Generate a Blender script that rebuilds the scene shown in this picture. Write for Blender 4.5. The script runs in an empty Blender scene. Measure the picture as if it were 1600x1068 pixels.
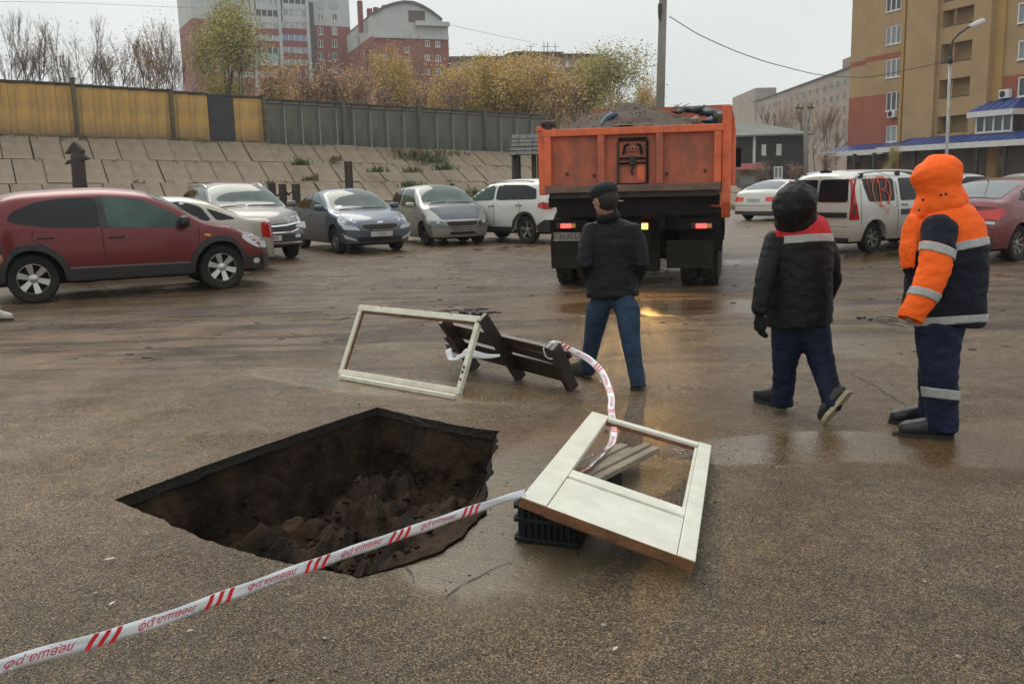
import bpy, bmesh, math, random
from mathutils import Vector, Matrix, noise
R = random.Random(7)
V = Vector
sc = bpy.context.scene
col = sc.collection
# ------------------------------------------------------------------ camera, light
CH, CF = 1.6, 1450.0
TH, RH = math.radians(9.75), math.radians(1.4)
cF = V((0, math.cos(TH), -math.sin(TH)))
U0 = V((0, math.sin(TH), math.cos(TH)))
X0 = V((1, 0, 0))
cR = X0 * math.cos(RH) - U0 * math.sin(RH)
cU = X0 * math.sin(RH) + U0 * math.cos(RH)
C0 = V((0, 0, CH))
cam = bpy.data.cameras.new('camera')
camo = bpy.data.objects.new('camera', cam)
col.objects.link(camo)
m = Matrix.Identity(4)
for i in range(3):
    m[i][0] = cR[i]; m[i][1] = cU[i]; m[i][2] = -cF[i]; m[i][3] = C0[i]
camo.matrix_world = m
cam.sensor_width = 36
cam.lens = CF / 1600 * 36
cam.clip_end = 3000
cam.clip_start = 0.05
sc.camera = camo

w = bpy.data.worlds.new('World'); sc.world = w; w.use_nodes = True
nt = w.node_tree; N = nt.nodes; Lk = nt.links
bg = N['Background']
sky = N.new('ShaderNodeTexSky'); sky.sky_type = 'NISHITA'; sky.sun_disc = False
SUN_E, SUN_A = math.radians(48), math.radians(-25)
sky.sun_elevation = SUN_E; sky.sun_rotation = SUN_A
sky.dust_density = 3
hs = N.new('ShaderNodeHueSaturation'); hs.inputs['Saturation'].default_value = 0.25; hs.inputs['Value'].default_value = 1.0
Lk.new(sky.outputs[0], hs.inputs['Color'])
tc = N.new('ShaderNodeTexCoord')
mp = N.new('ShaderNodeMapping'); mp.inputs['Scale'].default_value = (1, 1, 2.6)
Lk.new(tc.outputs['Generated'], mp.inputs['Vector'])
nz = N.new('ShaderNodeTexNoise'); nz.inputs['Scale'].default_value = 2.2; nz.inputs['Detail'].default_value = 5
Lk.new(mp.outputs[0], nz.inputs['Vector'])
cr = N.new('ShaderNodeValToRGB')
cr.color_ramp.elements[0].position = .3; cr.color_ramp.elements[0].color = (6.1, 6.6, 6.65, 1)
cr.color_ramp.elements[1].position = .72; cr.color_ramp.elements[1].color = (7.7, 7.9, 7.75, 1)
Lk.new(nz.outputs['Fac'], cr.inputs[0])
mx = N.new('ShaderNodeMix'); mx.data_type = 'RGBA'; mx.inputs['Factor'].default_value = .93
Lk.new(hs.outputs[0], mx.inputs[6]); Lk.new(cr.outputs[0], mx.inputs[7])
sz = N.new('ShaderNodeSeparateXYZ'); Lk.new(tc.outputs['Generated'], sz.inputs[0])
zr = N.new('ShaderNodeMapRange'); zr.inputs[1].default_value = .12; zr.inputs[2].default_value = 1.0; zr.inputs[3].default_value = 1.0; zr.inputs[4].default_value = 1.45
Lk.new(sz.outputs[2], zr.inputs[0])
vs = N.new('ShaderNodeVectorMath'); vs.operation = 'SCALE'; Lk.new(mx.outputs[2], vs.inputs[0]); Lk.new(zr.outputs[0], vs.inputs['Scale'])
Lk.new(vs.outputs[0], bg.inputs['Color'])
bg.inputs['Strength'].default_value = 0.108
sl = bpy.data.lights.new('sun', 'SUN'); sl.energy = 1.0; sl.angle = math.radians(35); sl.color = (1, .92, .8)
so = bpy.data.objects.new('sun', sl); col.objects.link(so)
sd = V((math.sin(-SUN_A) * math.cos(SUN_E) * -1, math.cos(SUN_A) * math.cos(SUN_E), math.sin(SUN_E)))
so.rotation_euler = sd.to_track_quat('Z', 'Y').to_euler()
sc.view_settings.view_transform = 'Standard'
sc.view_settings.look = 'None'
sc.view_settings.exposure = 0.12
sc.view_settings.gamma = 1
sc.view_settings.use_curve_mapping = False
sc.cycles.max_bounces = 6
sc.cycles.use_denoising = True

# ------------------------------------------------------------------ point helpers (photo sight lines to real depths)
def ray(px, py): return cF + cR * ((px - 800) / CF) - cU * ((py - 534) / CF)
def G(px, py, z=0.0):
    v = ray(px, py); t = (z - CH) / v.z
    return C0 + v * t
def P(px, py, Y):
    v = ray(px, py)
    return C0 + v * (Y / v.y)
def hit(px, py, p0, n):
    v = ray(px, py)
    return C0 + v * ((V(p0) - C0).dot(n) / v.dot(n))

# ------------------------------------------------------------------ materials
MAT = {}
def mat(name, c, rough=.6, metal=0, var=0, vs=4, bump=0, bs=40, coat=0, dirt=None, dc=(.16, .125, .09), emit=None, es=0, trans=0, spec=.5, c2=None, sx=(1, 1, 1), alpha=1, bdist=.01):
    if name in MAT: return MAT[name]
    m = bpy.data.materials.new(name); m.use_nodes = True
    n = m.node_tree.nodes; l = m.node_tree.links; b = n['Principled BSDF']
    b.inputs['Base Color'].default_value = (*c, 1)
    b.inputs['Roughness'].default_value = rough
    b.inputs['Metallic'].default_value = metal
    b.inputs['Specular IOR Level'].default_value = spec
    b.inputs['Coat Weight'].default_value = coat
    b.inputs['Coat Roughness'].default_value = .06
    b.inputs['Transmission Weight'].default_value = trans
    b.inputs['Alpha'].default_value = alpha
    if emit:
        b.inputs['Emission Color'].default_value = (*emit, 1); b.inputs['Emission Strength'].default_value = es
    t = n.new('ShaderNodeTexCoord'); mp = n.new('ShaderNodeMapping'); mp.inputs['Scale'].default_value = sx
    l.new(t.outputs['Object'], mp.inputs[0])
    cur = None
    if var or c2:
        z = n.new('ShaderNodeTexNoise'); z.inputs['Scale'].default_value = vs; z.inputs['Detail'].default_value = 6; z.inputs['Roughness'].default_value = .65
        l.new(mp.outputs[0], z.inputs['Vector'])
        r = n.new('ShaderNodeValToRGB')
        a = c2 if c2 else tuple(x * (1 - var) for x in c)
        bb = c if c2 else tuple(min(1, x * (1 + var)) for x in c)
        r.color_ramp.elements[0].position = .36; r.color_ramp.elements[0].color = (*a, 1)
        r.color_ramp.elements[1].position = .64; r.color_ramp.elements[1].color = (*bb, 1)
        l.new(z.outputs['Fac'], r.inputs[0]); cur = r.outputs[0]
        l.new(cur, b.inputs['Base Color'])
    if dirt:
        s = n.new('ShaderNodeSeparateXYZ'); l.new(t.outputs['Object'], s.inputs[0])
        z = n.new('ShaderNodeTexNoise'); z.inputs['Scale'].default_value = 3.5; z.inputs['Detail'].default_value = 7
        l.new(t.outputs['Object'], z.inputs['Vector'])
        ma = n.new('ShaderNodeMapRange'); ma.inputs[1].default_value = dirt[0]; ma.inputs[2].default_value = dirt[1]; ma.inputs[3].default_value = 1; ma.inputs[4].default_value = 0
        l.new(s.outputs[2], ma.inputs[0])
        ad = n.new('ShaderNodeMath'); ad.operation = 'MULTIPLY_ADD'; ad.inputs[1].default_value = 1.3; ad.inputs[2].default_value = -.35
        l.new(z.outputs['Fac'], ad.inputs[0])
        mu = n.new('ShaderNodeMath'); mu.operation = 'ADD'; mu.use_clamp = True
        l.new(ad.outputs[0], mu.inputs[0]); l.new(ma.outputs[0], mu.inputs[1])
        m2 = n.new('ShaderNodeMath'); m2.operation = 'MULTIPLY'; m2.use_clamp = True
        l.new(mu.outputs[0], m2.inputs[0]); l.new(ma.outputs[0], m2.inputs[1])
        m3 = n.new('ShaderNodeMath'); m3.operation = 'MULTIPLY'; m3.inputs[1].default_value = dirt[2]
        l.new(m2.outputs[0], m3.inputs[0])
        mi = n.new('ShaderNodeMix'); mi.data_type = 'RGBA'
        l.new(m3.outputs[0], mi.inputs['Factor'])
        if cur: l.new(cur, mi.inputs[6])
        else: mi.inputs[6].default_value = (*c, 1)
        mi.inputs[7].default_value = (*dc, 1)
        l.new(mi.outputs[2], b.inputs['Base Color'])
        mr = n.new('ShaderNodeMapRange'); mr.inputs[3].default_value = rough; mr.inputs[4].default_value = .7
        l.new(m3.outputs[0], mr.inputs[0]); l.new(mr.outputs[0], b.inputs['Roughness'])
        if coat:
            mc = n.new('ShaderNodeMapRange'); mc.inputs[3].default_value = coat; mc.inputs[4].default_value = coat * .15
            l.new(m3.outputs[0], mc.inputs[0]); l.new(mc.outputs[0], b.inputs['Coat Weight'])
    if bump:
        z = n.new('ShaderNodeTexNoise'); z.inputs['Scale'].default_value = bs; z.inputs['Detail'].default_value = 5
        l.new(mp.outputs[0], z.inputs['Vector'])
        bp = n.new('ShaderNodeBump'); bp.inputs['Strength'].default_value = bump; bp.inputs['Distance'].default_value = bdist
        l.new(z.outputs['Fac'], bp.inputs['Height']); l.new(bp.outputs[0], b.inputs['Normal'])
    MAT[name] = m
    return m

# ------------------------------------------------------------------ object helpers
def tag(o, label=None, cat=None, group=None, kind=None):
    if label: o['label'] = label
    if cat: o['category'] = cat
    if group: o['group'] = group
    if kind: o['kind'] = kind
    return o
def empty(name, loc=(0, 0, 0), rz=0, label=None, cat=None, group=None, scale=1):
    o = bpy.data.objects.new(name, None); o.location = loc; o.rotation_euler = (0, 0, rz); o.scale = (scale,) * 3
    o.empty_display_size = .2
    col.objects.link(o)
    return tag(o, label, cat, group)
def link(name, me, parent=None):
    o = bpy.data.objects.new(name, me); col.objects.link(o)
    if parent: o.parent = parent
    return o
class MB:
    def __init__(s): s.v = []; s.f = []; s.m = []; s.cm = 0
    def quad(s, *p):
        i = len(s.v); s.v += [tuple(x) for x in p]; s.f.append(tuple(range(i, i + len(p)))); s.m.append(s.cm); return s
    def box(s, c, d, M=None, taper=1):
        i = len(s.v); c = V(c)
        for z in (-.5, .5):
            k = taper if z > 0 else 1
            for x, y in ((-.5, -.5), (.5, -.5), (.5, .5), (-.5, .5)):
                p = V((x * d[0] * k, y * d[1] * k, z * d[2]))
                if M is not None: p = M @ p
                s.v.append(tuple(p + c))
        for q in ((3, 2, 1, 0), (4, 5, 6, 7), (0, 1, 5, 4), (1, 2, 6, 5), (2, 3, 7, 6), (3, 0, 4, 7)):
            s.f.append(tuple(i + a for a in q)); s.m.append(s.cm)
        return s
    def bar(s, a, b, wd, th, up=(0, 0, 1)):
        a = V(a); b = V(b); x = (b - a); Ln = x.length; x.normalize(); u = V(up)
        y = u.cross(x)
        if y.length < 1e-4: y = V((0, 1, 0)).cross(x)
        y.normalize(); z = x.cross(y)
        return s.box((a + b) / 2, (Ln, wd, th), Matrix((x, y, z)).transposed())
    def rings(s, rs, close=True, cap=(True, True)):
        i = len(s.v); n = len(rs[0])
        for r in rs: s.v += [tuple(p) for p in r]
        for a in range(len(rs) - 1):
            for k in range(n if close else n - 1):
                k2 = (k + 1) % n
                s.f.append((i + a * n + k, i + a * n + k2, i + (a + 1) * n + k2, i + (a + 1) * n + k)); s.m.append(s.cm)
        if cap[0]: s.f.append(tuple(i + k for k in reversed(range(n)))); s.m.append(s.cm)
        if cap[1]: s.f.append(tuple(i + (len(rs) - 1) * n + k for k in range(n))); s.m.append(s.cm)
        return s
    def tube(s, pts, rad, n=8, cap=(True, True), flat=1.0, ax=(1, 0, 0)):
        pts = [V(p) for p in pts]; rs = []
        if not hasattr(rad, '__len__'): rad = [rad] * len(pts)
        a = V(ax)
        for k, p in enumerate(pts):
            t = (pts[min(k + 1, len(pts) - 1)] - pts[max(k - 1, 0)]).normalized()
            u = (a - t * a.dot(t))
            if u.length < .05: u = V((0, 1, 0)) - t * t.y
            if u.length < .05: u = V((0, 0, 1))
            u.normalize(); w_ = t.cross(u)
            r = rad[k]; rx, ry = (r if hasattr(r, '__len__') else (r, r * flat))
            rs.append([p + u * (rx * math.cos(2 * math.pi * j / n)) + w_ * (ry * math.sin(2 * math.pi * j / n)) for j in range(n)])
        return s.rings(rs, True, cap)
    def lathe(s, prof, c=(0, 0, 0), n=24, M=None):
        # profile of (radius, axial); axis = local y unless M
        c = V(c); rs = []
        for r, a in prof:
            ring = []
            for j in range(n):
                t = 2 * math.pi * j / n
                p = V((r * math.cos(t), a, r * math.sin(t)))
                if M is not None: p = M @ p
                ring.append(p + c)
            rs.append(ring)
        return s.rings(rs, True, (False, False))
    def ell(s, c, r, n=14, k=9, M=None):
        c = V(c); rs = []
        for a in range(1, k):
            t = math.pi * a / k
            ring = []
            for j in range(n):
                q = 2 * math.pi * j / n
                p = V((r[0] * math.sin(t) * math.cos(q), r[1] * math.sin(t) * math.sin(q), -r[2] * math.cos(t)))
                if M is not None: p = M @ p
                ring.append(p + c)
            rs.append(ring)
        return s.rings(rs)
    def add(s, o):
        i = len(s.v); s.v += o.v; s.f += [tuple(i + a for a in f) for f in o.f]; s.m += o.m; return s
    def me(s, name, mats, smooth=False, auto=None):
        me = bpy.data.meshes.new(name); me.from_pydata(s.v, [], s.f)
        if not isinstance(mats, (list, tuple)): mats = [mats]
        for x in mats: me.materials.append(x)
        if len(mats) > 1: me.polygons.foreach_set('material_index', s.m)
        if smooth: me.polygons.foreach_set('use_smooth', [True] * len(me.polygons))
        me.update()
        if auto is not None: me.set_sharp_from_angle(angle=math.radians(auto))
        return me
    def obj(s, name, mats, parent=None, smooth=False, auto=None, bevel=0, seg=2):
        o = link(name, s.me(name, mats, smooth or auto is not None, auto), parent)
        if bevel:
            b = o.modifiers.new('bevel', 'BEVEL'); b.width = bevel; b.segments = seg; b.limit_method = 'ANGLE'
        return o
def lerp(a, b, t): return a + (b - a) * t
def sm(t): t = max(0, min(1, t)); return t * t * (3 - 2 * t)
def pchip(pts):
    xs = [p[0] for p in pts]; ys = [p[1] for p in pts]; n = len(xs)
    h = [xs[i + 1] - xs[i] for i in range(n - 1)]; d = [(ys[i + 1] - ys[i]) / h[i] for i in range(n - 1)]
    ms = [d[0]] + [0 if d[i - 1] * d[i] <= 0 else 2 * d[i - 1] * d[i] / (d[i - 1] + d[i]) for i in range(1, n - 1)] + [d[-1]]
    def f(x):
        if x <= xs[0]: return ys[0]
        if x >= xs[-1]: return ys[-1]
        i = max(k for k in range(n - 1) if xs[k] <= x); t = (x - xs[i]) / h[i]
        return ys[i] * (2 * t**3 - 3 * t * t + 1) + h[i] * ms[i] * (t**3 - 2 * t * t + t) + ys[i + 1] * (3 * t * t - 2 * t**3) + h[i] * ms[i + 1] * (t**3 - t * t)
    return f
def text2d(s, size=1, shear=0):
    cu = bpy.data.curves.new('t', 'FONT'); cu.body = s; cu.size = size; cu.align_x = 'CENTER'; cu.align_y = 'CENTER'; cu.shear = shear
    cu.resolution_u = 3
    o = bpy.data.objects.new('t', cu); col.objects.link(o)
    dg = bpy.context.evaluated_depsgraph_get(); me = bpy.data.meshes.new_from_object(o.evaluated_get(dg))
    vs = [(v.co.x, v.co.y) for v in me.vertices]; fs = [tuple(p.vertices) for p in me.polygons]
    bpy.data.objects.remove(o); bpy.data.meshes.remove(me)
    return vs, fs
def textmb(mb, s, size, fn, shear=0):
    vs, fs = text2d(s, size, shear); i = len(mb.v)
    mb.v += [tuple(fn(x, y)) for x, y in vs]
    for f in fs: mb.f.append(tuple(i + a for a in f)); mb.m.append(mb.cm)
    return mb

# ================================================================== GROUND
def ground_material():
    m = bpy.data.materials.new('wet_asphalt'); m.use_nodes = True
    n = m.node_tree.nodes; l = m.node_tree.links; b = n['Principled BSDF']
    t = n.new('ShaderNodeTexCoord'); O = t.outputs['Object']
    def noi(scale, det=5, rough=.6, vec=None, typ='N'):
        z = n.new('ShaderNodeTexNoise'); z.inputs['Scale'].default_value = scale; z.inputs['Detail'].default_value = det; z.inputs['Roughness'].default_value = rough
        l.new(vec or O, z.inputs['Vector']); return z.outputs['Fac']
    def ramp(f, *st):
        r = n.new('ShaderNodeValToRGB'); e = r.color_ramp.elements
        while len(e) < len(st): e.new(.5)
        for k, (p, c) in enumerate(st):
            e[k].position = p; e[k].color = (*c, 1) if hasattr(c, '__len__') else (c, c, c, 1)
        l.new(f, r.inputs[0]); return r.outputs[0]
    def math_(op, a, b_=None, c=None, cl=False):
        x = n.new('ShaderNodeMath'); x.operation = op; x.use_clamp = cl
        for i, q in enumerate((a, b_, c)):
            if q is None: continue
            if isinstance(q, (int, float)): x.inputs[i].default_value = q
            else: l.new(q, x.inputs[i])
        return x.outputs[0]
    def mixc(f, a, b_, mode='MIX'):
        x = n.new('ShaderNodeMix'); x.data_type = 'RGBA'; x.blend_type = mode
        if isinstance(f, (int, float)): x.inputs['Factor'].default_value = f
        else: l.new(f, x.inputs['Factor'])
        for i, q in ((6, a), (7, b_)):
            if hasattr(q, '__len__'): x.inputs[i].default_value = (*q, 1)
            else: l.new(q, x.inputs[i])
        return x.outputs[2]
    def mapv(sx, rz=0, loc=(0, 0, 0)):
        q = n.new('ShaderNodeMapping'); q.inputs['Scale'].default_value = sx; q.inputs['Rotation'].default_value = (0, 0, rz); q.inputs['Location'].default_value = loc
        l.new(O, q.inputs[0]); return q.outputs[0]
    sp = n.new('ShaderNodeSeparateXYZ'); l.new(O, sp.inputs[0]); X, Y = sp.outputs[0], sp.outputs[1]
    wob = noi(.9, 5, .6)
    def ell(cx, cy, rx, ry, ang=0, soft=.35, wb=.9, edge=1.0):
        ca, sa = math.cos(ang), math.sin(ang)
        dx = math_('SUBTRACT', X, cx); dy = math_('SUBTRACT', Y, cy)
        u = math_('ADD', math_('MULTIPLY', dx, ca / rx), math_('MULTIPLY', dy, sa / rx))
        v = math_('ADD', math_('MULTIPLY', dx, -sa / ry), math_('MULTIPLY', dy, ca / ry))
        d = math_('SQRT', math_('ADD', math_('MULTIPLY', u, u), math_('MULTIPLY', v, v)))
        d = math_('ADD', d, math_('MULTIPLY', math_('SUBTRACT', wob, .5), wb * 2))
        mr = n.new('ShaderNodeMapRange'); mr.inputs[1].default_value = edge + soft; mr.inputs[2].default_value = edge - soft; mr.inputs[3].default_value = 0; mr.inputs[4].default_value = 1
        mr.interpolation_type = 'SMOOTHSTEP'
        l.new(d, mr.inputs[0]); return mr.outputs[0]
    def mx_(*a):
        r = a[0]
        for q in a[1:]: r = math_('MAXIMUM', r, q)
        return r
    fine = noi(95, 3, .7); mid = noi(7, 6, .65); big = noi(.55, 5, .55)
    vo = n.new('ShaderNodeTexVoronoi'); vo.inputs['Scale'].default_value = 150; l.new(O, vo.inputs['Vector'])
    hsv = n.new('ShaderNodeSeparateColor'); l.new(vo.outputs['Color'], hsv.inputs[0]); cellr = hsv.outputs[0]
    stone = ramp(cellr, (0, (.018, .016, .014)), (.3, (.07, .063, .055)), (.68, (.135, .122, .105)), (.88, (.4, .37, .31)))
    asph = mixc(.6, ramp(fine, (.32, (.03, .027, .023)), (.68, (.175, .156, .134))), stone)
    asph = mixc(1, asph, ramp(big, (.3, (.66, .65, .64)), (.7, (1.32, 1.28, 1.22))), 'MULTIPLY')
    asph = mixc(1, asph, ramp(mid, (.3, (.68, .68, .68)), (.7, (1.3, 1.28, 1.26))), 'MULTIPLY')
    # sparse dark pits
    v2 = n.new('ShaderNodeTexVoronoi'); v2.inputs['Scale'].default_value = 9; l.new(O, v2.inputs['Vector'])
    pit = math_('LESS_THAN', math_('ADD', v2.outputs['Distance'], math_('MULTIPLY', mid, .1)), .115)
    asph = mixc(math_('MULTIPLY', pit, .75), asph, (.02, .018, .015))
    # mud spread over the car park, thicker farther out
    mudn = noi(.33, 6, .62)
    far = n.new('ShaderNodeMapRange'); far.inputs[1].default_value = 6.5; far.inputs[2].default_value = 13; far.inputs[3].default_value = -.28; far.inputs[4].default_value = .26
    l.new(math_('SUBTRACT', Y, math_('MULTIPLY', X, .35)), far.inputs[0])
    mud = n.new('ShaderNodeMapRange'); mud.inputs[1].default_value = .45; mud.inputs[2].default_value = .66
    l.new(math_('ADD', mudn, far.outputs[0]), mud.inputs[0]); mud = mud.outputs[0]
    mudc = ramp(noi(2.3, 8, .7), (.3, (.075, .054, .038)), (.52, (.15, .112, .08)), (.75, (.21, .165, .125)))
    c = mixc(math_('MULTIPLY', mud, .8), asph, mudc)
    # streaky mud pushed by tyres
    st = noi(1.0, 7, .62, mapv((.35, 2.8, 1), math.radians(-10)))
    streak = n.new('ShaderNodeMapRange'); streak.inputs[1].default_value = .5; streak.inputs[2].default_value = .585
    l.new(st, streak.inputs[0])
    zone = mx_(ell(-3.4, 10.9, 4.4, 2.6, .18, .4, .5), math_('MULTIPLY', ell(2, 15, 30, 7.5, 0, .5, .5), .65), math_('MULTIPLY', ell(6.5, 11, 5, 3, .1, .5, .7), .9))
    streakm = math_('MULTIPLY', streak.outputs[0], zone)
    c = mixc(math_('MULTIPLY', streakm, .92), c, (.034, .021, .014))
    # grey slurry film beside the pit and brown silt in the puddle by the workers
    slur = mx_(ell(.12, 4.55, .5, 1.25, -.18, .18, .35), ell(-.1, 3.75, .42, .34, 0, .2, .3))
    slur = math_('MULTIPLY', slur, .85)
    c = mixc(slur, c, mixc(mid, (.1, .098, .088), (.15, .145, .13)))
    silt = ell(2.9, 5.15, 1.25, .55, .05, .3, .45)
    c = mixc(math_('MULTIPLY', silt, .6), c, (.10, .07, .042))
    rust = ell(.5, 5.75, .75, .42, .3, .5, .8)
    c = mixc(math_('MULTIPLY', rust, .5), c, (.13, .075, .045))
    # puddles
    pn = noi(.42, 5, .55, mapv((1, 1.0, 1), .3, (3.1, 1.7, 0)))
    pm = n.new('ShaderNodeMapRange'); pm.inputs[1].default_value = .56; pm.inputs[2].default_value = .63
    l.new(pn, pm.inputs[0])
    pud = mx_(ell(1.75, 5.35, .85, .36, .1, .12, .35), ell(2.9, 5.3, 1.3, .5, .05, .25, .4), math_('MULTIPLY', ell(1.0, 8.3, .6, 2.3, -.1, .3, .4), .7),
              ell(2.3, 11.6, 2.2, .8, -.1, .3, .5), ell(4.0, 8.2, 1.6, .9, -.5, .35, .55), ell(-1.0, 7.4, 1.6, .35, -.5, .3, .5), slur,
              math_('MULTIPLY', pm.outputs[0], ell(3, 20, 26, 11.5, 0, .3, .3)), ell(7.5, 18.0, 4.5, 1.0, .1, .3, .5))
    wet = noi(1.4, 5, .6)
    r0 = ramp(wet, (.35, .17), (.65, .36))
    r0 = math_('ADD', r0, math_('MULTIPLY', fine, .08))
    ro = n.new('ShaderNodeMix'); l.new(pud, ro.inputs[0]); l.new(r0, ro.inputs[2]); ro.inputs[3].default_value = .045
    c = mixc(math_('MULTIPLY', pud, .35), c, mixc(.5, c, (.03, .024, .018)))
    pale_left = ell(-4.6, 7.2, 4.6, 3.6, .3, .6, .6)  # broad ellipse on the left where the ground colour is lightened
    c = mixc(math_('MULTIPLY', pale_left, .75), c, mixc(1, c, (1.55, 1.5, 1.42), 'MULTIPLY'))
    v3 = n.new('ShaderNodeTexVoronoi'); v3.inputs['Scale'].default_value = 38; l.new(O, v3.inputs['Vector'])
    spk = math_('LESS_THAN', v3.outputs['Distance'], .16)
    c = mixc(math_('MULTIPLY', math_('MULTIPLY', spk, .55), math_('SUBTRACT', 1.0, mud)), c, (.3, .27, .22))
    c = mixc(1, c, (1.16, .9, .61), 'MULTIPLY')
    l.new(c, b.inputs['Base Color']); l.new(ro.outputs[0], b.inputs['Roughness'])
    b.inputs['Specular IOR Level'].default_value = .55
    # relief
    h = math_('ADD', math_('MULTIPLY', fine, .55), math_('MULTIPLY', vo.outputs['Distance'], -.5))
    h = math_('ADD', h, math_('MULTIPLY', pit, -1.2))
    bp = n.new('ShaderNodeBump'); bp.inputs['Distance'].default_value = .02
    l.new(math_('MULTIPLY', math_('SUBTRACT', 1.0, math_('MULTIPLY', pud, .86)), 1.0), bp.inputs['Strength'])
    l.new(h, bp.inputs['Height'])
    b2 = n.new('ShaderNodeBump'); b2.inputs['Distance'].default_value = .05
    l.new(math_('MULTIPLY', math_('SUBTRACT', 1.0, pud), .9), b2.inputs['Strength'])
    l.new(math_('ADD', math_('ADD', mid, math_('MULTIPLY', noi(22, 4, .65), .35)), math_('MULTIPLY', streakm, .9)), b2.inputs['Height']); l.new(bp.outputs[0], b2.inputs['Normal'])
    # wind and drizzle ripple on the water
    b3 = n.new('ShaderNodeBump'); b3.inputs['Distance'].default_value = .004
    l.new(math_('MULTIPLY', pud, .5), b3.inputs['Strength']); l.new(noi(55, 3, .5), b3.inputs['Height']); l.new(b2.outputs[0], b3.inputs['Normal'])
    l.new(b3.outputs[0], b.inputs['Normal'])
    return m
GM = ground_material()
holepx = [(178, 780), (240, 757), (320, 727), (400, 699), (480, 672), (545, 650), (590, 636), (640, 648), (700, 661), (745, 669), (778, 673), (776, 700), (768, 718), (772, 738), (761, 752), (764, 775), (757, 790), (762, 803), (740, 822), (725, 842), (700, 857), (676, 871), (640, 882), (600, 893), (560, 903), (520, 892), (470, 884), (400, 868), (330, 846), (270, 820), (215, 795)]
hp = [G(*p).to_2d() for p in holepx]
loop = []
for i, a in enumerate(hp):
    b = hp[(i + 1) % len(hp)]
    k = max(2, int((b - a).length / .028))
    straight = i < 10
    for j in range(k):
        t = j / k; p = a.lerp(b, t)
        amp = .004 if straight else .016
        q = noise.noise_vector(V((p.x * 11, p.y * 11, 0))) + noise.noise_vector(V((p.x * 31, p.y * 31, 5))) * .6
        loop.append(V((p.x + q.x * amp, p.y + q.y * amp, 0)))
bm = bmesh.new()
hv = [bm.verts.new(p) for p in loop]
ho = [bm.verts.new(p) for p in ((-260, -12, 0), (260, -12, 0), (260, 640, 0), (-260, 640, 0))]
hmid = [bm.verts.new((-.8 + 3 * math.cos(a), 5 + 3 * math.sin(a), 0)) for a in [2 * math.pi * k / 40 for k in range(40)]]
ed = []
for L_ in (hv, hmid): ed.append([bm.edges.new((L_[i], L_[(i + 1) % len(L_)])) for i in range(len(L_))])
eo = [bm.edges.new((ho[i], ho[(i + 1) % 4])) for i in range(4)]
bmesh.ops.triangle_fill(bm, edges=ed[0] + ed[1], use_beauty=True)
bmesh.ops.triangle_fill(bm, edges=ed[1] + eo, use_beauty=True)
# drop any triangles that closed the pit itself
ctr = sum(loop, V()) / len(loop)
def inside(p, poly):
    c = False; j = len(poly) - 1
    for i in range(len(poly)):
        if (poly[i].y > p.y) != (poly[j].y > p.y) and p.x < (poly[j].x - poly[i].x) * (p.y - poly[i].y) / (poly[j].y - poly[i].y) + poly[i].x: c = not c
        j = i
    return c
bmesh.ops.delete(bm, geom=[f for f in bm.faces if inside(f.calc_center_median(), loop)], context='FACES_ONLY')
for f in bm.faces:
    f.normal_update()
    if f.normal.z < 0: f.normal_flip()
me = bpy.data.meshes.new('ground'); bm.to_mesh(me); bm.free(); me.materials.append(GM)
tag(link('ground', me), kind='structure')
# the cut: asphalt layer then earth
nl = len(loop)
earth = mat('earth', (.045, .026, .015), .85, spec=.15, c2=(.009, .006, .004), vs=3.2, bump=1, bs=16, bdist=.03)
cut = mat('cut_asphalt', (.02, .015, .011), .85, c2=(.006, .005, .004), spec=.2, vs=40, bump=1, bs=60)
mb = MB()
mb.rings([[p for p in loop], [p + (ctr - p).normalized() * .012 * R.uniform(.2, 1) - V((0, 0, .022)) for p in loop], [p + (ctr - p).normalized() * .03 - V((0, 0, .045 + .03 * abs(noise.noise(p * 5)))) for p in loop]], True, (False, False))
tag(mb.obj('pit_asphalt_edge', cut, auto=30), kind='structure')
NR = 34; rs = []
axis_a = V(loop[0]); 
for k in range(NR + 1):
    t = k / NR; ring = []
    for i, p in enumerate(loop):
        side = sm((p.x + .75 - (p.y - 4.6) * .35) / .7) * sm((5.9 - p.y) / 1.4)   # 1 at the caved-in near right edge
        d = (V((-.95, 5.2, 0)) - p)
        rin = lerp(.02 + .1 * min(1, t * 3) * (1 if t > 0 else 0), 0, 0)
        steep = 1 - (1 - min(1, t * 2.6)) ** 1.6
        slope = .85 * min(1, t * 1.15) ** 1.9
        dep = lerp(.46, .6, side) * lerp(steep, slope, side) - (.035 * side if t == 0 else .0)
        shrink = lerp(.16 * min(1, t * 2.6) + max(0, t - .38) / .62 * .84, t, side)
        q = p + d * min(1, shrink) + (ctr - p).normalized() * .004
        z = -.02 - dep
        nn = noise.fractal(V((q.x * 2.6, q.y * 2.6, z * 3)), .9, 2.1, 5) * .22 + noise.fractal(V((q.x * 13, q.y * 13, z * 9)), .8, 2, 3) * .035
        am = min(1, t * 5)
        q = V((q.x, q.y, z)) + V((nn * .5 * (1 - t), nn * .5 * (1 - t), nn * 1.0)) * am
        if q.z > -.05 and t > 0: q.z = -.05 - R.random() * .01
        ring.append(q)
    rs.append(ring)
mb = MB(); mb.rings(rs, True, (False, True))
tag(mb.obj('pit_earth', earth, smooth=True), kind='structure')
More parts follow.
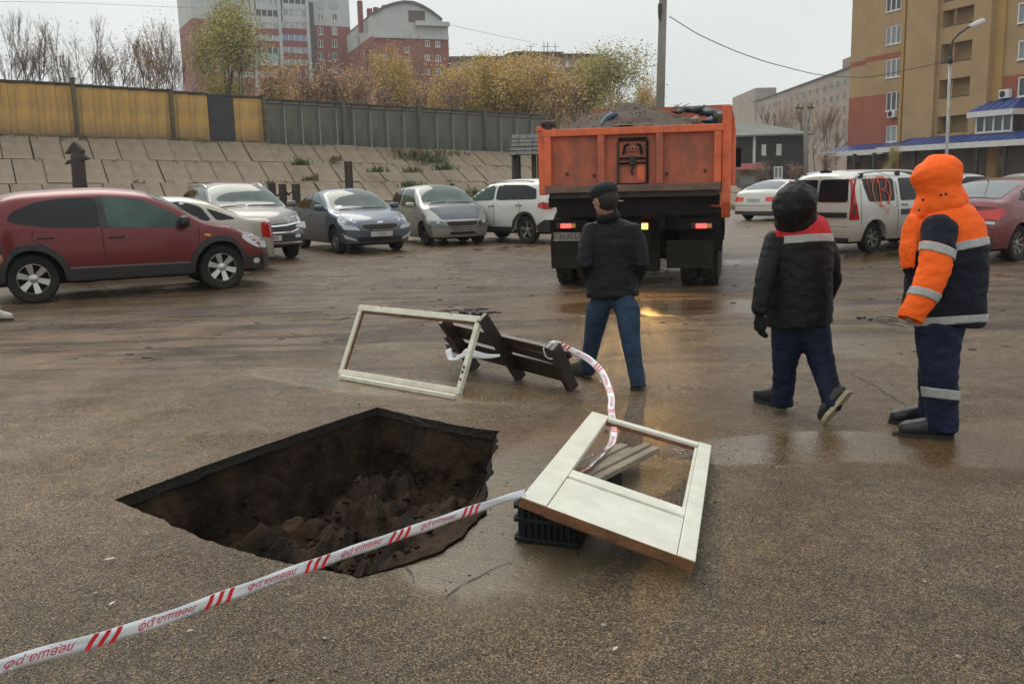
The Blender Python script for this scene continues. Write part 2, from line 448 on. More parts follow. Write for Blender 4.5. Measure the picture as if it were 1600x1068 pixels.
# clods and broken lumps in the pit
def rock(mb, c, s, rr):
    i = len(mb.v)
    bm = bmesh.new(); bmesh.ops.create_icosphere(bm, subdivisions=1, radius=1)
    q = rr.random() * 50
    for v in bm.verts:
        k = 1 + noise.noise(v.co * 1.3 + V((q, q, q))) * .6
        mb.v.append((c[0] + v.co.x * k * s[0], c[1] + v.co.y * k * s[1], c[2] + v.co.z * k * s[2]))
    for f in bm.faces: mb.f.append(tuple(i + v.index for v in f.verts)); mb.m.append(mb.cm)
    bm.free()
flat = [q for r in rs[6:30] for q in r]
mb = MB()
for k in range(220):
    q = R.choice(flat); s = R.uniform(.008, .035) * (1 if R.random() < .9 else 2)
    rock(mb, (q.x, q.y, q.z + s * .2), (s, s * R.uniform(.6, 1), s * R.uniform(.5, .8)), R)
tag(mb.obj('soil_clods', mat('clod', (.035, .022, .014), .9, spec=.1, c2=(.014, .009, .006), vs=9, bump=.8, bs=30), smooth=False), kind='stuff')
# cracks as thin dark strips laid just above the surface
def crack(px, wd=.008):
    wd *= .5
    pts = [G(*p) for p in px]; out = []
    for a, b in zip(pts, pts[1:]):
        k = max(2, int((b - a).length / .03))
        for j in range(k):
            p = a.lerp(b, j / k); q = noise.noise_vector(p * 9); out.append(p + V((q.x, q.y, 0)) * .02)
    mb = MB(); n_ = len(out)
    Lf = []; Rt = []
    for i, p in enumerate(out):
        t = (out[min(i + 1, n_ - 1)] - out[max(i - 1, 0)]).normalized(); s = V((-t.y, t.x, 0))
        w_ = wd * (.35 + abs(noise.noise(p * 14)) * 1.8) * min(1, 6 * (i + 1) / n_, 6 * (n_ - i) / n_)
        Lf.append(V((p.x, p.y, .004)) + s * w_); Rt.append(V((p.x, p.y, .004)) - s * w_)
    for i in range(n_ - 1): mb.quad(Rt[i], Rt[i + 1], Lf[i + 1], Lf[i])
    tag(mb.obj('crack', mat('crack', (.02, .016, .013), .5)), kind='structure')
crack([(697, 932), (735, 905), (770, 890), (805, 876)], .008)
crack([(632, 884), (645, 900), (655, 915)], .007)
crack([(640, 648), (672, 668)], .003)
crack([(1310, 575), (1360, 598), (1410, 630), (1440, 655)], .012)
crack([(0, 577), (110, 560), (230, 538), (330, 520)], .018)
crack([(330, 520), (420, 505), (540, 493)], .014)
crack([(1190, 745), (1215, 720), (1240, 705)], .004)

# pebbles and grit
mb = MB()
for k in range(900):
    px = R.uniform(-30, 1630); py = 500 + 570 * R.random() ** .8
    g = G(px, py)
    if inside(g, loop): continue
    s = R.uniform(.002, .006) * (1 if R.random() < .95 else 2)
    mb.cm = 0 if R.random() < .45 else 1
    rock(mb, (g.x, g.y, s * .3), (s, s, s * .6), R)
tag(mb.obj('grit', [mat('grit_light', (.26, .24, .2), .5), mat('grit_dark', (.03, .025, .02), .5)]), kind='stuff')
mb = MB()
for k in range(1500):
    x, y = R.uniform(-9, 10), R.uniform(8.2, 19)
    nn = noise.fractal(V((x * .35 + y * .1, y * 1.6, 3)), .8, 2, 4)
    if nn < .08 or (x > -2.5 and y < 9.5 and x < 3): continue
    s_ = R.uniform(.008, .03); rock(mb, (x, y, s_ * .1), (s_ * 1.8, s_, s_ * .4), R)
tag(mb.obj('mud_crumbs', mat('mud_crumb', (.05, .033, .022), .6, c2=(.025, .017, .012), vs=6)), kind='stuff')
# fallen leaves
leafm = mat('fallen_leaf', (.48, .43, .32), .5, var=.2)
for lab, px, s, yw in (('small pale leaf flat on the asphalt left of the pit', (172, 878), .026, .4), ('tiny pale leaf on the asphalt above the long tape', (176, 947), .018, 1.2), ('curled pale leaf lying just inside the near rim of the pit', (655, 862), .025, 2.0), ('thin pale leaf near the lower tape stripe', (298, 990), .014, .2),
    ('pale leaf on the muddy asphalt below the black crate', (962, 1018), .016, .9)):
    g = G(*px)
    mb = MB(); pts = [(-1, 0), (-.6, .34), (0, .45), (.6, .3), (1, 0), (.55, -.32), (0, -.42), (-.6, -.3)]
    z = .012 if 'inside' not in lab else -.05
    top = [V((g.x + (x * math.cos(yw) - y * math.sin(yw)) * s, g.y + (x * math.sin(yw) + y * math.cos(yw)) * s, z + abs(y) * s * .5 + .003 * R.random())) for x, y in pts]
    bot = [p - V((0, 0, .0015)) for p in top]
    mb.rings([bot, top]); tag(mb.obj('fallen_leaf', leafm), lab, 'leaf')

# ================================================================== EMBANKMENT AND WALL
wA = P(-60, 212, 37.2); wB = P(415, 226, 43.5); wC = P(850, 242, 51.2); wD = wC + (wC - wB) * .55
wdir = (wC - wA); wdir.z = 0; wdir.normalize(); wn = V((wdir.y, -wdir.x, 0))     # towards the camera, down the slope
def wall_base(s):  # s = metres along from wA
    LA = (wB - wA).to_2d().length; LB = (wC - wB).to_2d().length
    if s < LA: p = wA.lerp(wB, s / LA)
    else: p = wB + (wC - wB) * ((s - LA) / LB)
    q = V((wA.x, wA.y, 0)) + wdir * s; q.z = max(p.z, 1.6); return q
slabm = mat('concrete_slab', (.27, .205, .145), .8, c2=(.19, .145, .1), vs=1.3, bump=.6, bs=14, bdist=.02)
dirtm = mat('embankment_soil', (.09, .075, .05), .9, c2=(.045, .045, .025), vs=1.5, bump=.8, bs=5, bdist=.08)
mb = MB(); gp = []
RUN = 6.6
for i in range(0, 54):
    s = -4 + i * .75 * 1.05; b = wall_base(s)
    row = [b + V((0, 0, -.06)) - wn * 3, b + V((0, 0, -.07)) + wn * .1]
    for j in range(1, 9):
        t = j / 8; p = b + wn * (RUN * t); p.z = b.z * (1 - t) - .03 - (.0 if j < 8 else .3) ; row.append(p)
    gp.append(row)
for a, b in zip(gp, gp[1:]):
    for j in range(len(a) - 1): mb.quad(a[j], a[j + 1], b[j + 1], b[j])
emb = tag(mb.obj('embankment', dirtm, smooth=False), kind='structure')
sbm = MB(); sbm.box((0, 0, 0), (1, 1, 1)); 
slab_me = [sbm.me('slab', slabm)]
ROWS, SW = 4, 1.06
for i in range(0, 37):
    for j in range(ROWS):
        s = -1.4 + i * SW + (.0 if j % 2 else .0) + R.uniform(-.02, .02)
        if s > 39: continue
        b = wall_base(s); t0, t1 = j / ROWS, (j + 1) / ROWS
        if s > 30 and j == 0 and R.random() < .35: continue
        p0 = b + wn * (.35 + (RUN - .35) * t0); p1 = b + wn * (.35 + (RUN - .35) * t1)
        p0.z = b.z * (1 - t0); p1.z = b.z * (1 - t1)
        dn = (p1 - p0); Ls = dn.length; dn.normalize()
        al = (wall_base(s + SW) - b).normalized(); nn = al.cross(dn); nn = -nn if nn.z < 0 else nn; nn.normalize()
        o = link('slab', slab_me[0], emb)
        c = (p0 + p1) / 2 + nn * R.uniform(-.03, .02) + al * (j % 2) * .25
        tilt = Matrix.Rotation(R.uniform(-.012, .012), 4, al)
        Mx = Matrix((al * (SW - R.uniform(.02, .05)), dn * (Ls - R.uniform(.02, .05)), nn * .14)).transposed().to_4x4()
        o.matrix_world = Matrix.Translation(c) @ tilt @ Mx
# weeds in joints and along the foot of the wall
def blades(mb, c, h, n_, spread, rr, wd=.03):
    for k in range(n_):
        a = rr.uniform(0, 6.28); b = V(c) + V((rr.gauss(0, .55) * spread * 1.3, rr.gauss(0, .4) * spread, 0)); hs = rr.uniform(.35, 1)
        d = V((math.cos(a), math.sin(a), 0)); hh = h * rr.uniform(.3, 1) * hs; s = V((-d.y, d.x, 0)) * wd * rr.uniform(.5, 1)
        tip = b + d * hh * rr.uniform(.2, .8) + V((0, 0, hh)); mid = b + d * hh * .25 + V((0, 0, hh * .6))
        mb.quad(b - s, b + s, mid + s * .8, mid - s * .8); mb.quad(mid - s * .8, mid + s * .8, tip + s * .1, tip - s * .1)
grn = mat('weed_green', (.085, .115, .04), .7, var=.4, vs=3); olv = mat('weed_olive', (.16, .14, .07), .7, var=.4, vs=3)
mb = MB()
for (px, py, D, h, n_, sp) in ((630, 236, 46, .8, 500, .9), (655, 241, 46, .9, 500, .8), (600, 233, 46.3, .5, 200, 1.0), (690, 236, 47.5, .5, 200, .8), (470, 250, 41, .45, 120, .25), (590, 262, 42.5, .4, 120, .3), (645, 262, 43, .45, 120, .3), (695, 258, 44, .45, 140, .35), (640, 285, 40, .4, 120, .35), (485, 275, 38.5, .4, 100, .2), (522, 245, 43, .4, 80, .2), (735, 300, 36, .6, 300, 1.0), (760, 296, 37, .6, 300, 1.3), (790, 300, 35, .5, 250, 1.0), (430, 237, 43, .3, 60, .3)):
    mb.cm = 0 if R.random() < .55 else 1
    blades(mb, P(px, py, D) - V((0, 0, h * .5)), h, n_, sp, R, .04)
for k in range(230):
    s = R.uniform(0, 34); b = wall_base(s); t = R.choice((0, .02, .26, .5, .75)) + R.uniform(-.01, .01); p = b + wn * (.35 + 6.25 * t); p.z = b.z * (1 - t)
    mb.cm = 0 if R.random() < .35 else 1
    blades(mb, p, R.uniform(.12, .3), 14, .15, R, .025)
for k in range(240):
    s = R.uniform(22, 38); p = wall_base(s) + wn * R.uniform(6.4, 10); p.z = 0; mb.cm = 1 if R.random() < .6 else 0
    blades(mb, p, .35, 16, .3, R, .03)
tag(mb.obj('weeds', [grn, olv]), kind='stuff')

# the wall on top: painted yellow concrete panels, then bare grey ones
wall = empty('concrete_wall', wall_base(0), 0, 'long concrete panel wall on top of the slab embankment, yellow painted left part and bare grey right part', 'wall')
wi = wall.matrix_world.inverted() if False else Matrix.Translation(-wall_base(0))
yel = mat('yellow_paint', (.56, .335, .11), .85, c2=(.34, .22, .095), vs=1.1, dirt=(0.0, 1.0, 1), dc=(.13, .105, .075), bump=.5, bs=8)
gry = mat('grey_concrete', (.16, .155, .128), .85, c2=(.095, .092, .076), vs=1.4, dirt=(-.1, 1.1, .8), dc=(.05, .05, .035), bump=.5, bs=8, sx=(1, 1, .35))
pale = mat('lime_streak', (.3, .3, .28), .85, c2=(.12, .12, .11), vs=1.5, sx=(2, 2, .5))
cap_m = mat('wall_coping', (.075, .07, .06), .9, c2=(.04, .038, .03), vs=3)
postm = mat('wall_post', (.15, .12, .08), .9, c2=(.07, .06, .045), vs=3)
def s_of(px):  # where the sight line of a column meets the wall line
    p = hit(px, 200, wall_base(0), V((wn.x, wn.y, 0))); return (p - wall_base(0)).dot(wdir)
def top_at(px, py): return hit(px, py, wall_base(0), V((wn.x, wn.y, 0))).z
def panel(px0, px1, ytop0, ytop1, ms, kind, out=0):
    s0, s1 = s_of(px0), s_of(px1); z0 = wall_base((s0 + s1) / 2).z - .15
    zt = (top_at(px0, ytop0) + top_at(px1, ytop1)) / 2
    mb = MB(); o = wall_base(0); a = V((o.x, o.y, 0)) + wdir * s0; b = V((o.x, o.y, 0)) + wdir * s1
    M = Matrix((wdir, -wn, V((0, 0, 1)))).transposed()
    L_ = s1 - s0; H_ = zt - z0
    mb.box((L_ / 2, .08 - out, H_ / 2), (L_ - .006, .16, H_))
    if kind == 'grey':
        mb.box((L_ / 2, -.02, H_ - .06), (L_ - .03, .08, .1)); mb.box((L_ / 2, -.02, .16), (L_ - .03, .08, .3))
        mb.cm = 1
        mb.box((.07, -.03, H_ * .5), (.1, .08, H_ - .42)); mb.cm = 0; mb.box((L_ - .05, -.02, H_ / 2), (.07, .08, H_ - .42))
    if kind == 'yellow':
        mb.box((L_ * .5, -.015, H_ * .5), (L_ - .5, .05, H_ - .5))
    mb.cm = 2
    mb.box((L_ / 2, .08, H_ + .05), (L_, .3, .1))
    ob = mb.obj('panel', ms, wall, bevel=.01, seg=1)
    ob.matrix_world = Matrix.Translation(V((a.x, a.y, z0))) @ M.to_4x4()
    ob.matrix_parent_inverse = Matrix.Identity(4)
    ob.matrix_basis = Matrix.Translation(-wall.location) @ ob.matrix_world.copy() if False else (Matrix.Translation(-wall_base(0)) @ Matrix.Translation(V((a.x, a.y, z0))) @ M.to_4x4())
    return ob
xs = [-58, -30, -8, 18, 62, 92, 120]
for a, b in zip(xs, xs[1:]): panel(a, b, 125 + (a + 58) * .05, 125 + (b + 58) * .05, [yel, yel, cap_m], 'yellow')
xs = [120, 150, 178, 206, 238, 270]
for a, b in zip(xs, xs[1:]): panel(a, b, 135 + (a - 120) * .06, 135 + (b - 120) * .06, [yel, yel, cap_m], 'yellow')
panel(270, 298, 145.5, 147, [yel, yel, cap_m], 'yellow'); panel(298, 327, 147, 149, [yel, yel, cap_m], 'yellow')
panel(367, 413, 152, 154.5, [yel, yel, cap_m], 'yellow')
gatem = mat('dark_gate_metal', (.035, .037, .04), .6, var=.3)
o = panel(328, 366, 150.5, 152, [gatem, gatem, gatem], 'gate', .06); o.name = 'gate'; o['label'] = 'dark grey metal gate leaf set between yellow panels'
gx = [415 + 27.6 * k - .11 * k * k for k in range(18)]
for a, b in zip(gx, gx[1:]): panel(a, b, 157 + (a - 415) * .058, 157 + (b - 415) * .058, [gry, pale, cap_m], 'grey')
for px, yt, tl in ((120, 128, 1), (270, 145, 1), (414, 153, 1), (537, 162, 0), (655, 169, 0), (757, 175, 0)):
    s = s_of(px); b = wall_base(s); zt = top_at(px, yt)
    mb = MB(); mb.box((0, 0, (zt - b.z) / 2), (.15, .26, zt - b.z + .2)); mb.box((0, 0, zt - b.z + .12), (.2, .3, .06))
    ob = mb.obj('wall_post', postm if tl else gry, wall)
    ob.matrix_basis = Matrix.Translation(V((b.x, b.y, b.z)) + wn * .06 - wall_base(0)) @ Matrix((wdir, -wn, V((0, 0, 1)))).transposed().to_4x4()
# far back land behind the wall so the trees stand on something
mb = MB()
a0 = wall_base(-3) - wn * .4; a1 = wall_base(38) - wn * .4
L0 = V((-140, 60, 2.2)); 
mb.quad(V((a0.x, a0.y, a0.z - .1)), V((a1.x, a1.y, 1.4)), V((10, 130, 1.4)), V((-80, 130, 2.2)))
mb.quad(V((a0.x, a0.y, a0.z - .1)), V((-80, 130, 2.2)), V((-160, 120, 2.2)), V((-120, 20, 3.9)))
mb.quad(V((-120, 20, 3.9)), V((-120, 20, -.5)), V((a0.x - .1, a0.y, -.5)), V((a0.x, a0.y, a0.z - .1)))
mb.quad(V((a1.x, a1.y, 1.4)), V((a1.x, a1.y, -.3)), V((10, 130, -.3)), V((10, 130, 1.4)))
tag(mb.obj('upper_ground', dirtm), kind='structure')

# ================================================================== BUILDINGS
class Facade:
    """wall plane: origin point on the ground, unit direction u along it; outward normal n."""
    def __init__(s, o, d, out):
        s.o = V(o); s.u = V((d[0], d[1], 0)).normalized(); s.n = V((s.u.y, -s.u.x, 0))
        if s.n.dot(V((out[0], out[1], 0))) < 0: s.n = -s.n
    def uz(s, px, py):
        p = hit(px, py, s.o, s.n); return (p - s.o).dot(s.u), p.z
    def pt(s, u, z, n=0): return V((s.o.x, s.o.y, 0)) + s.u * u + s.n * n + V((0, 0, z))
    def rect(s, px0, py0, px1, py1):
        xm, ym = (px0 + px1) / 2, (py0 + py1) / 2
        u0, _ = s.uz(px0, ym); u1, _ = s.uz(px1, ym); _, z1 = s.uz(xm, py0); _, z0 = s.uz(xm, py1)
        return (u0, z0, u1, z1)
def wall_mb(mb, F, u0, u1, z0, z1, ops, zone=lambda u, z: 0, cuts=((), ()), rev=.22, n0=0):
    us = sorted(set([u0, u1] + [c for c in cuts[0] if u0 < c < u1] + [x for o in ops for x in (o[0], o[2]) if u0 < x < u1]))
    zs = sorted(set([z0, z1] + [c for c in cuts[1] if z0 < c < z1] + [x for o in ops for x in (o[1], o[3]) if z0 < x < z1]))
    for a, b in zip(us, us[1:]):
        for c, d in zip(zs, zs[1:]):
            m_, q = (a + b) / 2, (c + d) / 2
            if any(o[0] < m_ < o[2] and o[1] < q < o[3] for o in ops): continue
            mb.cm = zone(m_, q); mb.quad(F.pt(a, c, n0), F.pt(b, c, n0), F.pt(b, d, n0), F.pt(a, d, n0))
    for o in ops:
        a, c, b, d = o; mb.cm = zone((a + b) / 2, (c + d) / 2)
        if a < u0 or b > u1: continue
        mb.quad(F.pt(a, c, n0), F.pt(b, c, n0), F.pt(b, c, n0 - rev), F.pt(a, c, n0 - rev)); mb.quad(F.pt(a, d, n0), F.pt(a, d, n0 - rev), F.pt(b, d, n0 - rev), F.pt(b, d, n0))
        mb.quad(F.pt(a, c, n0), F.pt(a, c, n0 - rev), F.pt(a, d, n0 - rev), F.pt(a, d, n0)); mb.quad(F.pt(b, c, n0), F.pt(b, d, n0), F.pt(b, d, n0 - rev), F.pt(b, c, n0 - rev))
def fbox(mb, F, u0, u1, z0, z1, n0, n1):
    c = F.pt((u0 + u1) / 2, (z0 + z1) / 2, (n0 + n1) / 2)
    return mb.box(c, (abs(u1 - u0), abs(n1 - n0), abs(z1 - z0)), Matrix((F.u, F.n, V((0, 0, 1)))).transposed())
pvc = mat('white_window_frame', (.68, .68, .66), .45)
glass = mat('window_glass', (.035, .045, .05), .08, spec=.6, var=.4, vs=.3)
curt = mat('curtain_glass', (.2, .22, .22), .15, spec=.6, var=.3, vs=.4)
dark = mat('dark_recess', (.03, .024, .02), .9, var=.3)
def window(par, F, r, bars=2, fm=pvc, gm=None, n=-.14, fw=None, hb=()):
    u0, z0, u1, z1 = r; fw = fw or .09
    mb = MB()
    fbox(mb, F, u0, u1, z0, z0 + fw, n, n + .1); fbox(mb, F, u0, u1, z1 - fw, z1, n, n + .1)
    fbox(mb, F, u0, u0 + fw, z0 + fw, z1 - fw, n, n + .1); fbox(mb, F, u1 - fw, u1, z0 + fw, z1 - fw, n, n + .1)
    for k in range(1, bars + 1):
        c = lerp(u0, u1, k / (bars + 1)); fbox(mb, F, c - fw * .6, c + fw * .6, z0 + fw, z1 - fw, n, n + .1)
    for h in hb:
        c = lerp(z0, z1, h); fbox(mb, F, u0 + fw, u1 - fw, c - fw / 2, c + fw / 2, n + .003, n + .095)
    fbox(mb, F, u0 - .04, u1 + .04, z0 - .05, z0, n + .02, .07)
    f = mb.obj('window', fm, par)
    mb = MB(); fbox(mb, F, u0 + .02, u1 - .02, z0 + .02, z1 - .02, n + .01, n + .04)
    mb.obj('pane', gm or R.choice((glass, glass, curt)), f)
    return f
def bld(name, label, cat='building', loc=(0, 0, 0)):
    e = empty(name, (0, 0, 0), 0, label, cat); return e

# --- right: yellow and red brick block
ybr = mat('yellow_brick', (.41, .275, .14), .85, c2=(.34, .23, .12), vs=.6, bump=.3, bs=30)
rbr = mat('red_brick', (.34, .105, .06), .85, c2=(.28, .085, .052), vs=.6, bump=.3, bs=30)
ybd = mat('ochre_brick', (.42, .26, .09), .85, c2=(.37, .23, .08), vs=.6)
blue = mat('blue_roof_metal', (.035, .065, .22), .35, var=.15)
fasc = mat('white_fascia', (.62, .62, .6), .5, var=.08)
gf = mat('ground_floor_plaster', (.17, .13, .1), .85, c2=(.1, .08, .065), vs=.5)
FR = Facade((31.1, 86, 0), (.347, -.938), (-1, -.4))
B = bld('brick_apartment_block', 'yellow and red brick apartment block with blue metal canopies at right edge')
U = lambda px, py=120: FR.uz(px, py)[0]
Z = lambda px, py: FR.uz(px, py)[1]
uL, u1, u2, u3, u4, u5, u6 = U(1328), U(1411), U(1421), U(1468), U(1524), U(1551), U(1566)
uE = U(1600) + 9
ztop = Z(1400, -140)
wins = []
for yt, yb in ((-48, -32), (-6, 17), (40, 69), (92, 121), (143, 173), (196, 222)):
    wins.append(FR.rect(1384, yt, 1410.0, yb))
wins = [(w_[0], w_[1], w_[2] - .15, w_[3]) for w_ in wins]
zr0, zr1 = Z(1340, 152), Z(1395, 145); ucut = U(1353)
zb0, zb1, zb2 = Z(1345, 103), Z(1345, 99), Z(1380, 90)
zg = Z(1400, 232)
zone = lambda u, z: (1 if z < (zr0 if u < ucut else zr1) else (1 if (zb1 - .25 < z < zb1 + .2 and u < ucut) or (zb2 - .2 < z < zb2 + .25 and u > ucut) else 0))
mb = MB()
wall_mb(mb, FR, uL, u1, zg, ztop, wins, zone, ((ucut,), (zr0, zr1, zb1 - .25, zb1 + .2, zb2 - .2, zb2 + .25)))
mb.cm = 3
wall_mb(mb, FR, uL, u1, 0, zg, [(uL + 1, 0, uL + 2.2, zg - 1), (uL + 3, 1, u1 - .8, zg - 1)], lambda u, z: 3)
mb.cm = 0
# end wall facing left, pilasters, bay, balcony tower, right wing
fbox(mb, FR, uL, uE, 0, ztop, -14, -.8)
fbox(mb, FR, uL, uL + .25, 0, ztop, -.8, -.002)
mb.cm = 2; fbox(mb, FR, u1, u1 + (u2 - u1) * .45, 0, ztop, -.5, .35); mb.cm = 0; fbox(mb, FR, u1 + (u2 - u1) * .45, u2, 0, ztop, -.5, .1)
fbox(mb, FR, u2, u3, zg, ztop, -.7, .55)
mb.cm = 3; fbox(mb, FR, u2, u3, 0, zg, -.7, .4); mb.cm = 0
bal = []
for yt, yb in ((-40, 0), (13, 40), (66, 97), (122, 152), (180, 207)):
    z0, z1 = Z(1500, yb), Z(1500, yt); bal.append((u3 + .25, z0, u4 - .25, z1))
wall_mb(mb, FR, u3, u4, zg, ztop, bal, lambda u, z: 2 if int(z * 3) % 97 == 0 else 0, rev=1.2, n0=.25)
mb.cm = 3; fbox(mb, FR, u3, uE, 0, zg, -.9, -.3); mb.cm = 0
fbox(mb, FR, u4, u5, zg, ztop, -.7, .5)
mb.cm = 2; fbox(mb, FR, u5, u6, 0, ztop, -.8, .05)
rw = [FR.rect(1590, a, 1606, b) for a, b in ((-50, -20), (4, 36), (63, 93), (120, 151))]
rw = [(x[0], x[1], x[0] + 1.5, x[3]) for x in rw]
zrr = Z(1580, 118)
wall_mb(mb, FR, u6, uE, zg, ztop, rw, lambda u, z: 1 if z < zrr else 0, ((), (zrr,)), n0=-.1)
fbox(mb, FR, uE, uE + .2, 0, ztop, -14, -.1)
mb.obj('wall', [ybr, rbr, ybd, gf], B)
for w_ in wins + rw: window(B, FR, w_, 2 if w_ in wins else 1, gm=glass if R.random() < .4 else curt)
for b in bal:
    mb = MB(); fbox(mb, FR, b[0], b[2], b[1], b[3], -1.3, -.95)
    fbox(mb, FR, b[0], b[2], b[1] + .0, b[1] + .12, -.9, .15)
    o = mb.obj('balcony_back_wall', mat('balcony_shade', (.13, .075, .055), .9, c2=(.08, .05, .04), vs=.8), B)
    mb = MB(); c = lerp(b[0], b[2], .36)
    fbox(mb, FR, c - .06, c + .06, b[1] + .12, b[3], -.1, .05); mb.obj('balcony_post', ybd, B)
# small bay with blue roof on the right wing
bx0, bz0, bx1, bz1 = FR.rect(1541, 178, 1598, 207)
mb = MB(); fbox(mb, FR, bx0 - .1, bx1 + .1, zg, bz0 - .1, -.1, 1.0); mb.obj('bay_wall', rbr, B)
window(B, FR, (bx0, bz0, bx1, bz1), 3, gm=glass, n=.95, fw=.12)
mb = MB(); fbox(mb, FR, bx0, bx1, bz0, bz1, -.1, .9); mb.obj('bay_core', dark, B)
def lean_roof(F, u0, u1, z0, z1, n0, n1, par, hip=1.0):
    mb = MB(); k = (z1 - z0) * .0 + hip
    a, b = F.pt(u0, z0, n1), F.pt(u1, z0, n1); c, d = F.pt(u1 - k, z1, n0), F.pt(u0 + k, z1, n0)
    e, f = F.pt(u0, z0, n0), F.pt(u1, z0, n0)
    mb.rings([[a, b, f, e], [d + (a - d) * .001, c + (b - c) * .001, c, d]])
    r = mb.obj('canopy_roof', blue, par)
    nrib = max(3, int((u1 - u0) / .8)); mb = MB()
    for i in range(1, nrib):
        u = lerp(u0, u1, i / nrib); uu = min(max(u, u0 + k), u1 - k)
        mb.bar(F.pt(u, z0 + .02, n1), F.pt(uu, z1 + .02, n0), .05, .05)
    mb.obj('seam', blue, r)
    mb = MB(); fbox(mb, F, u0 - .03, u1 + .03, z0 - .42, z0 - .003, n1 - .1, n1 + .03); fbox(mb, F, u0 - .03, u0 + .05, z0 - .42, z0 - .003, n0, n1 - .1); fbox(mb, F, u1 - .05, u1 + .03, z0 - .42, z0 - .003, n0, n1 - .1)
    mb.obj('fascia', fasc, r)
lean_roof(FR, bx0 - .5, bx1 + .3, bz1 + .25, bz1 + 1.1, -.1, 1.4, B, .6)
lean_roof(FR, uL - .9, u1 + .4, Z(1360, 235), Z(1360, 225), .02, 2.0, B, .8)
lean_roof(FR, u2 - .6, uE - 3, Z(1480, 226), Z(1480, 213), .6, 2.6, B, 2.0)
for u in (uL - .3, uL + 3.5, u1 - .6, u3, u5 + 1, u6 + 2.6):
    mb = MB(); fbox(mb, FR, u - .12, u + .12, 0, Z(1480, 232) - .1, 2.0, 2.24); mb.obj('canopy_post', gatem, B)
for (px, py, n) in ((1398, 178, 0), (1573, 147, -.1)):
    u, z = FR.uz(px, py); mb = MB(); fbox(mb, FR, u - .45, u + .45, z - .32, z + .32, n + .05, n + .42)
    a = mb.obj('air_conditioner', fasc, B, bevel=.03)
    mb = MB(); Mx = Matrix((FR.u, FR.n, V((0, 0, 1)))).transposed(); mb.lathe([(.24, 0), (.24, .02), (.0, .02)], FR.pt(u - .1, z, n + .42), 16, Mx); mb.obj('fan_grille', dark, a)
mb = MB(); u, z = FR.uz(1552, 252); fbox(mb, FR, u - .7, u + .7, z - .5, z + .5, -.28, -.2); mb.obj('entrance_sign', mat('round_sign', (.3, .26, .22), .6, var=.3), B)

# --- generic far block
def far_block(name, label, F, u0, u1, zt, depth, mats, ops, zone, cuts=((), ()), bars=1, rev=.3, gm=None, skip=False, fm=None):
    B = bld(name, label); mb = MB()
    wall_mb(mb, F, u0, u1, 0, zt, ops, zone, cuts, rev)
    for a in (u0, u1):
        mb.cm = zone(a, zt - 1)
        zc = sorted([0, zt] + [c for c in cuts[1] if 0 < c < zt])
        for c, d in zip(zc, zc[1:]): mb.cm = zone(a + (.1 if a == u0 else -.1), (c + d) / 2); mb.quad(F.pt(a, c), F.pt(a, d), F.pt(a, d, -depth), F.pt(a, c, -depth))
    mb.obj('wall', mats, B)
    mb = MB(); fbox(mb, F, u0 - .3, u1 + .3, zt, zt + .4, -depth, .3); mb.obj('roof', cap_m, B)
    for o in ops: window(B, F, o, bars, gm=gm, n=-rev * .7, fw=.14, fm=fm or pvc)
    return B
wht = mat('white_plaster', (.5, .51, .49), .8, c2=(.42, .43, .42), vs=.2)
rb2 = mat('dull_red_brick', (.27, .085, .07), .85, c2=(.22, .075, .065), vs=.15)
D1 = 200
p0 = P(309, 150, D1)
F1 = Facade((p0.x, p0.y, 0), (.884, .468), (0, -1))
r1 = lambda a, b, c, d: F1.rect(a, b, c, d)
uA = 0; uB = F1.uz(548, 60)[0]; zred = F1.uz(500, 40)[1]; zT = F1.uz(430, -40)[1]
ops = []
for y0 in (4, 22, 43.5, 63, 83, 103):
    for xc in (501, 523): ops.append(r1(xc - 4.2, y0 - 1, xc + 4.2, y0 + 11))
for y0 in (22, 44, 63, 82, 101):
    for xc in (325, 342): ops.append(r1(xc - 4, y0 - 2, xc + 4, y0 + 10))
zone1 = lambda u, z: (1 if z < zred else 0)
B1 = far_block('tall_apartment_tower', 'tall apartment tower with white top and red brick below behind the yellow wall', F1, uA, uB, zT, 16, [wht, rb2], ops, zone1, ((), (zred,)))
# its balcony stack: parapet and glazing per storey, split by white ribs
gband = mat('green_panel', (.25, .4, .33), .6); bband = mat('blue_glass', (.2, .27, .42), .3); lgl = mat('pale_glazing', (.33, .37, .36), .25, var=.3, vs=.5)
for bi, (xa, xb) in enumerate(((353, 394), (397, 434), (439, 478))):
    for k, yc in enumerate((-17, 2.5, 22, 41, 60, 79, 98, 117)):
        u0, z0, u1, z1 = F1.rect(xa, yc - 5.5, xb, yc + 5)
        n_ = 1.0
        mb = MB(); fbox(mb, F1, u0, u1, z0 - 1.25, z0, 0, n_)
        o = mb.obj('balcony', (wht if yc < 25 else (gband if (bi, k) == (1, 5) else rb2)), B1)
        g_ = bband if (bi, k) in ((2, 4),) else (lgl if (bi + k) % 3 else glass)
        mb = MB(); fbox(mb, F1, u0 + .05, u1 - .05, z0 + .003, z1, .1, n_ - .1); mb.obj('balcony_glazing', g_, o)
        mb = MB()
        for q in range(5):
            uu = lerp(u0 + .1, u1 - .1, q / 4); fbox(mb, F1, uu - .07, uu + .07, z0 + .003, z1, n_ - .1, n_ - .02)
        mb.obj('glazing_bar', pvc, o)
mb = MB()
for x in (352, 395.5, 436.5, 480): 
    u = F1.uz(x, 60)[0]; fbox(mb, F1, u - .35, u + .35, 0, zT, 0, 1.3)
mb.obj('rib', wht, B1)
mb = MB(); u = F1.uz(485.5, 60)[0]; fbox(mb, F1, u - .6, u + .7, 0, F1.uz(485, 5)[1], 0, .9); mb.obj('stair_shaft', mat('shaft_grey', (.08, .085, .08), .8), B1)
mb = MB()
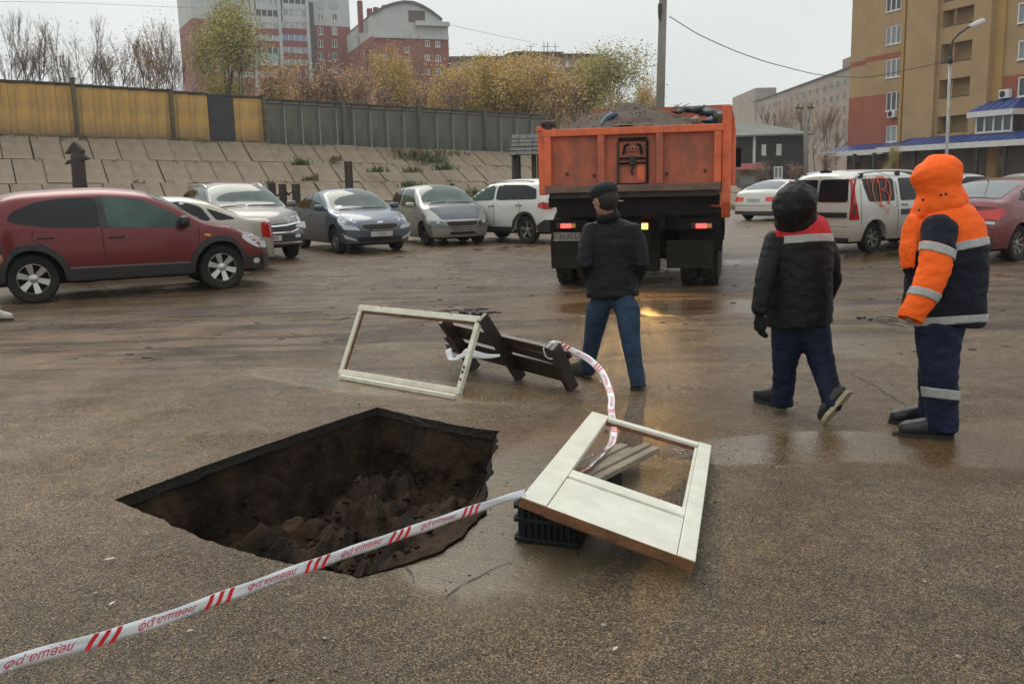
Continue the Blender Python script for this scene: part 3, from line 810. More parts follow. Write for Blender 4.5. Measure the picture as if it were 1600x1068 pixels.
for x in (501, 521):
    u, z = F1.uz(x, 8); Mx = Matrix((F1.u, F1.n, V((0, 0, 1)))).transposed(); mb.lathe([(1.0, .02), (1.0, .12), (0, .12)], F1.pt(u, z), 14, Mx)
mb.obj('round_ornament', mat('ornament', (.38, .4, .39), .8), B1)

# --- arched roof tower
pc = P(585, 100, 185)
F2 = Facade((pc.x, pc.y, 0), (.94, .35), (0, -1)); F2s = Facade((pc.x, pc.y, 0), (-.35, .94), (-1, 0))
uR = F2.uz(702, 100)[0]; uS = F2s.uz(542, 60)[0]; zw = F2.uz(640, 57)[1]; zE = F2.uz(700, 40)[1]; zS = F2s.uz(560, 70)[1]
ops = [F2.rect(x - 4, y - 5, x + 4, y + 5) for x, y in ((668, 68), (684, 69), (668, 90), (685, 91), (668, 112), (685, 113), (602, 90), (602, 112), (636, 78), (636, 98))] + [F2.rect(682, 47, 687, 54)]
B2 = bld('arched_roof_tower', 'red brick tower with white top and curved roof in the left distance')
mb = MB()
wall_mb(mb, F2, 0, uR, 0, zE, ops, lambda u, z: 1 if z < zw else 0, ((), (zw,)), .3)
sops = [F2s.rect(x - 3, y - 4, x + 3, y + 4) for x, y in ((555, 52), (566, 40), (553, 88), (566, 80), (553, 110), (567, 103))]
wall_mb(mb, F2s, 0, uS, 0, zE, sops, lambda u, z: 1 if z < zw else 0, ((), (zw,)), .3)
arc = [F2.uz(*q) for q in ((585, 24), (600, 13), (615, 8), (630, 5), (645, 6), (660, 12), (675, 21), (690, 33))]
arc[0] = (0, arc[0][1])
pts = [(0, zE)] + arc + [(arc[-1][0], zE)]
mb.cm = 0
mb.rings([[F2.pt(u, max(z, zE), 0) for u, z in pts], [F2.pt(u, max(z, zE), -uS) for u, z in pts]])
mb.cm = 1
mb.quad(F2.pt(uR, 0), F2.pt(uR, zE), F2.pt(uR, zE, -uS), F2.pt(uR, 0, -uS))
mb.obj('wall', [wht, rb2], B2)
for o_ in ops: window(B2, F2, o_, 1, n=-.2, fw=.14)
for o_ in sops: window(B2, F2s, o_, 1, n=-.2, fw=.14)
mb = MB(); top = [F2.pt(u, z, .6) for u, z in arc]
for (a, b) in zip(arc, arc[1:]):
    A0, B0 = F2.pt(a[0], a[1], .5), F2.pt(b[0], b[1], .5); A1, B1_ = F2.pt(a[0], a[1], -uS - .5), F2.pt(b[0], b[1], -uS - .5); h = V((0, 0, .45))
    mb.rings([[A0, B0, B1_, A1], [A0 + h, B0 + h, B1_ + h, A1 + h]])
mb.obj('roof', mat('slate_roof', (.1, .1, .1), .6), B2)
for x, y, h in ((572, 14, 3.0), (587, 12, .9), (597, 10, .9), (611, 6, .8), (676, 20, 1)):
    mb = MB(); u, z = F2.uz(x, y); fbox(mb, F2, u - .45, u + .45, z - 3.5, z + h * .8, -6, -5); mb.obj('chimney', rb2, B2)
u0, z0, u1, z1 = F2.rect(638, 17, 664, 35); mb = MB(); fbox(mb, F2, u0, u1, z0, z1, 0, .05); mb.obj('gable_shade_panel', mat('gable_shade', (.12, .09, .09), .8), B2)  # dark panel flat on the wall, recess shade put into its colour
mb = MB(); z_ = F2.uz(600, 57)[1]; fbox(mb, F2, 0, uR, z_ - .3, z_ + .3, .0, .35); fbox(mb, F2, F2.uz(648, 50)[0], uR, F2.uz(675, 42)[1], F2.uz(675, 35)[1], 0, 1.2); mb.obj('cornice', wht, B2)

# --- low brown blocks behind the yellow trees
brn = mat('brown_brick_far', (.3, .2, .15), .85, c2=(.24, .165, .13), vs=.15)
p = P(706, 120, 165); F3 = Facade((p.x, p.y, 0), (1, .12), (0, -1))
ops = [F3.rect(x - 3.5, y - 5, x + 3.5, y + 5) for y in (108, 126) for x in range(720, 800, 15)]
B3 = far_block('brown_apartment_block', 'low brown apartment block left of the orange trees in the distance', F3, 0, F3.uz(800, 110)[0], F3.uz(750, 92)[1], 14, [brn], ops, lambda u, z: 0)
p = P(797, 120, 150); F3b = Facade((p.x, p.y, 0), (1, .25), (0, -1))
ops = [F3b.rect(x - 3.5, y - 5, x + 3.5, y + 5) for y in (100, 120) for x in range(812, 930, 15)]
B3b = far_block('antenna_roof_block', 'brown apartment block with rooftop antennas behind the yellow willow', F3b, 0, F3b.uz(938, 110)[0], F3b.uz(860, 88)[1], 14, [brn], ops, lambda u, z: 0)
mb = MB(); zt = F3b.uz(860, 88)[1] + .4; e = F3b.uz(860, 78)[1]; fbox(mb, F3b, F3b.uz(808, 90)[0], F3b.uz(887, 90)[0], zt, e, -10, -2); mb.obj('roof_house', mat('rust_roof', (.14, .08, .07), .8), B3b)
mb = MB()
for x in (843, 864, 870, 882): u = F3b.uz(x, 80)[0]; c = F3b.pt(u, e, -5); mb.tube([c, c + V((0, 0, R.uniform(1.2, 2)))], .06, 5); mb.bar(c + V((-.6, 0, 1.2)), c + V((.6, 0, 1.2)), .05, .05)
mb.obj('antenna', dark, B3b)

# --- long grey block, far right of the truck
gpl = mat('grey_panel_wall', (.36, .3, .25), .85, c2=(.27, .225, .19), vs=.12)
F4 = Facade((74, 200, 0), (.03, 1), (-1, 0))
ops = []
for px in (1320, 1309, 1299, 1288, 1277, 1266, 1256, 1246, 1237, 1228, 1219, 1211, 1203, 1195):
    for k in range(7):
        u = F4.uz(px, 150)[0]; zt = F4.uz(1320, 110)[1]; z = zt - 2.6 - k * 2.85; ops.append((u - .9, z - .7, u + .9, z + .8))
ops = [o for o in ops if o[1] > 4]
B4 = far_block('grey_panel_block', 'long grey many storey panel block between the dark house and the brick block', F4, -6, F4.uz(1178, 150)[0], F4.uz(1320, 110)[1], 14, [gpl], ops, lambda u, z: 0, rev=.08, gm=glass, fm=mat('far_frame', (.26, .23, .21), .7))
mb = MB(); fbox(mb, F4, F4.uz(1182, 150)[0], F4.uz(1182, 150)[0] + 34, 0, F4.uz(1181, 138)[1], -6, .3); mb.obj('end_tower', gpl, B4)
mb = MB(); fbox(mb, F4, 4, 18, F4.uz(1320, 110)[1], F4.uz(1320, 110)[1] + 3.2, -9, -2); mb.obj('roof_house', brn, B4)

# --- dark wooden house
p = P(1150, 250, 88); F5 = Facade((p.x, p.y, 0), (1, -.08), (0, -1))
uW = F5.uz(1258, 250)[0]; zE5 = F5.uz(1200, 213)[1]; zR5 = F5.uz(1190, 192)[1]
ops = [F5.rect(1190, 225, 1197, 242), F5.rect(1213, 225, 1221, 242), F5.rect(1209, 260, 1223, 279), F5.rect(1166, 262, 1176, 279)]
B5 = bld('wooden_house', 'dark two storey wooden house with grey hip roof right of the truck'); mb = MB()
wall_mb(mb, F5, 0, uW, 0, zE5, ops, lambda u, z: 0, rev=.15); mb.quad(F5.pt(uW, 0), F5.pt(uW, zE5), F5.pt(uW, zE5, -9), F5.pt(uW, 0, -9)); mb.quad(F5.pt(0, 0), F5.pt(0, zE5), F5.pt(0, zE5, -9), F5.pt(0, 0, -9))
wd = mat('dark_timber', (.045, .045, .045), .85, c2=(.03, .03, .032), vs=1, sx=(.3, .3, 6)); mb.obj('wall', wd, B5)
for o_ in ops: window(B5, F5, o_, 1, n=-.1, fw=.12, gm=curt)
nb = int(zE5 / .32); bm_ = MB(); bm_.box((0, 0, 0), (uW, .03, .3)); bme = bm_.me('board', wd)
for k in range(nb):
    z = .16 + k * .32
    segs = [(0, uW)]
    for o_ in ops:
        if o_[1] - .1 < z < o_[3] + .1: segs = [q for s_ in segs for q in ((s_[0], min(s_[1], o_[0] - .05)), (max(s_[0], o_[2] + .05), s_[1])) if q[1] - q[0] > .2]
    mb = MB()
    for a, b in segs: fbox(mb, F5, a, b, z - .14, z + .15, 0, .04)
    mb.obj('board', wd, B5)
mb = MB(); hx = 3.2
mb.rings([[F5.pt(-.5, zE5, .6), F5.pt(uW + .5, zE5, .6), F5.pt(uW + .5, zE5, -9.6), F5.pt(-.5, zE5, -9.6)], [F5.pt(-.5, zE5 + .15, .6), F5.pt(uW + .5, zE5 + .15, .6), F5.pt(uW + .5, zE5 + .15, -9.6), F5.pt(-.5, zE5 + .15, -9.6)], [F5.pt(.6, zR5 + .2, -4), F5.pt(uW - 2.6, zR5, -4), F5.pt(uW - 2.6, zR5, -5), F5.pt(.6, zR5 + .2, -5)]])
mb.obj('roof', mat('grey_roof', (.2, .2, .185), .7, c2=(.15, .15, .135), vs=.5), B5)
mb = MB(); u = F5.uz(1178, 240)[0]; fbox(mb, F5, u - .12, u + .12, 0, zE5, .03, .16); mb.obj('drain_pipe', fasc, B5)
# little kiosk with a red awning in front of the house
kp = P(1162, 262, 80); K = empty('kiosk', (kp.x, kp.y, 0), .1, 'small kiosk with red awning beside the dark wooden house', 'kiosk')
mb = MB(); mb.box((0, 0, 1.1), (2.2, 1.6, 2.2)); mb.obj('wall', mat('kiosk_wall', (.16, .15, .13), .8, var=.2), K)
mb = MB(); mb.rings([[(-1.2, -1.5, 2.1), (1.2, -1.5, 2.1), (1.2, -.7, 2.6), (-1.2, -.7, 2.6)], [(-1.2, -1.5, 2.2), (1.2, -1.5, 2.2), (1.2, -.7, 2.7), (-1.2, -.7, 2.7)]]); mb.obj('awning', mat('red_awning', (.25, .035, .035), .6), K)
mb = MB(); mb.box((0, -.83, 1.3), (1.3, .05, .7)); mb.obj('window', curt, K)

# ================================================================== POLES, LAMPS, WIRES
conc = mat('pole_concrete', (.26, .235, .2), .8, c2=(.18, .165, .14), vs=3, sx=(1, 1, .3))
a = P(1031.5, 165, 36); t_ = P(1036, 0, 36); ax_ = (t_ - a).normalized(); base = a - ax_ * (a.z / ax_.z); topp = base + ax_ * 11
e = empty('utility_pole', base, 0, 'thick concrete utility pole rising behind the dump truck load', 'pole')
mb = MB(); mb.tube([(0, 0, 0), topp - base], [.19, .13], 12); mb.obj('shaft', conc, e, smooth=True)
mb = MB(); c = P(1031, 14, 35.85) - base; mb.box(c, (.12, .16, .35)); mb.tube([c - V((0, 0, .4)), c - V((.02, 0, .2))], .05, 6); mb.obj('junction_box', gatem, e)
lpb = G(1484, 290); lp = P(1480, 240, 42); lt = P(1484.5, 92, 42)
e = empty('street_lamp', (lp.x, lp.y, 0), 0, 'grey street lamp with curved arm in front of the brick block balconies', 'street lamp')
steel = mat('galvanised_steel', (.3, .3, .29), .45, metal=.5, var=.2)
mb = MB(); q = V((lp.x, lp.y, 0)); mb.tube([(0, 0, 0), (.0, 0, 1), lt - q], [.085, .075, .055], 10); mb.obj('pole', steel, e, smooth=True)
arm = [P(*k, 42) - q for k in ((1484.5, 94), (1485, 76), (1489, 63), (1498, 53), (1511, 44), (1524, 38))]
mb = MB(); mb.tube(arm, .045, 8); mb.box(arm[0], (.16, .16, .3)); mb.obj('arm', gatem, e, smooth=True)
hd = P(1527, 36.5, 42) - q; dr = (arm[-1] - arm[-2]).normalized()
mb = MB(); mb.tube([hd - dr * .42, hd - dr * .3, hd, hd + dr * .28, hd + dr * .36], [.04, .09, .12, .1, .03], 10, flat=.5); mb.obj('lamp_head', mat('lamp_shell', (.6, .6, .58), .4), e, smooth=True)
pp = P(1262, 245, 70); pt = P(1258, 160, 70)
e = empty('utility_pole', (pp.x, pp.y, 0), 0, 'slim grey pole with small crossarm at the right corner of the dark house', 'pole')
mb = MB(); q = V((pp.x, pp.y, 0)); mb.tube([(0, 0, 0), pt - q], [.2, .14], 8); mb.obj('shaft', conc, e, smooth=True)
mb = MB(); z = (pt - q); mb.box(z - V((0, 0, .4)), (1.3, .1, .12)); 
for dx in (-.5, .5): mb.tube([z + V((dx, 0, -.34)), z + V((dx, 0, -.1))], .05, 6)
mb.obj('crossarm', gatem, e)
wm = mat('cable', (.06, .06, .065), .7)
def wire(label, pts, Ds, r=.02):
    r *= .6
    q = [P(x, y, d) for (x, y), d in zip(pts, Ds)]
    out = []
    fx = pchip([(i, p.x) for i, p in enumerate(q)]); fy = pchip([(i, p.y) for i, p in enumerate(q)]); fz = pchip([(i, p.z) for i, p in enumerate(q)])
    for k in range(12 * (len(q) - 1) + 1): t = k / 12; out.append((fx(t), fy(t), fz(t)))
    mb = MB(); mb.tube(out, r, 5); tag(mb.obj('overhead_cable', wm), label, 'cable')
wire('thick cable sagging from the utility pole to the brick block', ((1046, 26), (1100, 58), (1160, 84), (1220, 103), (1290, 118), (1350, 121), (1480, 96)), (36, 37, 39, 41, 44, 44.5, 42.1), .03)
wire('thin faint cable crossing the sky left of the utility pole', ((698, 38), (760, 52), (830, 66)), (80, 90, 100), .025)
wire('thin faint cable crossing the sky above the bare birches', ((-40, 2), (120, 5), (311, 13)), (60, 62, 64), .015)
wire('thin cable descending to the grey panel block', ((1170, 158), (1230, 150), (1318, 132)), (85, 95, 105), .03)

# --- playground pieces at the foot of the slope
pw = mat('dark_playground_wood', (.05, .035, .028), .8, c2=(.03, .022, .018), vs=4, sx=(1, 1, .3))
q = P(830, 262, 38.5)
e = empty('wooden_shelter', (q.x, q.y, 0), -.12, 'dark wooden playground shelter with shingled gable roof behind the truck', 'shelter')
zr, ze = P(815, 212, 38.5).z, P(815, 237, 38.5).z
for x, y in ((-.62, -.7), (.18, -.7), (.4, -.6), (-.62, .9), (1.6, -.7), (1.6, .9)):
    mb = MB(); mb.tube([(x, y, 0), (x, y, ze)], .1, 8); mb.obj('post', pw, e, smooth=True)
for z in (.9, 1.25, 1.6):
    mb = MB(); mb.bar((-.62, -.7, z), (1.6, -.7, z), .05, .07); mb.obj('rail', pw, e)
mb = MB(); x0, x1 = -.75, 1.95
mb.rings([[(x0, -1.0, ze - .1), (x0, 0, zr), (x0, 1.2, ze - .1)], [(x1, -1.0, ze - .1), (x1, 0, zr), (x1, 1.2, ze - .1)]])
rf = mb.obj('roof', pw, e)
shm = mat('shingle_grey', (.1, .095, .09), .8, var=.3, vs=5); 
for r_ in range(5):
    for c_ in range(9):
        t = r_ / 5; y = -1.12 + (1.12) * t; z = lerp(ze - .16, zr + .02, t); mb = MB()
        mb.box((x0 + (c_ + .5) * .3 + R.uniform(-.01, .01), y + .13, z + .1 + R.uniform(-.01, .01)), (.28, .34, .03), Matrix.Rotation(math.atan2(zr - ze, 1.1), 3, 'X')); mb.obj('shingle', shm, rf)
q = P(124, 262, 30)
e = empty('carved_totem', (q.x, q.y, 0), 0, 'dark carved wooden totem post with arrow shaped head behind the red car', 'totem')
f = lambda x, y: P(x, y, 30) - V((q.x, q.y, 0))
mb = MB(); mb.tube([(0.1, 0, 0), f(124.5, 285), f(122, 255), f(120, 240)], [.24, .22, .21, .19], 10); mb.obj('trunk', pw, e, smooth=True)
for nm, pts in (('top_fin', ((103, 241), (117, 221), (131, 235), (129, 243), (113, 238))), ('right_fin', ((128, 239), (141, 248), (130, 251), (124, 250))), ('left_fin', ((103, 257), (108, 251), (114, 249), (114, 255), (108, 255)))):
    mb = MB(); mb.rings([[f(*p) + V((0, -.14, 0)) for p in pts], [f(*p) + V((0, .14, 0)) for p in pts]]); mb.obj(nm, pw, e, bevel=.02)
for lab, px, y0, D, r in (('leftmost short dark stump with the rope fence beside the grey crossover', 424, 285, 33, .14), ('middle short dark stump of the rope fence between the parked cars', 441, 287, 33, .14), ('right short dark stump of the rope fence behind the blue sedan', 462, 287, 33, .15)):
    t_ = P(px, y0, D); mb = MB(); mb.tube([(t_.x, t_.y, 0), (t_.x, t_.y, t_.z - .02), (t_.x, t_.y, t_.z)], [r, r, r * .8], 10); tag(mb.obj('wooden_stump', pw, smooth=False), lab, 'post', 'stumps of the rope fence')
t_ = P(544, 252, 34); e = empty('tall_post', (t_.x, t_.y, 0), 0, 'tall thin split dark post standing behind the blue sedan', 'post')
for dx in (-.08, .07): mb = MB(); mb.box((dx, 0, t_.z / 2), (.12, .16, t_.z)); mb.obj('plank', pw, e, bevel=.01)
mb = MB()
a, b, c = P(441, 294, 33), P(451, 304, 33), P(462, 296, 33); mb.tube([a, b, c], .05, 6); a, b, c = P(424, 300, 33), P(433, 306, 33), P(441, 300, 33); mb.tube([a, b, c], .04, 6)
tag(mb.obj('fence_rope', pw), 'thick dark rope slung between the short stumps', 'rope')
q = G(682, 360); t_ = P(706, 287, 37); mb = MB(); mb.box((t_.x, t_.y, t_.z / 2), (.18, .18, t_.z)); tag(mb.obj('wooden_stump', pw), 'short reddish stump right of the tall thin post behind the silver hatchback', 'post', None)

hz = bpy.data.materials.new('mist'); hz.use_nodes = True; hn = hz.node_tree.nodes; hn.remove(hn['Principled BSDF'])
pv = hn.new('ShaderNodeVolumePrincipled'); pv.inputs['Density'].default_value = .0005; pv.inputs['Color'].default_value = (1, 1, 1, 1); pv.inputs['Anisotropy'].default_value = .2
hz.node_tree.links.new(pv.outputs[0], hn['Material Output'].inputs['Volume'])
mb = MB(); mb.box((0, 314, 37), (524, 656, 78)); tag(mb.obj('haze', hz), kind='stuff')

# ================================================================== TREES
bark = mat('bark_grey', (.15, .115, .095), .85, var=.3, vs=3)
barkr = mat('bark_reddish', (.21, .14, .12), .85, var=.3, vs=3)
def tree_skel(rr, H, r0, fork=.35, spread=.5, up=.6, depth=4, n_l=(2, 4), lean=0):
    br = []; tips = []
    def grow(p, d, L_, r, dep):
        pts = [p]; k = 4; q = p
        for i in range(k):
            d = (d + V((rr.uniform(-1, 1), rr.uniform(-1, 1), rr.uniform(-.3, .6) * up)) * .16).normalized(); q = q + d * (L_ / k); pts.append(q)
        br.append((pts, [lerp(r, r * .55, i / k) for i in range(k + 1)], dep))
        if dep == 0: tips.append((pts[-1], d)); tips.append((pts[2], d)); return
        for i in range(rr.randint(*n_l)):
            a = rr.uniform(0, 6.28); s = V((math.cos(a), math.sin(a), 0)); j = rr.choice((2, 3, 4, 4))
            nd = (d * (1 - spread) + s * spread + V((0, 0, up * .5))).normalized()
            grow(pts[j], nd, L_ * rr.uniform(.5, .75), r * .5 if j < 4 else r * .6, dep - 1)
        if dep > 1: grow(pts[-1], d, L_ * .7, r * .6, dep - 1)
    grow(V((0, 0, 0)), V((lean, 0, 1)).normalized(), H * fork, r0, depth)
    return br, tips
def make_tree(name, seed, H, r0, leaves, lm, bk, lsize=.13, lspread=.5, thin=1.0, **kw):
    rr = random.Random(seed); br, tips = tree_skel(rr, H, r0, **kw)
    zm = max(p.z for b in br for p in b[0]); k = H / zm
    mb = MB()
    for pts, rad, dep in br: mb.tube([p * k for p in pts], [max(.007 * thin, x * .65) for x in rad], 6 if dep > 2 else 4 if dep > 1 else 3, cap=(False, dep == 0))
    tm = mb.me('trunk', bk, smooth=True); cm = None
    if leaves:
        mb = MB(); per = max(1, leaves // len(tips))
        nm = len(lm) if isinstance(lm, list) else 1
        for p, d in tips:
            mb.cm = rr.randrange(nm)
            for i in range(per):
                c = p * k + V((rr.gauss(0, 1), rr.gauss(0, 1), rr.gauss(0, 1))) * lspread
                a = V((rr.gauss(0, 1), rr.gauss(0, 1), rr.gauss(0, 1))).normalized(); b = a.cross(V((rr.gauss(0, 1), rr.gauss(0, 1), rr.gauss(0, 1)))).normalized(); s = lsize * rr.uniform(.5, 1.2)
                if rr.random() < .12: mb.cm = rr.randrange(nm)
                mb.quad(c - a * s, c + b * s * .6, c + a * s, c - b * s * .6)
        cm = mb.me('crown', lm)
    return tm, cm
def put_tree(meshes, name, loc, rz, s, label, cat='tree', group=None, sxy=None):
    e = empty(name, loc, rz, label, cat, group); e.scale = (s * (sxy or 1), s * (sxy or 1), s)
    link('trunk', meshes[0], e)
    if meshes[1]: link('crown', meshes[1], e)
    return e
yl = [mat('leaf_gold', (.66, .45, .16), .7, var=.25, vs=1), mat('leaf_ochre', (.6, .4, .14), .7, var=.25, vs=1), mat('leaf_olive', (.46, .4, .15), .7, var=.25, vs=1)]
ol = [mat('leaf_green', (.33, .32, .12), .7, var=.3, vs=1), mat('leaf_olive2', (.48, .42, .15), .7, var=.25, vs=1), mat('leaf_dull', (.4, .32, .15), .7, var=.25, vs=1)]
rl = [mat('leaf_rust', (.5, .26, .16), .7, var=.3, vs=1), mat('leaf_brown', (.42, .29, .19), .7, var=.3, vs=1), yl[1]]
T_bare = [make_tree('b', 11, 9, .13, 0, None, bark, fork=.34, spread=.3, up=.9, depth=5, n_l=(2, 3), thin=.9), make_tree('b', 12, 9, .12, 110, rl, bark, fork=.3, spread=.3, up=1.0, depth=4, n_l=(3, 4), thin=.8, lsize=.06), make_tree('b', 14, 9, .13, 700, rl, barkr, fork=.28, spread=.45, up=.7, depth=5, n_l=(2, 3), thin=.9, lsize=.06)]
T_ol = [make_tree('o', 21, 9, .14, 9000, ol, bark, lsize=.075, lspread=.5, fork=.3, spread=.38, up=.9, depth=4, n_l=(2, 4)), make_tree('o', 22, 9, .13, 7500, ol, bark, lsize=.075, lspread=.5, fork=.3, spread=.42, up=.8, depth=4, n_l=(2, 3))]
T_y = [make_tree('y', 31, 9, .12, 9500, yl, bark, lsize=.07, lspread=.4, fork=.3, spread=.35, up=1, depth=4, n_l=(2, 4)), make_tree('y', 32, 9, .12, 7500, yl, bark, lsize=.07, lspread=.4, fork=.34, spread=.3, up=1.1, depth=4, n_l=(2, 3)), make_tree('y', 33, 9, .11, 5500, [yl[1], rl[1], yl[0]], barkr, lsize=.07, lspread=.4, fork=.3, spread=.38, up=.9, depth=4, n_l=(2, 4))]
T_r = [make_tree('r', 41, 6, .09, 1500, rl + [barkr], barkr, lsize=.065, lspread=.4, fork=.25, spread=.4, up=.8, depth=4, n_l=(3, 4)), make_tree('r', 42, 6, .08, 900, rl + [barkr], barkr, lsize=.065, lspread=.4, fork=.25, spread=.3, up=1.2, depth=4, n_l=(3, 4))]
def tr(M, name, px, ytop, D, label, group=None, zb=2.0, sxy=None, rz=None, cat='tree'):
    t = P(px, ytop, D); h0 = 9 if M not in T_r else 6
    return put_tree(M, name, (t.x, t.y, zb), R.uniform(0, 6.28) if rz is None else rz, (t.z - zb) / h0, label, cat, group, sxy)
gB = 'bare trees behind the yellow wall'
for px, yt, D, k, lab in ((3, 5, 52, 0, 'slender bare tree cut by the left edge of the picture above the yellow wall'), (26, 12, 50, 0, 'second bare tree from the left edge, forked low above the wall'), (52, 32, 56, 1, 'short twiggy bare tree between the two leftmost tall trunks'), (86, 22, 50, 0, 'bare tree with dark straight trunk halfway to the wall step'), (104, 60, 54, 1, 'low twiggy sapling right of the dark straight trunk'), (135, 15, 48, 0, 'bare tree with a V shaped top standing above the wall step'), (165, 70, 55, 1, 'small thin sapling behind the wall just right of the step'), (196, 55, 55, 2, 'loose reddish bush tree left of the large pinkish crown'), (228, 17, 50, 2, 'widest bare tree with reddish leaves above the yellow wall'), (264, 25, 49, 0, 'tall bare trunk next to the olive leafed tree'), (283, 70, 52, 1, 'small bare sapling touching the olive leafed tree')):
    tr(T_bare[k], 'bare_tree', px, yt, D, lab, gB, 3.4, .75 if k != 2 else .9)
for px, yt, D, k, s, lab in ((338, -2, 54, 0, .8, 'tall olive green tree in front of the white and red tower'), (378, 36, 55, 1, 1.1, 'lower olive tree right of the tallest green tree'), (316, 40, 56, 1, .9, 'thin olive tree at the left side of the tall green tree')):
    tr(T_ol[k], 'olive_tree', px, yt, D, lab, 'olive leaved trees before the tower', 3.2, s)
gY = 'yellow autumn trees behind the grey wall'
for px, yt, D, k, s, lab in ((455, 95, 70, 2, 1.1, 'small golden tree at the foot of the tower balconies'), (603, 76, 66, 1, .8, 'narrow yellow tree before the left half of the arched tower'), (645, 86, 66, 0, .8, 'bright gold tree before the right half of the arched tower'), (690, 128, 72, 1, .8, 'low yellow tree at the right foot of the arched tower'), (735, 96, 70, 2, 1.5, 'orange brown tree at the left end of the far brown block'), (765, 88, 68, 0, 1.4, 'orange yellow tree covering the middle of the brown block'), (803, 90, 68, 2, 1.5, 'rusty yellow tree under the gap between the two brown blocks'), (838, 84, 70, 0, 1.4, 'full ochre willow left of the pale green crown'), (872, 84, 68, 1, 1.6, 'ochre tree between the willow and the pale green crown'), (1000, 118, 74, 2, .8, 'sparse pale tree just left of the concrete utility pole'), (1022, 132, 76, 1, .7, 'thin low tree behind the concrete utility pole')):
    tr(T_y[k], 'yellow_tree', px, yt, D, lab, gY, 2.0, s)
for px, yt, D, k, s, lab in ((922, 76, 66, 1, 1.3, 'pale green yellow tree rising above the left of the truck'), (962, 84, 68, 1, 1.4, 'pale green tree directly behind the soil load'),):
    tr(T_ol[k], 'pale_green_tree', px, yt, D, lab, 'pale green trees over the truck', 1.6, s)
tr(T_bare[2], 'bare_tree', 634, 38, 90, 'dark bare treetop in front of the arched tower gable', None, 2, .6)
tr(T_bare[1], 'bare_tree', 578, 45, 85, 'thin bare poplar at the left corner of the arched tower', None, 2, .5)
for i, (px, yt) in enumerate(((470, 112), (492, 104), (515, 98), (540, 95), (562, 108), (585, 112), (620, 118), (665, 120), (706, 118), (725, 125), (430, 118), (405, 95), (780, 118), (855, 118), (900, 120), (980, 138))):
    tr(T_r[i % 2], 'rusty_bush', px, yt, R.uniform(58, 68), None, None, 2.6 if px < 700 else 2.0, 1.1, cat='bush')['label'] = ('rusty red bush showing over the grey wall, ' + ['left end by the yellow panels', 'below the tower balconies', 'below the dark stair shaft', 'left of the narrow yellow tree', 'below the two tower gap', 'beneath the arched tower corner', 'between two golden trees', 'right of the gold tree', 'at the low yellow tree', 'left of the orange brown tree', 'beside the olive tree', 'under the olive tree', 'among the orange trees', 'below the ochre willow', 'before the ochre tree', 'near the truck corner'][i])
for px, yt, D, k, s_, lab in ((548, 104, 72, 2, 1.2, 'thin golden tree in the gap between the two towers'), (700, 112, 74, 2, 1.2, 'wispy orange tree just right of the arched tower'), (722, 106, 66, 1, 1.3, 'narrow golden tree at the corner of the far brown block'), (783, 94, 73, 2, 1.3, 'pinkish orange tree right of the middle of the brown block'), (820, 92, 64, 1, 1.3, 'golden tree left of the full ochre willow'), (856, 86, 64, 2, 1.4, 'orange tree overlapping the full ochre willow'), (893, 88, 72, 0, 1.3, 'ochre tree just left of the pale green crowns'), (515, 112, 68, 2, 1.3, 'thin golden tree below the dark stair shaft'), (425, 104, 60, 2, 1.2, 'thin orange tree right of the olive leaved trees')):
    tr(T_y[k], 'yellow_tree', px, yt, D, lab, gY, 2.0, s_)
for px, yt, k, lab in ((40, 40, 2, 'low spreading bare bush tree between the second and third trunks'), (118, 48, 2, 'spreading bare bush tree left of the wall step'), (180, 40, 0, 'thin leafless sapling right of the V shaped tree'), (212, 36, 1, 'thin leafless tree left of the widest bare tree'), (246, 44, 2, 'spreading bare bush tree right of the widest bare tree')):
    tr(T_bare[k], 'bare_tree', px, yt, 57, lab, gB, 3.2, 1.2)
gR = 'bare trees before the grey panel block'
for i, (px, yt, D, k) in enumerate(((1232, 148, 110, 2), (1252, 150, 105, 1), (1275, 155, 110, 2), (1292, 160, 102, 1), (1308, 168, 106, 2), (1212, 158, 112, 1))):
    tr(T_bare[k], 'bare_tree', px, yt, D, 'leafless brown tree before the grey panel block, ' + ['tallest left one', 'behind the slim pole', 'broad middle one', 'narrow one right of middle', 'nearest the brick block', 'above the roof of the dark house'][i], gR, 0, 1.1)
for i, (px, yt, D, lab) in enumerate(((1185, 252, 70, 'orange shrub in front of the dark wooden house'), (1250, 250, 66, 'rust coloured shrub at the foot of the slim pole'), (1290, 235, 75, 'olive brown shrub beyond the white van roof'), (1150, 262, 60, 'low shrub between the truck and the kiosk'))):
    tr(T_r[i % 2], 'shrub', px, yt, D, lab, None, 0, 1.6, cat='shrub')
t_ = P(1388, 232, 74); tr(T_ol[1], 'small_fir', 1388, 228, 72, 'small dark green tree under the left blue canopy', None, 0, .6)

# ================================================================== CARS
rub = mat('tyre_rubber', (.012, .012, .012), .8, spec=.25, dirt=(-.4, .3, .25), dc=(.1, .075, .055))
blk = mat('black_plastic', (.02, .02, .02), .5, dirt=(.1, .75, .3), dc=(.08, .06, .045))
blkc = mat('clean_black', (.012, .012, .013), .35)
chrome = mat('chrome', (.75, .75, .75), .18, metal=1)
alloy = mat('alloy', (.52, .51, .48), .32, metal=.75)
alloyd = mat('dirty_alloy', (.26, .24, .22), .45, metal=.6)
lens = mat('lamp_lens', (.5, .52, .52), .08, spec=.8)
lensd = mat('lamp_inner', (.16, .17, .17), .15, metal=.7)
redl = mat('tail_lens', (.42, .015, .015), .12, spec=.7)
redb = mat('bright_tail_lens', (.7, .05, .04), .2, spec=.7)
amb = mat('amber_lens', (.7, .3, .05), .2)
gl_dark = mat('tinted_glass', (.01, .01, .013), .05, spec=.3)
gl_green = mat('windscreen_glass', (.09, .125, .11), .06, spec=.5, c2=(.045, .065, .06), vs=1.2)
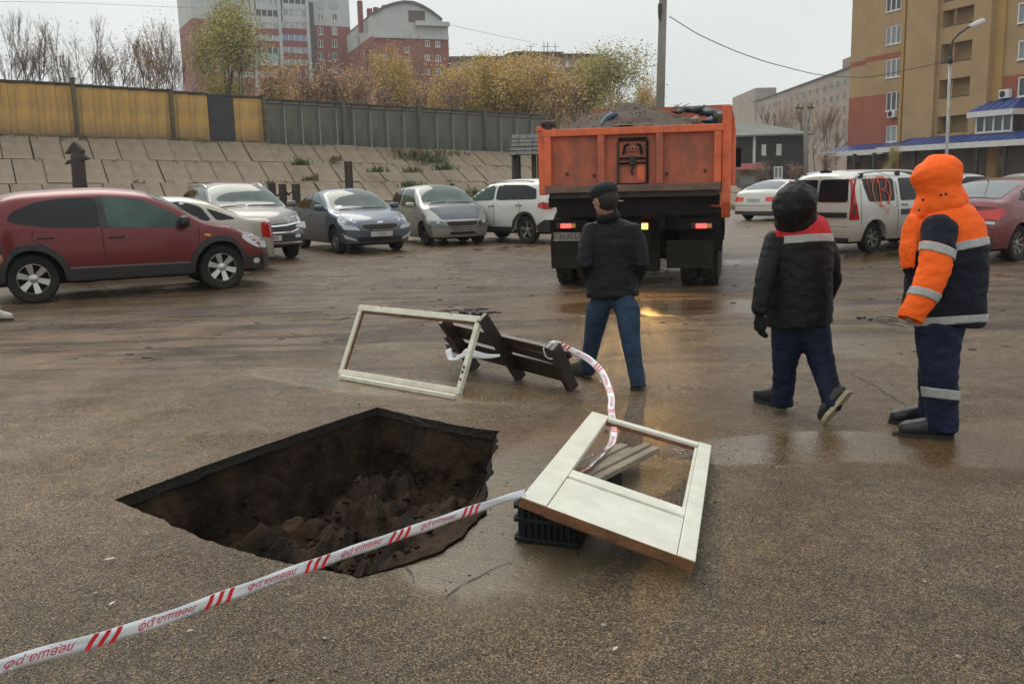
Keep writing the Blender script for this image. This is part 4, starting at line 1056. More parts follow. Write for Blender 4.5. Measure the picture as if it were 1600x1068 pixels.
gl_side = mat('side_glass', (.05, .09, .07), .06, spec=.35, c2=(.015, .028, .024), vs=1.6)
gl_sky = mat('rear_glass', (.12, .13, .14), .06, spec=.8)
seam = mat('panel_gap', (.008, .008, .008), .8)
plm = mat('number_plate', (.5, .5, .48), .5, dirt=(-2, 3, .4)); inkm = mat('plate_ink', (.03, .03, .03), .6)
under = mat('underbody', (.008, .008, .008), .9)

def clip_poly(poly, step, concave=False):
    bm = bmesh.new(); vs = [bm.verts.new((p[0], p[1], 0)) for p in poly]; bm.faces.new(vs)
    bmesh.ops.triangulate(bm, faces=bm.faces[:])
    x0, x1 = min(p[0] for p in poly), max(p[0] for p in poly); y0, y1 = min(p[1] for p in poly), max(p[1] for p in poly)
    for a0, a1, no, ax in ((x0, x1, (1, 0, 0), 0), (y0, y1, (0, 1, 0), 1)):
        k = int((a1 - a0) / step)
        for i in range(1, k + 1):
            c = [0, 0, 0]; c[ax] = a0 + (a1 - a0) * i / (k + 1)
            bmesh.ops.bisect_plane(bm, geom=bm.verts[:] + bm.edges[:] + bm.faces[:], plane_co=c, plane_no=no, dist=1e-5)
    bmesh.ops.remove_doubles(bm, verts=bm.verts[:], dist=1e-4)
    bm.verts.index_update()
    vs = [(v.co.x, v.co.y) for v in bm.verts]; fs = []
    for f in bm.faces:
        f.normal_update(); q = [v.index for v in f.verts]; fs.append(q if f.normal.z > 0 else q[::-1])
    be = [(e.verts[0].index, e.verts[1].index) for e in bm.edges if len(e.link_faces) == 1]
    bm.free(); return vs, fs, be
def rnd(poly, r=.25, it=2):
    for _ in range(it):
        o = []
        for i, p in enumerate(poly):
            q = poly[(i + 1) % len(poly)]
            o += [(lerp(p[0], q[0], r), lerp(p[1], q[1], r)), (lerp(p[0], q[0], 1 - r), lerp(p[1], q[1], 1 - r))]
        poly = o
    return poly
def strip(pts, w_):
    out = []; n_ = len(pts); A = []; B_ = []
    for i, p in enumerate(pts):
        a = pts[max(i - 1, 0)]; b = pts[min(i + 1, n_ - 1)]; d = math.hypot(b[0] - a[0], b[1] - a[1]) or 1; s = (-(b[1] - a[1]) / d * w_, (b[0] - a[0]) / d * w_)
        A.append((p[0] + s[0], p[1] + s[1])); B_.append((p[0] - s[0], p[1] - s[1]))
    return A + B_[::-1]

class Car:
    def __init__(s, name, label, spec, loc, heading, scale=1, group=None):
        s.sp = sp = spec; s.L = sp['L']; s.Wh = sp['W'] / 2
        s.e = empty(name, (loc[0], loc[1], 0), heading, label, sp.get('cat', 'car'), group, scale)
        s.topf = pchip(sp['top']); s.beltf = pchip(sp['belt']); s.sill = sp.get('sill', .24)
        s.xf = s.L / 2 - sp['fo']; s.xr = s.xf - sp['wb']; s.r = sp['r']; s.ra = s.r + sp.get('gap', .055)
        s.Kf = sp.get('Kf', .26); s.Kr = sp.get('Kr', .2); s.T = sp.get('T', .17)
        s.bf = pchip(sp.get('nose', [(.1, -.08), (.3, -.01), (.5, 0), (.68, -.03), (.85, -.1), (1.1, -.2)]))
        s.br = pchip(sp.get('tail', [(.1, -.08), (.3, -.01), (.55, 0), (.7, -.04), (1.0, -.06), (1.6, -.12)]))
        s.body()
    def bot(s, x):
        z = s.sill
        for xc in (s.xf, s.xr):
            d = s.ra**2 - (x - xc)**2
            if d >= 0: z = max(z, s.r + math.sqrt(d))
        return z
    def W(s, x):
        t = abs(x) / (s.L / 2); return s.Wh * (1 - .085 * t**4 - .01 * t)
    def S(s, x, z):
        zt = s.topf(x); zs = min(s.beltf(x), zt - .02); W = s.W(x)
        if z <= zs: return W * (1 - .045 * ((z - .62) / .42)**2 * (1.6 if z < .62 else .7)) 
        Wb = W * (1 - .045 * ((zs - .62) / .42)**2 * .7)
        h = zt - zs; v = min(1, (z - zs) / h); c = min(1, h / .3); m_ = lerp(2.0, 7.5, c)
        return Wb * (1 - s.T * v * h / .5 * c) * (max(0, 1 - v**m_))**(1 / lerp(2, 2.4, c))
    def Zt(s, x, y):
        zt = s.topf(x); zs = min(s.beltf(x), zt - .02); lo, hi = zs, zt
        if s.S(x, zs) < abs(y): return zs
        for _ in range(18):
            mi = (lo + hi) / 2
            if s.S(x, mi) > abs(y): lo = mi
            else: hi = mi
        return lo
    def D(s, x, y, z):
        L2 = s.L / 2; k = sm((x - (L2 - .75)) / .75); kr = sm((-x - (L2 - .7)) / .7); a = min(1.1, abs(y) / s.Wh)
        return V((x + k * (s.bf(z) - s.Kf * a**2.4) - kr * (s.br(z) - s.Kr * a**2.6), y, z))
    def body(s):
        L2 = s.L / 2; xs = set([-L2 + s.L * k / 72 for k in range(73)])
        for xc in (s.xf, s.xr):
            for k in range(0, 13): xs.add(xc + s.ra * math.cos(math.pi * k / 12))
            xs.add(xc + s.ra + .002); xs.add(xc - s.ra - .002)
        xs = sorted(x for x in xs if -L2 <= x <= L2); half = []
        for x in xs:
            zt = s.topf(x); zs = min(s.beltf(x), zt - .02); zb = min(s.bot(x), zs - .02); row = []
            for j in range(8): z = lerp(zb, zs, j / 8); row.append((x, s.S(x, z), z))
            h = zt - zs; c = min(1, h / .3); m_ = lerp(2.0, 7.5, c)
            for j in range(17):
                u = math.pi / 2 * j / 16; z = zs + h * math.sin(u)**(2 / m_); row.append((x, s.S(x, z) if j < 16 else 0, z))
            half.append(row)
        n = len(half[0]); mb = MB(); rows = []
        for row in half:
            rows.append([s.D(*p) for p in row] + [s.D(p[0], -p[1], p[2]) for p in row[-2::-1]])
        idx = []
        for r_ in rows: idx.append(len(mb.v)); mb.v += [tuple(p) for p in r_]
        m2 = len(rows[0])
        for a in range(len(rows) - 1):
            for k in range(m2 - 1): mb.f.append((idx[a] + k, idx[a] + k + 1, idx[a + 1] + k + 1, idx[a + 1] + k)); mb.m.append(0)
        for end, sg in ((0, 1), (len(rows) - 1, -1)):
            row = half[end]; K = 9; grid = []
            for j in range(n - 1):
                x, y, z = row[j]; grid.append([s.D(x, lerp(y, -y, k / K), z) for k in range(K + 1)])
            for j in range(len(grid) - 1):
                for k in range(K):
                    q = (grid[j][k], grid[j][k + 1], grid[j + 1][k + 1], grid[j + 1][k])
                    mb.quad(*(q if sg == 1 else q[::-1]))
            q = grid[-1]; i0 = len(mb.v); mb.v += [tuple(p) for p in q] + [tuple(s.D(*row[-1]))]
            for k in range(K): mb.f.append((i0 + k, i0 + k + 1, i0 + K + 1)); mb.m.append(0)
        # arch returns
        for sgn in (1, -1):
            for xc in (s.xf, s.xr):
                pr = None
                for k in range(0, 17):
                    a = math.pi * k / 16; x = xc + s.ra * math.cos(a); z = s.r + s.ra * math.sin(a)
                    p = s.D(x, sgn * s.S(x, z), z); q = p - V((0, sgn * .13, 0))
                    if pr: mb.quad(*((pr[0], p, q, pr[1]) if sgn > 0 else (p, pr[0], pr[1], q)))
                    pr = (p, q)
        o = mb.obj('body', s.sp['paint'], s.e, auto=48)
        bm = bmesh.new(); bm.from_mesh(o.data); bmesh.ops.remove_doubles(bm, verts=bm.verts[:], dist=5e-4); bmesh.ops.recalc_face_normals(bm, faces=bm.faces[:]); bm.to_mesh(o.data); bm.free()
        o.data.set_sharp_from_angle(angle=math.radians(40))
        mb = MB(); mb.box((0, 0, (s.sill + .72) / 2 - .03), (s.L - 1.0, 2 * s.Wh - .56, .72 - s.sill), None); mb.box((0, 0, s.sill), (s.L - .6, 2 * s.Wh - .2 - .36, .12))
        mb.obj('underbody', under, s.e)
        s.b = o
    # surface maps
    def side(s, sg, off): return lambda a, b: s.D(a, sg * (s.S(a, b) + off), b)
    def front(s, off): return lambda a, b: s.D(s.L / 2, a, b) + V((off, 0, 0))
    def rear(s, off): return lambda a, b: s.D(-s.L / 2, a, b) - V((off, 0, 0))
    def top(s, off): return lambda a, b: s.D(a, b, s.Zt(a, b)) + V(((off * .5 if a > 0 else -off * .5), 0, off))
    def patch(s, name, m_, poly, where, off=.006, step=.09, par=None, rn=0, back=.012, smooth=True):
        if rn: poly = rnd(poly, rn)
        obs = []
        ws = {'side': [('side', 1), ('side', -1)], 'right': [('side', -1)], 'left': [('side', 1)]}.get(where, [(where, 0)])
        vs, fs, be = clip_poly(poly, step)
        for w_, sg in ws:
            f = s.side(sg, off) if w_ == 'side' else getattr(s, w_)(off); g = s.side(sg, off - back) if w_ == 'side' else getattr(s, w_)(off - back)
            flip = (w_ == 'side' and sg > 0) or w_ == 'rear'
            flip = {'side': sg > 0, 'front': False, 'rear': True, 'top': False}[w_]
            mb = MB(); mb.v = [tuple(f(*p)) for p in vs]; mb.f = [tuple(q[::-1] if flip else q) for q in fs]; n0 = len(mb.v)
            mb.v += [tuple(g(*p)) for p in vs]
            for a, b in be: mb.f.append((a, b, n0 + b, n0 + a))
            mb.m = [0] * len(mb.f)
            o = mb.obj(name, m_, par or s.e, auto=50 if smooth else None)
            bm = bmesh.new(); bm.from_mesh(o.data); loose = [v for v in bm.verts if not v.link_faces]; bmesh.ops.delete(bm, geom=loose, context='VERTS'); bm.to_mesh(o.data); bm.free()
            obs.append(o)
        return obs
    def seams(s, lines, where='side', w_=.006, off=.0025):
        for ln in lines:
            dn = []
            for a, b in zip(ln, ln[1:]):
                k = max(1, int(math.hypot(b[0] - a[0], b[1] - a[1]) / .1)); dn += [(lerp(a[0], b[0], j / k), lerp(a[1], b[1], j / k)) for j in range(k)]
            dn.append(ln[-1]); s.patch('door_seam', seam, strip(dn, w_), where, off, .5, par=s.b, back=.006)
    def wheels(s, rim_m, spokes=5, style='plain', sides=(1, -1), rr=.66):
        r = s.r; wd = .1
        mb = MB(); mb.lathe([(r * .63, -wd * .85), (r * .8, -wd), (r * .93, -wd * .95), (r, -wd * .65), (r, wd * .65), (r * .93, wd * .95), (r * .8, wd), (r * .63, wd * .85)], n=36)
        tyre = mb.me('wheel', rub, True, 40)
        mb = MB(); ro = r * rr
        mb.lathe([(ro, .02), (ro, .075), (ro * .93, .085), (ro * .9, .05), (ro * .88, -.06)], n=32)
        for k in range(spokes):
            a = 2 * math.pi * k / spokes + .3; c, sn = math.cos(a), math.sin(a); t = V((-sn, 0, c))
            q = lambda rad, w_, y: V((rad * c, y, rad * sn)) + t * w_
            w0, w1 = ro * (.13 if spokes < 8 else .07), ro * (.2 if style == 'wide' else .12 if spokes < 8 else .06)
            A = [q(ro * .2, -w0, .045), q(ro * .2, w0, .045), q(ro * .2, w0, .0), q(ro * .2, -w0, .0)]; B_ = [q(ro * .93, -w1, .07), q(ro * .93, w1, .07), q(ro * .93, w1, .02), q(ro * .93, -w1, .02)]
            mb.rings([A, B_])
        mb.lathe([(ro * .27, 0), (ro * .27, .05), (ro * .2, .062), (0, .065)], n=18)
        rim = mb.me('rim', rim_m, True, 35)
        mb = MB(); mb.lathe([(ro * .95, -.02), (0, -.02)], n=24); mb.lathe([(ro * .6, -.012), (0, -.012)], n=20); disc = mb.me('brake_disc', under)
        for x in (s.xf, s.xr):
            for sg in (1, -1):
                o = link('wheel', tyre, s.e); o.location = (x, sg * (s.Wh - .155), r); o.rotation_euler = (R.uniform(0, 0), 0, 0 if sg > 0 else math.pi)
                if sg in sides:
                    link('rim', rim, o); link('brake_disc', disc, o)
    def mirror(s, x, z, m_, sides=(1, -1), sz=(.12, .2, .14)):
        for sg in sides:
            y = s.S(x, z) ; mb = MB(); c = V((x - .02, sg * (y + .03 + sz[1] / 2), z + .08))
            rs = []
            for t, k in ((-.5, .75), (-.3, .98), (.2, 1), (.45, .85), (.52, .6)):
                yy = c.y + sg * t * sz[1]; rs.append([V((c.x + sz[0] / 2 * k * math.copysign(abs(math.cos(q))**.6, math.cos(q)), yy, c.z + sz[2] / 2 * k * math.copysign(abs(math.sin(q))**.7, math.sin(q)))) for q in [2 * math.pi * j / 14 for j in range(14)]])
            mb.rings(rs); mb.bar((x, sg * (y - .02), z + .03), (x, sg * (y + .08), z + .05), .05, .04)
            mb.obj('mirror', m_, s.e, auto=40)
    def handle(s, x, z, m_, sides=(1, -1)):
        for sg in sides:
            y = s.S(x, z); mb = MB(); mb.tube([(x - .1, sg * (y - .005), z), (x - .08, sg * (y + .028), z + .004), (x + .07, sg * (y + .028), z + .004), (x + .1, sg * (y - .005), z)], .014, 6); mb.obj('door_handle', m_, s.e, smooth=True)
    def rails(s, x0, x1, y, m_, h=.05, r=.018):
        for sg in (1, -1):
            pts = [V((lerp(x0, x1, t), sg * y, s.Zt(lerp(x0, x1, t), y) + h * min(1, 8 * t, 8 * (1 - t)) - .005)) for t in [k / 14 for k in range(15)]]
            mb = MB(); mb.tube(pts, r, 8, ax=(0, 1, 0)); mb.obj('roof_rail', m_, s.e, smooth=True)
    def plate(s, where, z, txt, y=0, w_=.52, h=.112, off=.03, m_=None):
        f = getattr(s, where)(off); sg = 1 if where == 'front' else -1
        c = f(y, z); mb = MB(); mb.box(c, (.012, w_, h)); o = mb.obj('number_plate', m_ or plm, s.e, bevel=.003, seg=1)
        mb = MB(); textmb(mb, txt, h * .85, lambda a, b: (c.x + sg * .0085, c.y + sg * a, c.z + b)); mb.obj('plate_text', inkm, o)
    def wiper(s, x, y0, y1, m_=None):
        mb = MB(); a = s.D(x, y0, s.Zt(x, y0)) + V((.02, 0, .02)); b = s.D(x - .05, y1, s.Zt(x - .05, y1)) + V((.02, 0, .025)); mb.tube([a, (a + b) / 2 + V((0, 0, .004)), b], .009, 5); mb.obj('wiper', blkc, s.e)

def paint(name, c, dirt=None, **k): return mat(name, c, .32, metal=k.pop('metal', .25), coat=k.pop('coat', .8), dirt=dirt or (.1, .8, .55), dc=k.pop('dc', (.17, .135, .1)), **k)
def arch_ring(car, x, m_, w_=.07, lo=.18, where='side'):
    ra = car.ra - .003; n_ = 14; a0 = -math.asin(min(.9, (car.r - lo) / ra)); pts = []
    A = [(x + ra * math.cos(t), car.r + ra * math.sin(t)) for t in [lerp(0, math.pi, k / n_) for k in range(n_ + 1)]]
    B_ = [(x + (ra + w_) * math.cos(t), car.r + (ra + w_) * math.sin(t)) for t in [lerp(0, math.pi, k / n_) for k in range(n_ + 1)]]
    lim = car.L / 2 - .02
    pol = [(max(-lim, min(lim, p[0])), p[1]) for p in A + B_[::-1]]
    return car.patch('wheel_arch_trim', m_, pol, where, .014, .4, back=.02)

# --- red crossover, nearest on the left
sp = dict(L=4.33, W=1.78, fo=.86, wb=2.63, r=.345, gap=.07, sill=.3, paint=paint('red_paint', (.13, .005, .008), (.25, .68, .5), dc=(.07, .025, .018), coat=.3), T=.2,
    top=[(-2.165, 1.02), (-2.08, 1.2), (-1.72, 1.5), (-1.3, 1.585), (-.4, 1.615), (.2, 1.57), (.6, 1.42), (1.12, 1.08), (1.5, .99), (1.95, .86), (2.11, .76), (2.165, .66)],
    belt=[(-2.165, .97), (-1.6, 1.08), (-.6, 1.02), (.6, .97), (1.2, .93), (1.8, .78), (2.165, .62)],
    tail=[(.1, -.08), (.3, -.01), (.55, 0), (.7, -.06), (1.0, -.1), (1.6, -.12)])
rw_ = G(57, 474); fw_ = G(350, 452); hd_ = math.atan2(fw_.y - rw_.y, fw_.x - rw_.x)
def place(sp, wheel_pt, which, side_, heading, scale=1):
    """centre of the car so that the named wheel (front/rear, +1 left or -1 right) touches wheel_pt"""
    xf = sp['L'] / 2 - sp['fo']; x = xf if which == 'front' else xf - sp['wb']; y = side_ * (sp['W'] / 2 - .05)
    c, s_ = math.cos(heading), math.sin(heading)
    return (wheel_pt.x - scale * (c * x - s_ * y), wheel_pt.y - scale * (s_ * x + c * y))
c1 = Car('red_crossover', 'dark red crossover parked side on, nearest car at the left edge', sp, place(sp, rw_, 'rear', -1, hd_, 1.04), hd_, 1.04)
c1.wheels(alloy, 6, 'wide')
c1.patch('side_window', gl_dark, [(-1.62, 1.19), (-1.42, 1.12), (-1.1, 1.065), (-.36, 1.03), (-.4, 1.475), (-.9, 1.465), (-1.25, 1.41), (-1.5, 1.3)], 'side', rn=.12)
c1.patch('side_window', gl_side, [(-.3, 1.03), (.93, .985), (.62, 1.22), (.25, 1.41), (-.05, 1.465), (-.33, 1.475)], 'side', rn=.07)
c1.patch('window_trim', blkc, strip([(-.345, 1.02), (-.37, 1.48)], .05), 'side', .008)
c1.patch('windscreen', gl_green, [(.35, -.62), (1.1, -.7), (1.1, .7), (.35, .62)], 'top', rn=.1)
c1.patch('rear_window', gl_dark, [(-2.05, -.6), (-1.75, -.55), (-1.75, .55), (-2.05, .6)], 'top', rn=.1)
c1.patch('sill_trim', blk, [(c1.xr + c1.ra + .04, .29), (c1.xf - c1.ra - .04, .29), (c1.xf - c1.ra - .04, .44), (c1.xr + c1.ra + .04, .46)], 'side', .016, back=.03)
for x in (c1.xf, c1.xr): arch_ring(c1, x, blk, .085)
c1.patch('bumper_trim', blk, [(1.86, .3), (2.155, .3), (2.155, .5), (1.78, .5)], 'side', .014)
c1.patch('bumper_trim', blk, [(-2.15, .3), (-1.84, .3), (-1.76, .55), (-2.15, .55)], 'side', .014)
c1.patch('bumper_trim', blk, [(-.85, .3), (.85, .3), (.85, .52), (-.85, .52)], 'front', .014); c1.patch('bumper_trim', blk, [(-.85, .3), (.85, .3), (.85, .55), (-.85, .55)], 'rear', .014)
c1.patch('headlight', lens, [(1.76, .79), (2.15, .6), (2.155, .72), (1.98, .84), (1.84, .87)], 'side', .01, rn=.15, step=.05)
c1.patch('headlight', lens, [(.5, .6), (.84, .62), (.84, .72), (.55, .72)], 'front', .01); c1.patch('headlight', lens, [(-.84, .62), (-.5, .6), (-.55, .72), (-.84, .72)], 'front', .01)
c1.patch('grille', blkc, [(-.45, .56), (.45, .56), (.45, .68), (-.45, .68)], 'front', .01)
c1.patch('fog_lamp', lens, rnd([(1.98, .38), (2.1, .38), (2.1, .46), (1.98, .46)], .25), 'side', .02, step=.05)
c1.patch('tail_light', redb, [(-2.16, .85), (-1.93, .9), (-1.88, 1.02), (-2.14, 1.06)], 'side', .01, rn=.15, step=.05)
c1.patch('turn_repeater', amb, rnd([(1.06, .85), (1.16, .84), (1.16, .87), (1.06, .88)], .2), 'side', .01)
c1.seams([[(-.38, 1.02), (-.36, .47)], [(.98, .95), (.98, .6), (.88, .47)], [(-1.25, 1.1), (-1.3, .9), (-1.05, .75), (-.9, .47)], [(1.1, 1.04), (1.5, .95), (1.95, .8)]])
c1.handle(-.18, .885, blk); c1.handle(-1.12, .91, blk); c1.mirror(.78, 1.0, blkc, sz=(.14, .22, .17))
c1.wiper(1.12, -.1, .5)
c1.patch('side_moulding', mat('sill_chrome', (.2, .18, .17), .35, metal=.5), strip([(c1.xr + c1.ra + .06, .475), (c1.xf - c1.ra - .06, .46)], .012), 'side', .012)

# --- beige sedan behind it, tail to the right
sp = dict(L=4.2, W=1.68, fo=.8, wb=2.47, r=.3, sill=.26, paint=paint('beige_paint', (.42, .385, .31), (.1, .7, .4)), T=.2,
    top=[(-2.1, .93), (-2.04, .99), (-1.55, 1.02), (-1.3, 1.12), (-.85, 1.34), (-.4, 1.42), (.1, 1.43), (.4, 1.38), (1.0, 1.0), (1.5, .93), (1.95, .8), (2.1, .66)],
    belt=[(-2.1, .88), (-1.4, .93), (0, .9), (1, .88), (1.8, .76), (2.1, .62)], tail=[(.1, -.08), (.3, 0), (.55, 0), (.8, -.03), (1.0, -.05), (1.6, -.12)])
h2 = math.radians(208)
t_ = P(398, 345, 18.2)
c2 = Car('beige_sedan', 'beige sedan seen over the bonnet of the red crossover, its tail to the right', sp, (t_.x + math.cos(h2) * 2.6 + .38, t_.y + math.sin(h2) * 2.6 + 1.12), h2, 1.05)
c2.wheels(alloyd, 9)
c2.patch('side_window', gl_dark, [(-.88, .97), (-.1, .95), (-.1, 1.33), (-.45, 1.33), (-.72, 1.22)], 'side', rn=.1)
c2.patch('side_window', gl_dark, [(-1.32, .99), (-.97, .97), (-.8, 1.2), (-1.02, 1.12)], 'side', rn=.12)
c2.patch('side_window', gl_dark, [(-.02, .95), (.85, .93), (.4, 1.25), (.2, 1.33), (-.02, 1.34)], 'side', rn=.08)
c2.patch('rear_window', gl_dark, [(-1.42, -.55), (-.85, -.5), (-.85, .5), (-1.42, .55)], 'top', rn=.1)
c2.patch('windscreen', gl_green, [(.45, -.55), (1.0, -.62), (1.0, .62), (.45, .55)], 'top', rn=.1)
c2.patch('tail_light', redl, [(-2.09, .62), (-1.92, .64), (-1.95, .9), (-2.09, .92)], 'side', .01, step=.05)
c2.patch('tail_light', redl, [(.55, .62), (.8, .62), (.8, .9), (.6, .9)], 'rear', .01); c2.patch('tail_light', redl, [(-.8, .62), (-.55, .62), (-.6, .9), (-.8, .9)], 'rear', .01)
c2.patch('headlight', lens, [(1.9, .6), (2.09, .58), (2.09, .7), (1.85, .74)], 'side', .01)
c2.seams([[(-.06, .93), (-.06, .35)], [(.95, .9), (.9, .35)], [(-.95, .93), (-.85, .6), (-.8, .4)]]); c2.handle(-.72, .82, blk); c2.handle(.15, .82, blk); c2.mirror(.78, .93, sp['paint'])
c2.plate('rear', .55, 'A', w_=.5) if False else None

def front_face(c, lights, grille, **k): pass
# --- grey crossover
cg = paint('grey_paint', (.13, .115, .11), (.2, .9, .6), coat=.6)
sp = dict(L=4.55, W=1.82, fo=.92, wb=2.62, r=.35, gap=.07, sill=.33, paint=cg, T=.2,
    top=[(-2.275, 1.1), (-2.2, 1.25), (-1.75, 1.56), (-1.3, 1.65), (-.4, 1.68), (.15, 1.63), (.5, 1.5), (1.1, 1.15), (1.5, 1.08), (2.0, .96), (2.2, .85), (2.275, .76)],
    belt=[(-2.275, 1.0), (-1.4, 1.1), (0, 1.06), (1.1, 1.02), (1.8, .88), (2.275, .7)])
def row_car(name, lab, sp, wheel_px, which, sd_, deg, scale):
    h = math.radians(deg); return Car(name, lab, sp, place(sp, G(*wheel_px), which, sd_, h, scale), h, scale)
c3 = row_car('grey_crossover', 'brown grey crossover with roof rails facing the viewer between beige and blue cars', sp, (462, 402), 'front', 1, -58, 1.06)
c3.wheels(alloyd, 10)
c3.patch('windscreen', gl_green, [(.28, -.66), (1.12, -.76), (1.12, .76), (.28, .66)], 'top', rn=.08, off=.008)
c3.patch('side_window', gl_side, [(-.28, 1.1), (.95, 1.08), (.5, 1.38), (.1, 1.54), (-.28, 1.55)], 'side', rn=.07)
c3.patch('side_window', gl_dark, [(-1.75, 1.2), (-.38, 1.11), (-.38, 1.55), (-1.1, 1.52), (-1.5, 1.42)], 'side', rn=.1)
c3.rails(-1.6, .1, .62, chrome)
c3.patch('grille', blkc, [(-.62, .62), (.62, .62), (.68, .78), (-.68, .78)], 'front', .012, rn=.1)
c3.patch('grille_bar', chrome, strip([(-.78, .8), (-.4, .745), (-.15, .735), (.15, .735), (.4, .745), (.78, .8)], .016), 'front', .03, back=.03)
c3.patch('grille_bar', chrome, strip([(-.7, .66), (-.5, .6), (.5, .6), (.7, .66)], .012), 'front', .03, back=.03)
c3.patch('badge', chrome, [(-.075, .78), (-.045, .78), (-.02, .7), (.02, .7), (.045, .78), (.075, .78), (.035, .65), (-.035, .65)], 'front', .04, back=.02, step=.3)
c3.patch('headlight', lens, [(.62, .7), (.9, .66), (.9, .8), (.72, .8)], 'front', .014); c3.patch('headlight', lens, [(-.9, .66), (-.62, .7), (-.72, .8), (-.9, .8)], 'front', .014)
c3.patch('headlight', lens, [(1.93, .78), (2.27, .64), (2.27, .78), (2.12, .9), (1.95, .93)], 'side', .012, rn=.12, step=.05)
c3.patch('bumper_trim', blk, [(-.85, .34), (.85, .34), (.8, .56), (-.8, .56)], 'front', .014)
c3.patch('skid_plate', chrome, strip([(-.75, .385), (.75, .385)], .017), 'front', .035, back=.03)
for sg in (1, -1): c3.patch('fog_lamp', lens, rnd([(sg * .66 - .07, .48), (sg * .66 + .07, .48), (sg * .66 + .07, .55), (sg * .66 - .07, .55)], .25), 'front', .03, step=.1)
c3.plate('front', .49, 'О 777 МВ 102' if False else 'О272МВ', off=.04)
for x in (c3.xf, c3.xr): arch_ring(c3, x, blk, .07)
c3.patch('sill_trim', blk, [(c3.xr + c3.ra + .05, .33), (c3.xf - c3.ra - .05, .33), (c3.xf - c3.ra - .05, .5), (c3.xr + c3.ra + .05, .5)], 'side', .016, back=.03)
c3.mirror(.9, 1.08, cg); c3.wiper(1.14, -.05, .6); c3.wiper(1.14, -.7, -.1); c3.seams([[(-.33, 1.05), (-.33, .5)], [(1.0, 1.02), (.95, .5)]]); c3.seams([[(1.2, -.74), (1.7, -.78), (2.2, -.72)], [(1.2, .74), (1.7, .78), (2.2, .72)]], 'top', .005)
c3.handle(-.15, .98, chrome); c3.handle(-1.1, 1.0, chrome)

# --- blue sedan
cb = paint('blue_paint', (.05, .085, .135), (.2, .85, .7), dc=(.11, .09, .07), coat=.7)
sp = dict(L=4.37, W=1.7, fo=.84, wb=2.57, r=.31, sill=.24, paint=cb, T=.22,
    top=[(-2.185, .98), (-2.1, 1.04), (-1.6, 1.08), (-1.3, 1.18), (-.75, 1.4), (-.2, 1.46), (.15, 1.44), (.5, 1.33), (1.15, .98), (1.5, .92), (1.95, .8), (2.12, .7), (2.185, .6)],
    belt=[(-2.185, .92), (-1.4, .97), (0, .92), (1.1, .86), (1.8, .72), (2.185, .56)])
c4 = row_car('blue_sedan', 'dusty blue sedan with company lettering on its doors facing the viewer', sp, (524, 396), 'front', -1, -60, 1.065)
c4.wheels(alloyd, 5)
c4.patch('windscreen', gl_green, [(.28, -.58), (1.14, -.7), (1.14, .7), (.28, .58)], 'top', rn=.08, off=.008)
c4.patch('side_window', gl_side, [(-.22, .97), (.85, .94), (.42, 1.2), (.05, 1.34), (-.22, 1.36)], 'side', rn=.08)
c4.patch('side_window', gl_dark, [(-1.35, 1.03), (-.3, .98), (-.3, 1.36), (-.7, 1.32), (-1.05, 1.2)], 'side', rn=.1)
c4.patch('grille', blkc, [(-.36, .55), (.36, .55), (.44, .66), (-.44, .66)], 'front', .014, rn=.14)
c4.patch('grille_trim', alloyd, strip(rnd([(-.4, .53), (.4, .53), (.48, .67), (-.48, .67)], .14) + [(-.3, .53)], .012), 'front', .02, step=.4)
c4.patch('lower_grille', blkc, [(-.5, .27), (.5, .27), (.55, .38), (-.55, .38)], 'front', .014, rn=.1)
for sg in (1, -1):
    q = [(.46, .53), (.8, .56), (.83, .66), (.55, .62)]; c4.patch('headlight', lens, [(sg * a, b) for a, b in (q if sg > 0 else q[::-1])], 'front', .014, step=.05, rn=.1)
    q = [(.55, .3), (.78, .36), (.82, .47), (.72, .4), (.55, .33)]; c4.patch('fog_lamp', lens, [(sg * a, b) for a, b in (q if sg > 0 else q[::-1])], 'front', .02, step=.05)
c4.patch('headlight', lens, [(1.72, .8), (1.8, .7), (2.18, .56), (2.18, .66), (2.0, .76), (1.8, .85)], 'side', .012, rn=.1, step=.05)
c4.patch('headlight_glow_strip', alloy, strip([(1.76, .83), (1.88, .74), (2.1, .62)], .013), 'side', .018)
c4.plate('front', .44, 'С516', off=.04); c4.patch('badge', chrome, rnd([(-.07, .69), (.07, .69), (.07, .72), (-.07, .72)], .25), 'front', .02)
c4.mirror(.8, .95, cb); c4.wiper(1.16, -.05, .55); c4.wiper(1.16, -.6, -.1); c4.handle(-.1, .85, cb); c4.handle(-1.0, .88, cb)
c4.seams([[(-.26, .9), (-.26, .36)], [(.98, .86), (.95, .36)], [(-1.15, .95), (-.98, .6), (-.9, .4)]]); c4.seams([[(1.2, -.68), (1.7, -.72), (2.12, -.62)], [(1.2, .68), (1.7, .72), (2.12, .62)]], 'top', .005)
f = c4.top(.012); c = f(1.0, -.5); mb = MB(); mb.quad(f(.93, -.62), f(1.05, -.63), f(1.05, -.46), f(.93, -.46)); mb.obj('windscreen_paper', mat('paper', (.8, .82, .82), .6), c4.e)
mb = MB(); f = c4.side(-1, .006); textmb(mb, 'Яе', .34, lambda a, b: f(-.72 + a, .62 + b)); textmb(mb, 'I', .4, lambda a, b: f(.2 + a * .5, .62 + b)); mb.obj('door_lettering', mat('worn_lettering', (.2, .2, .17), .7), c4.e)

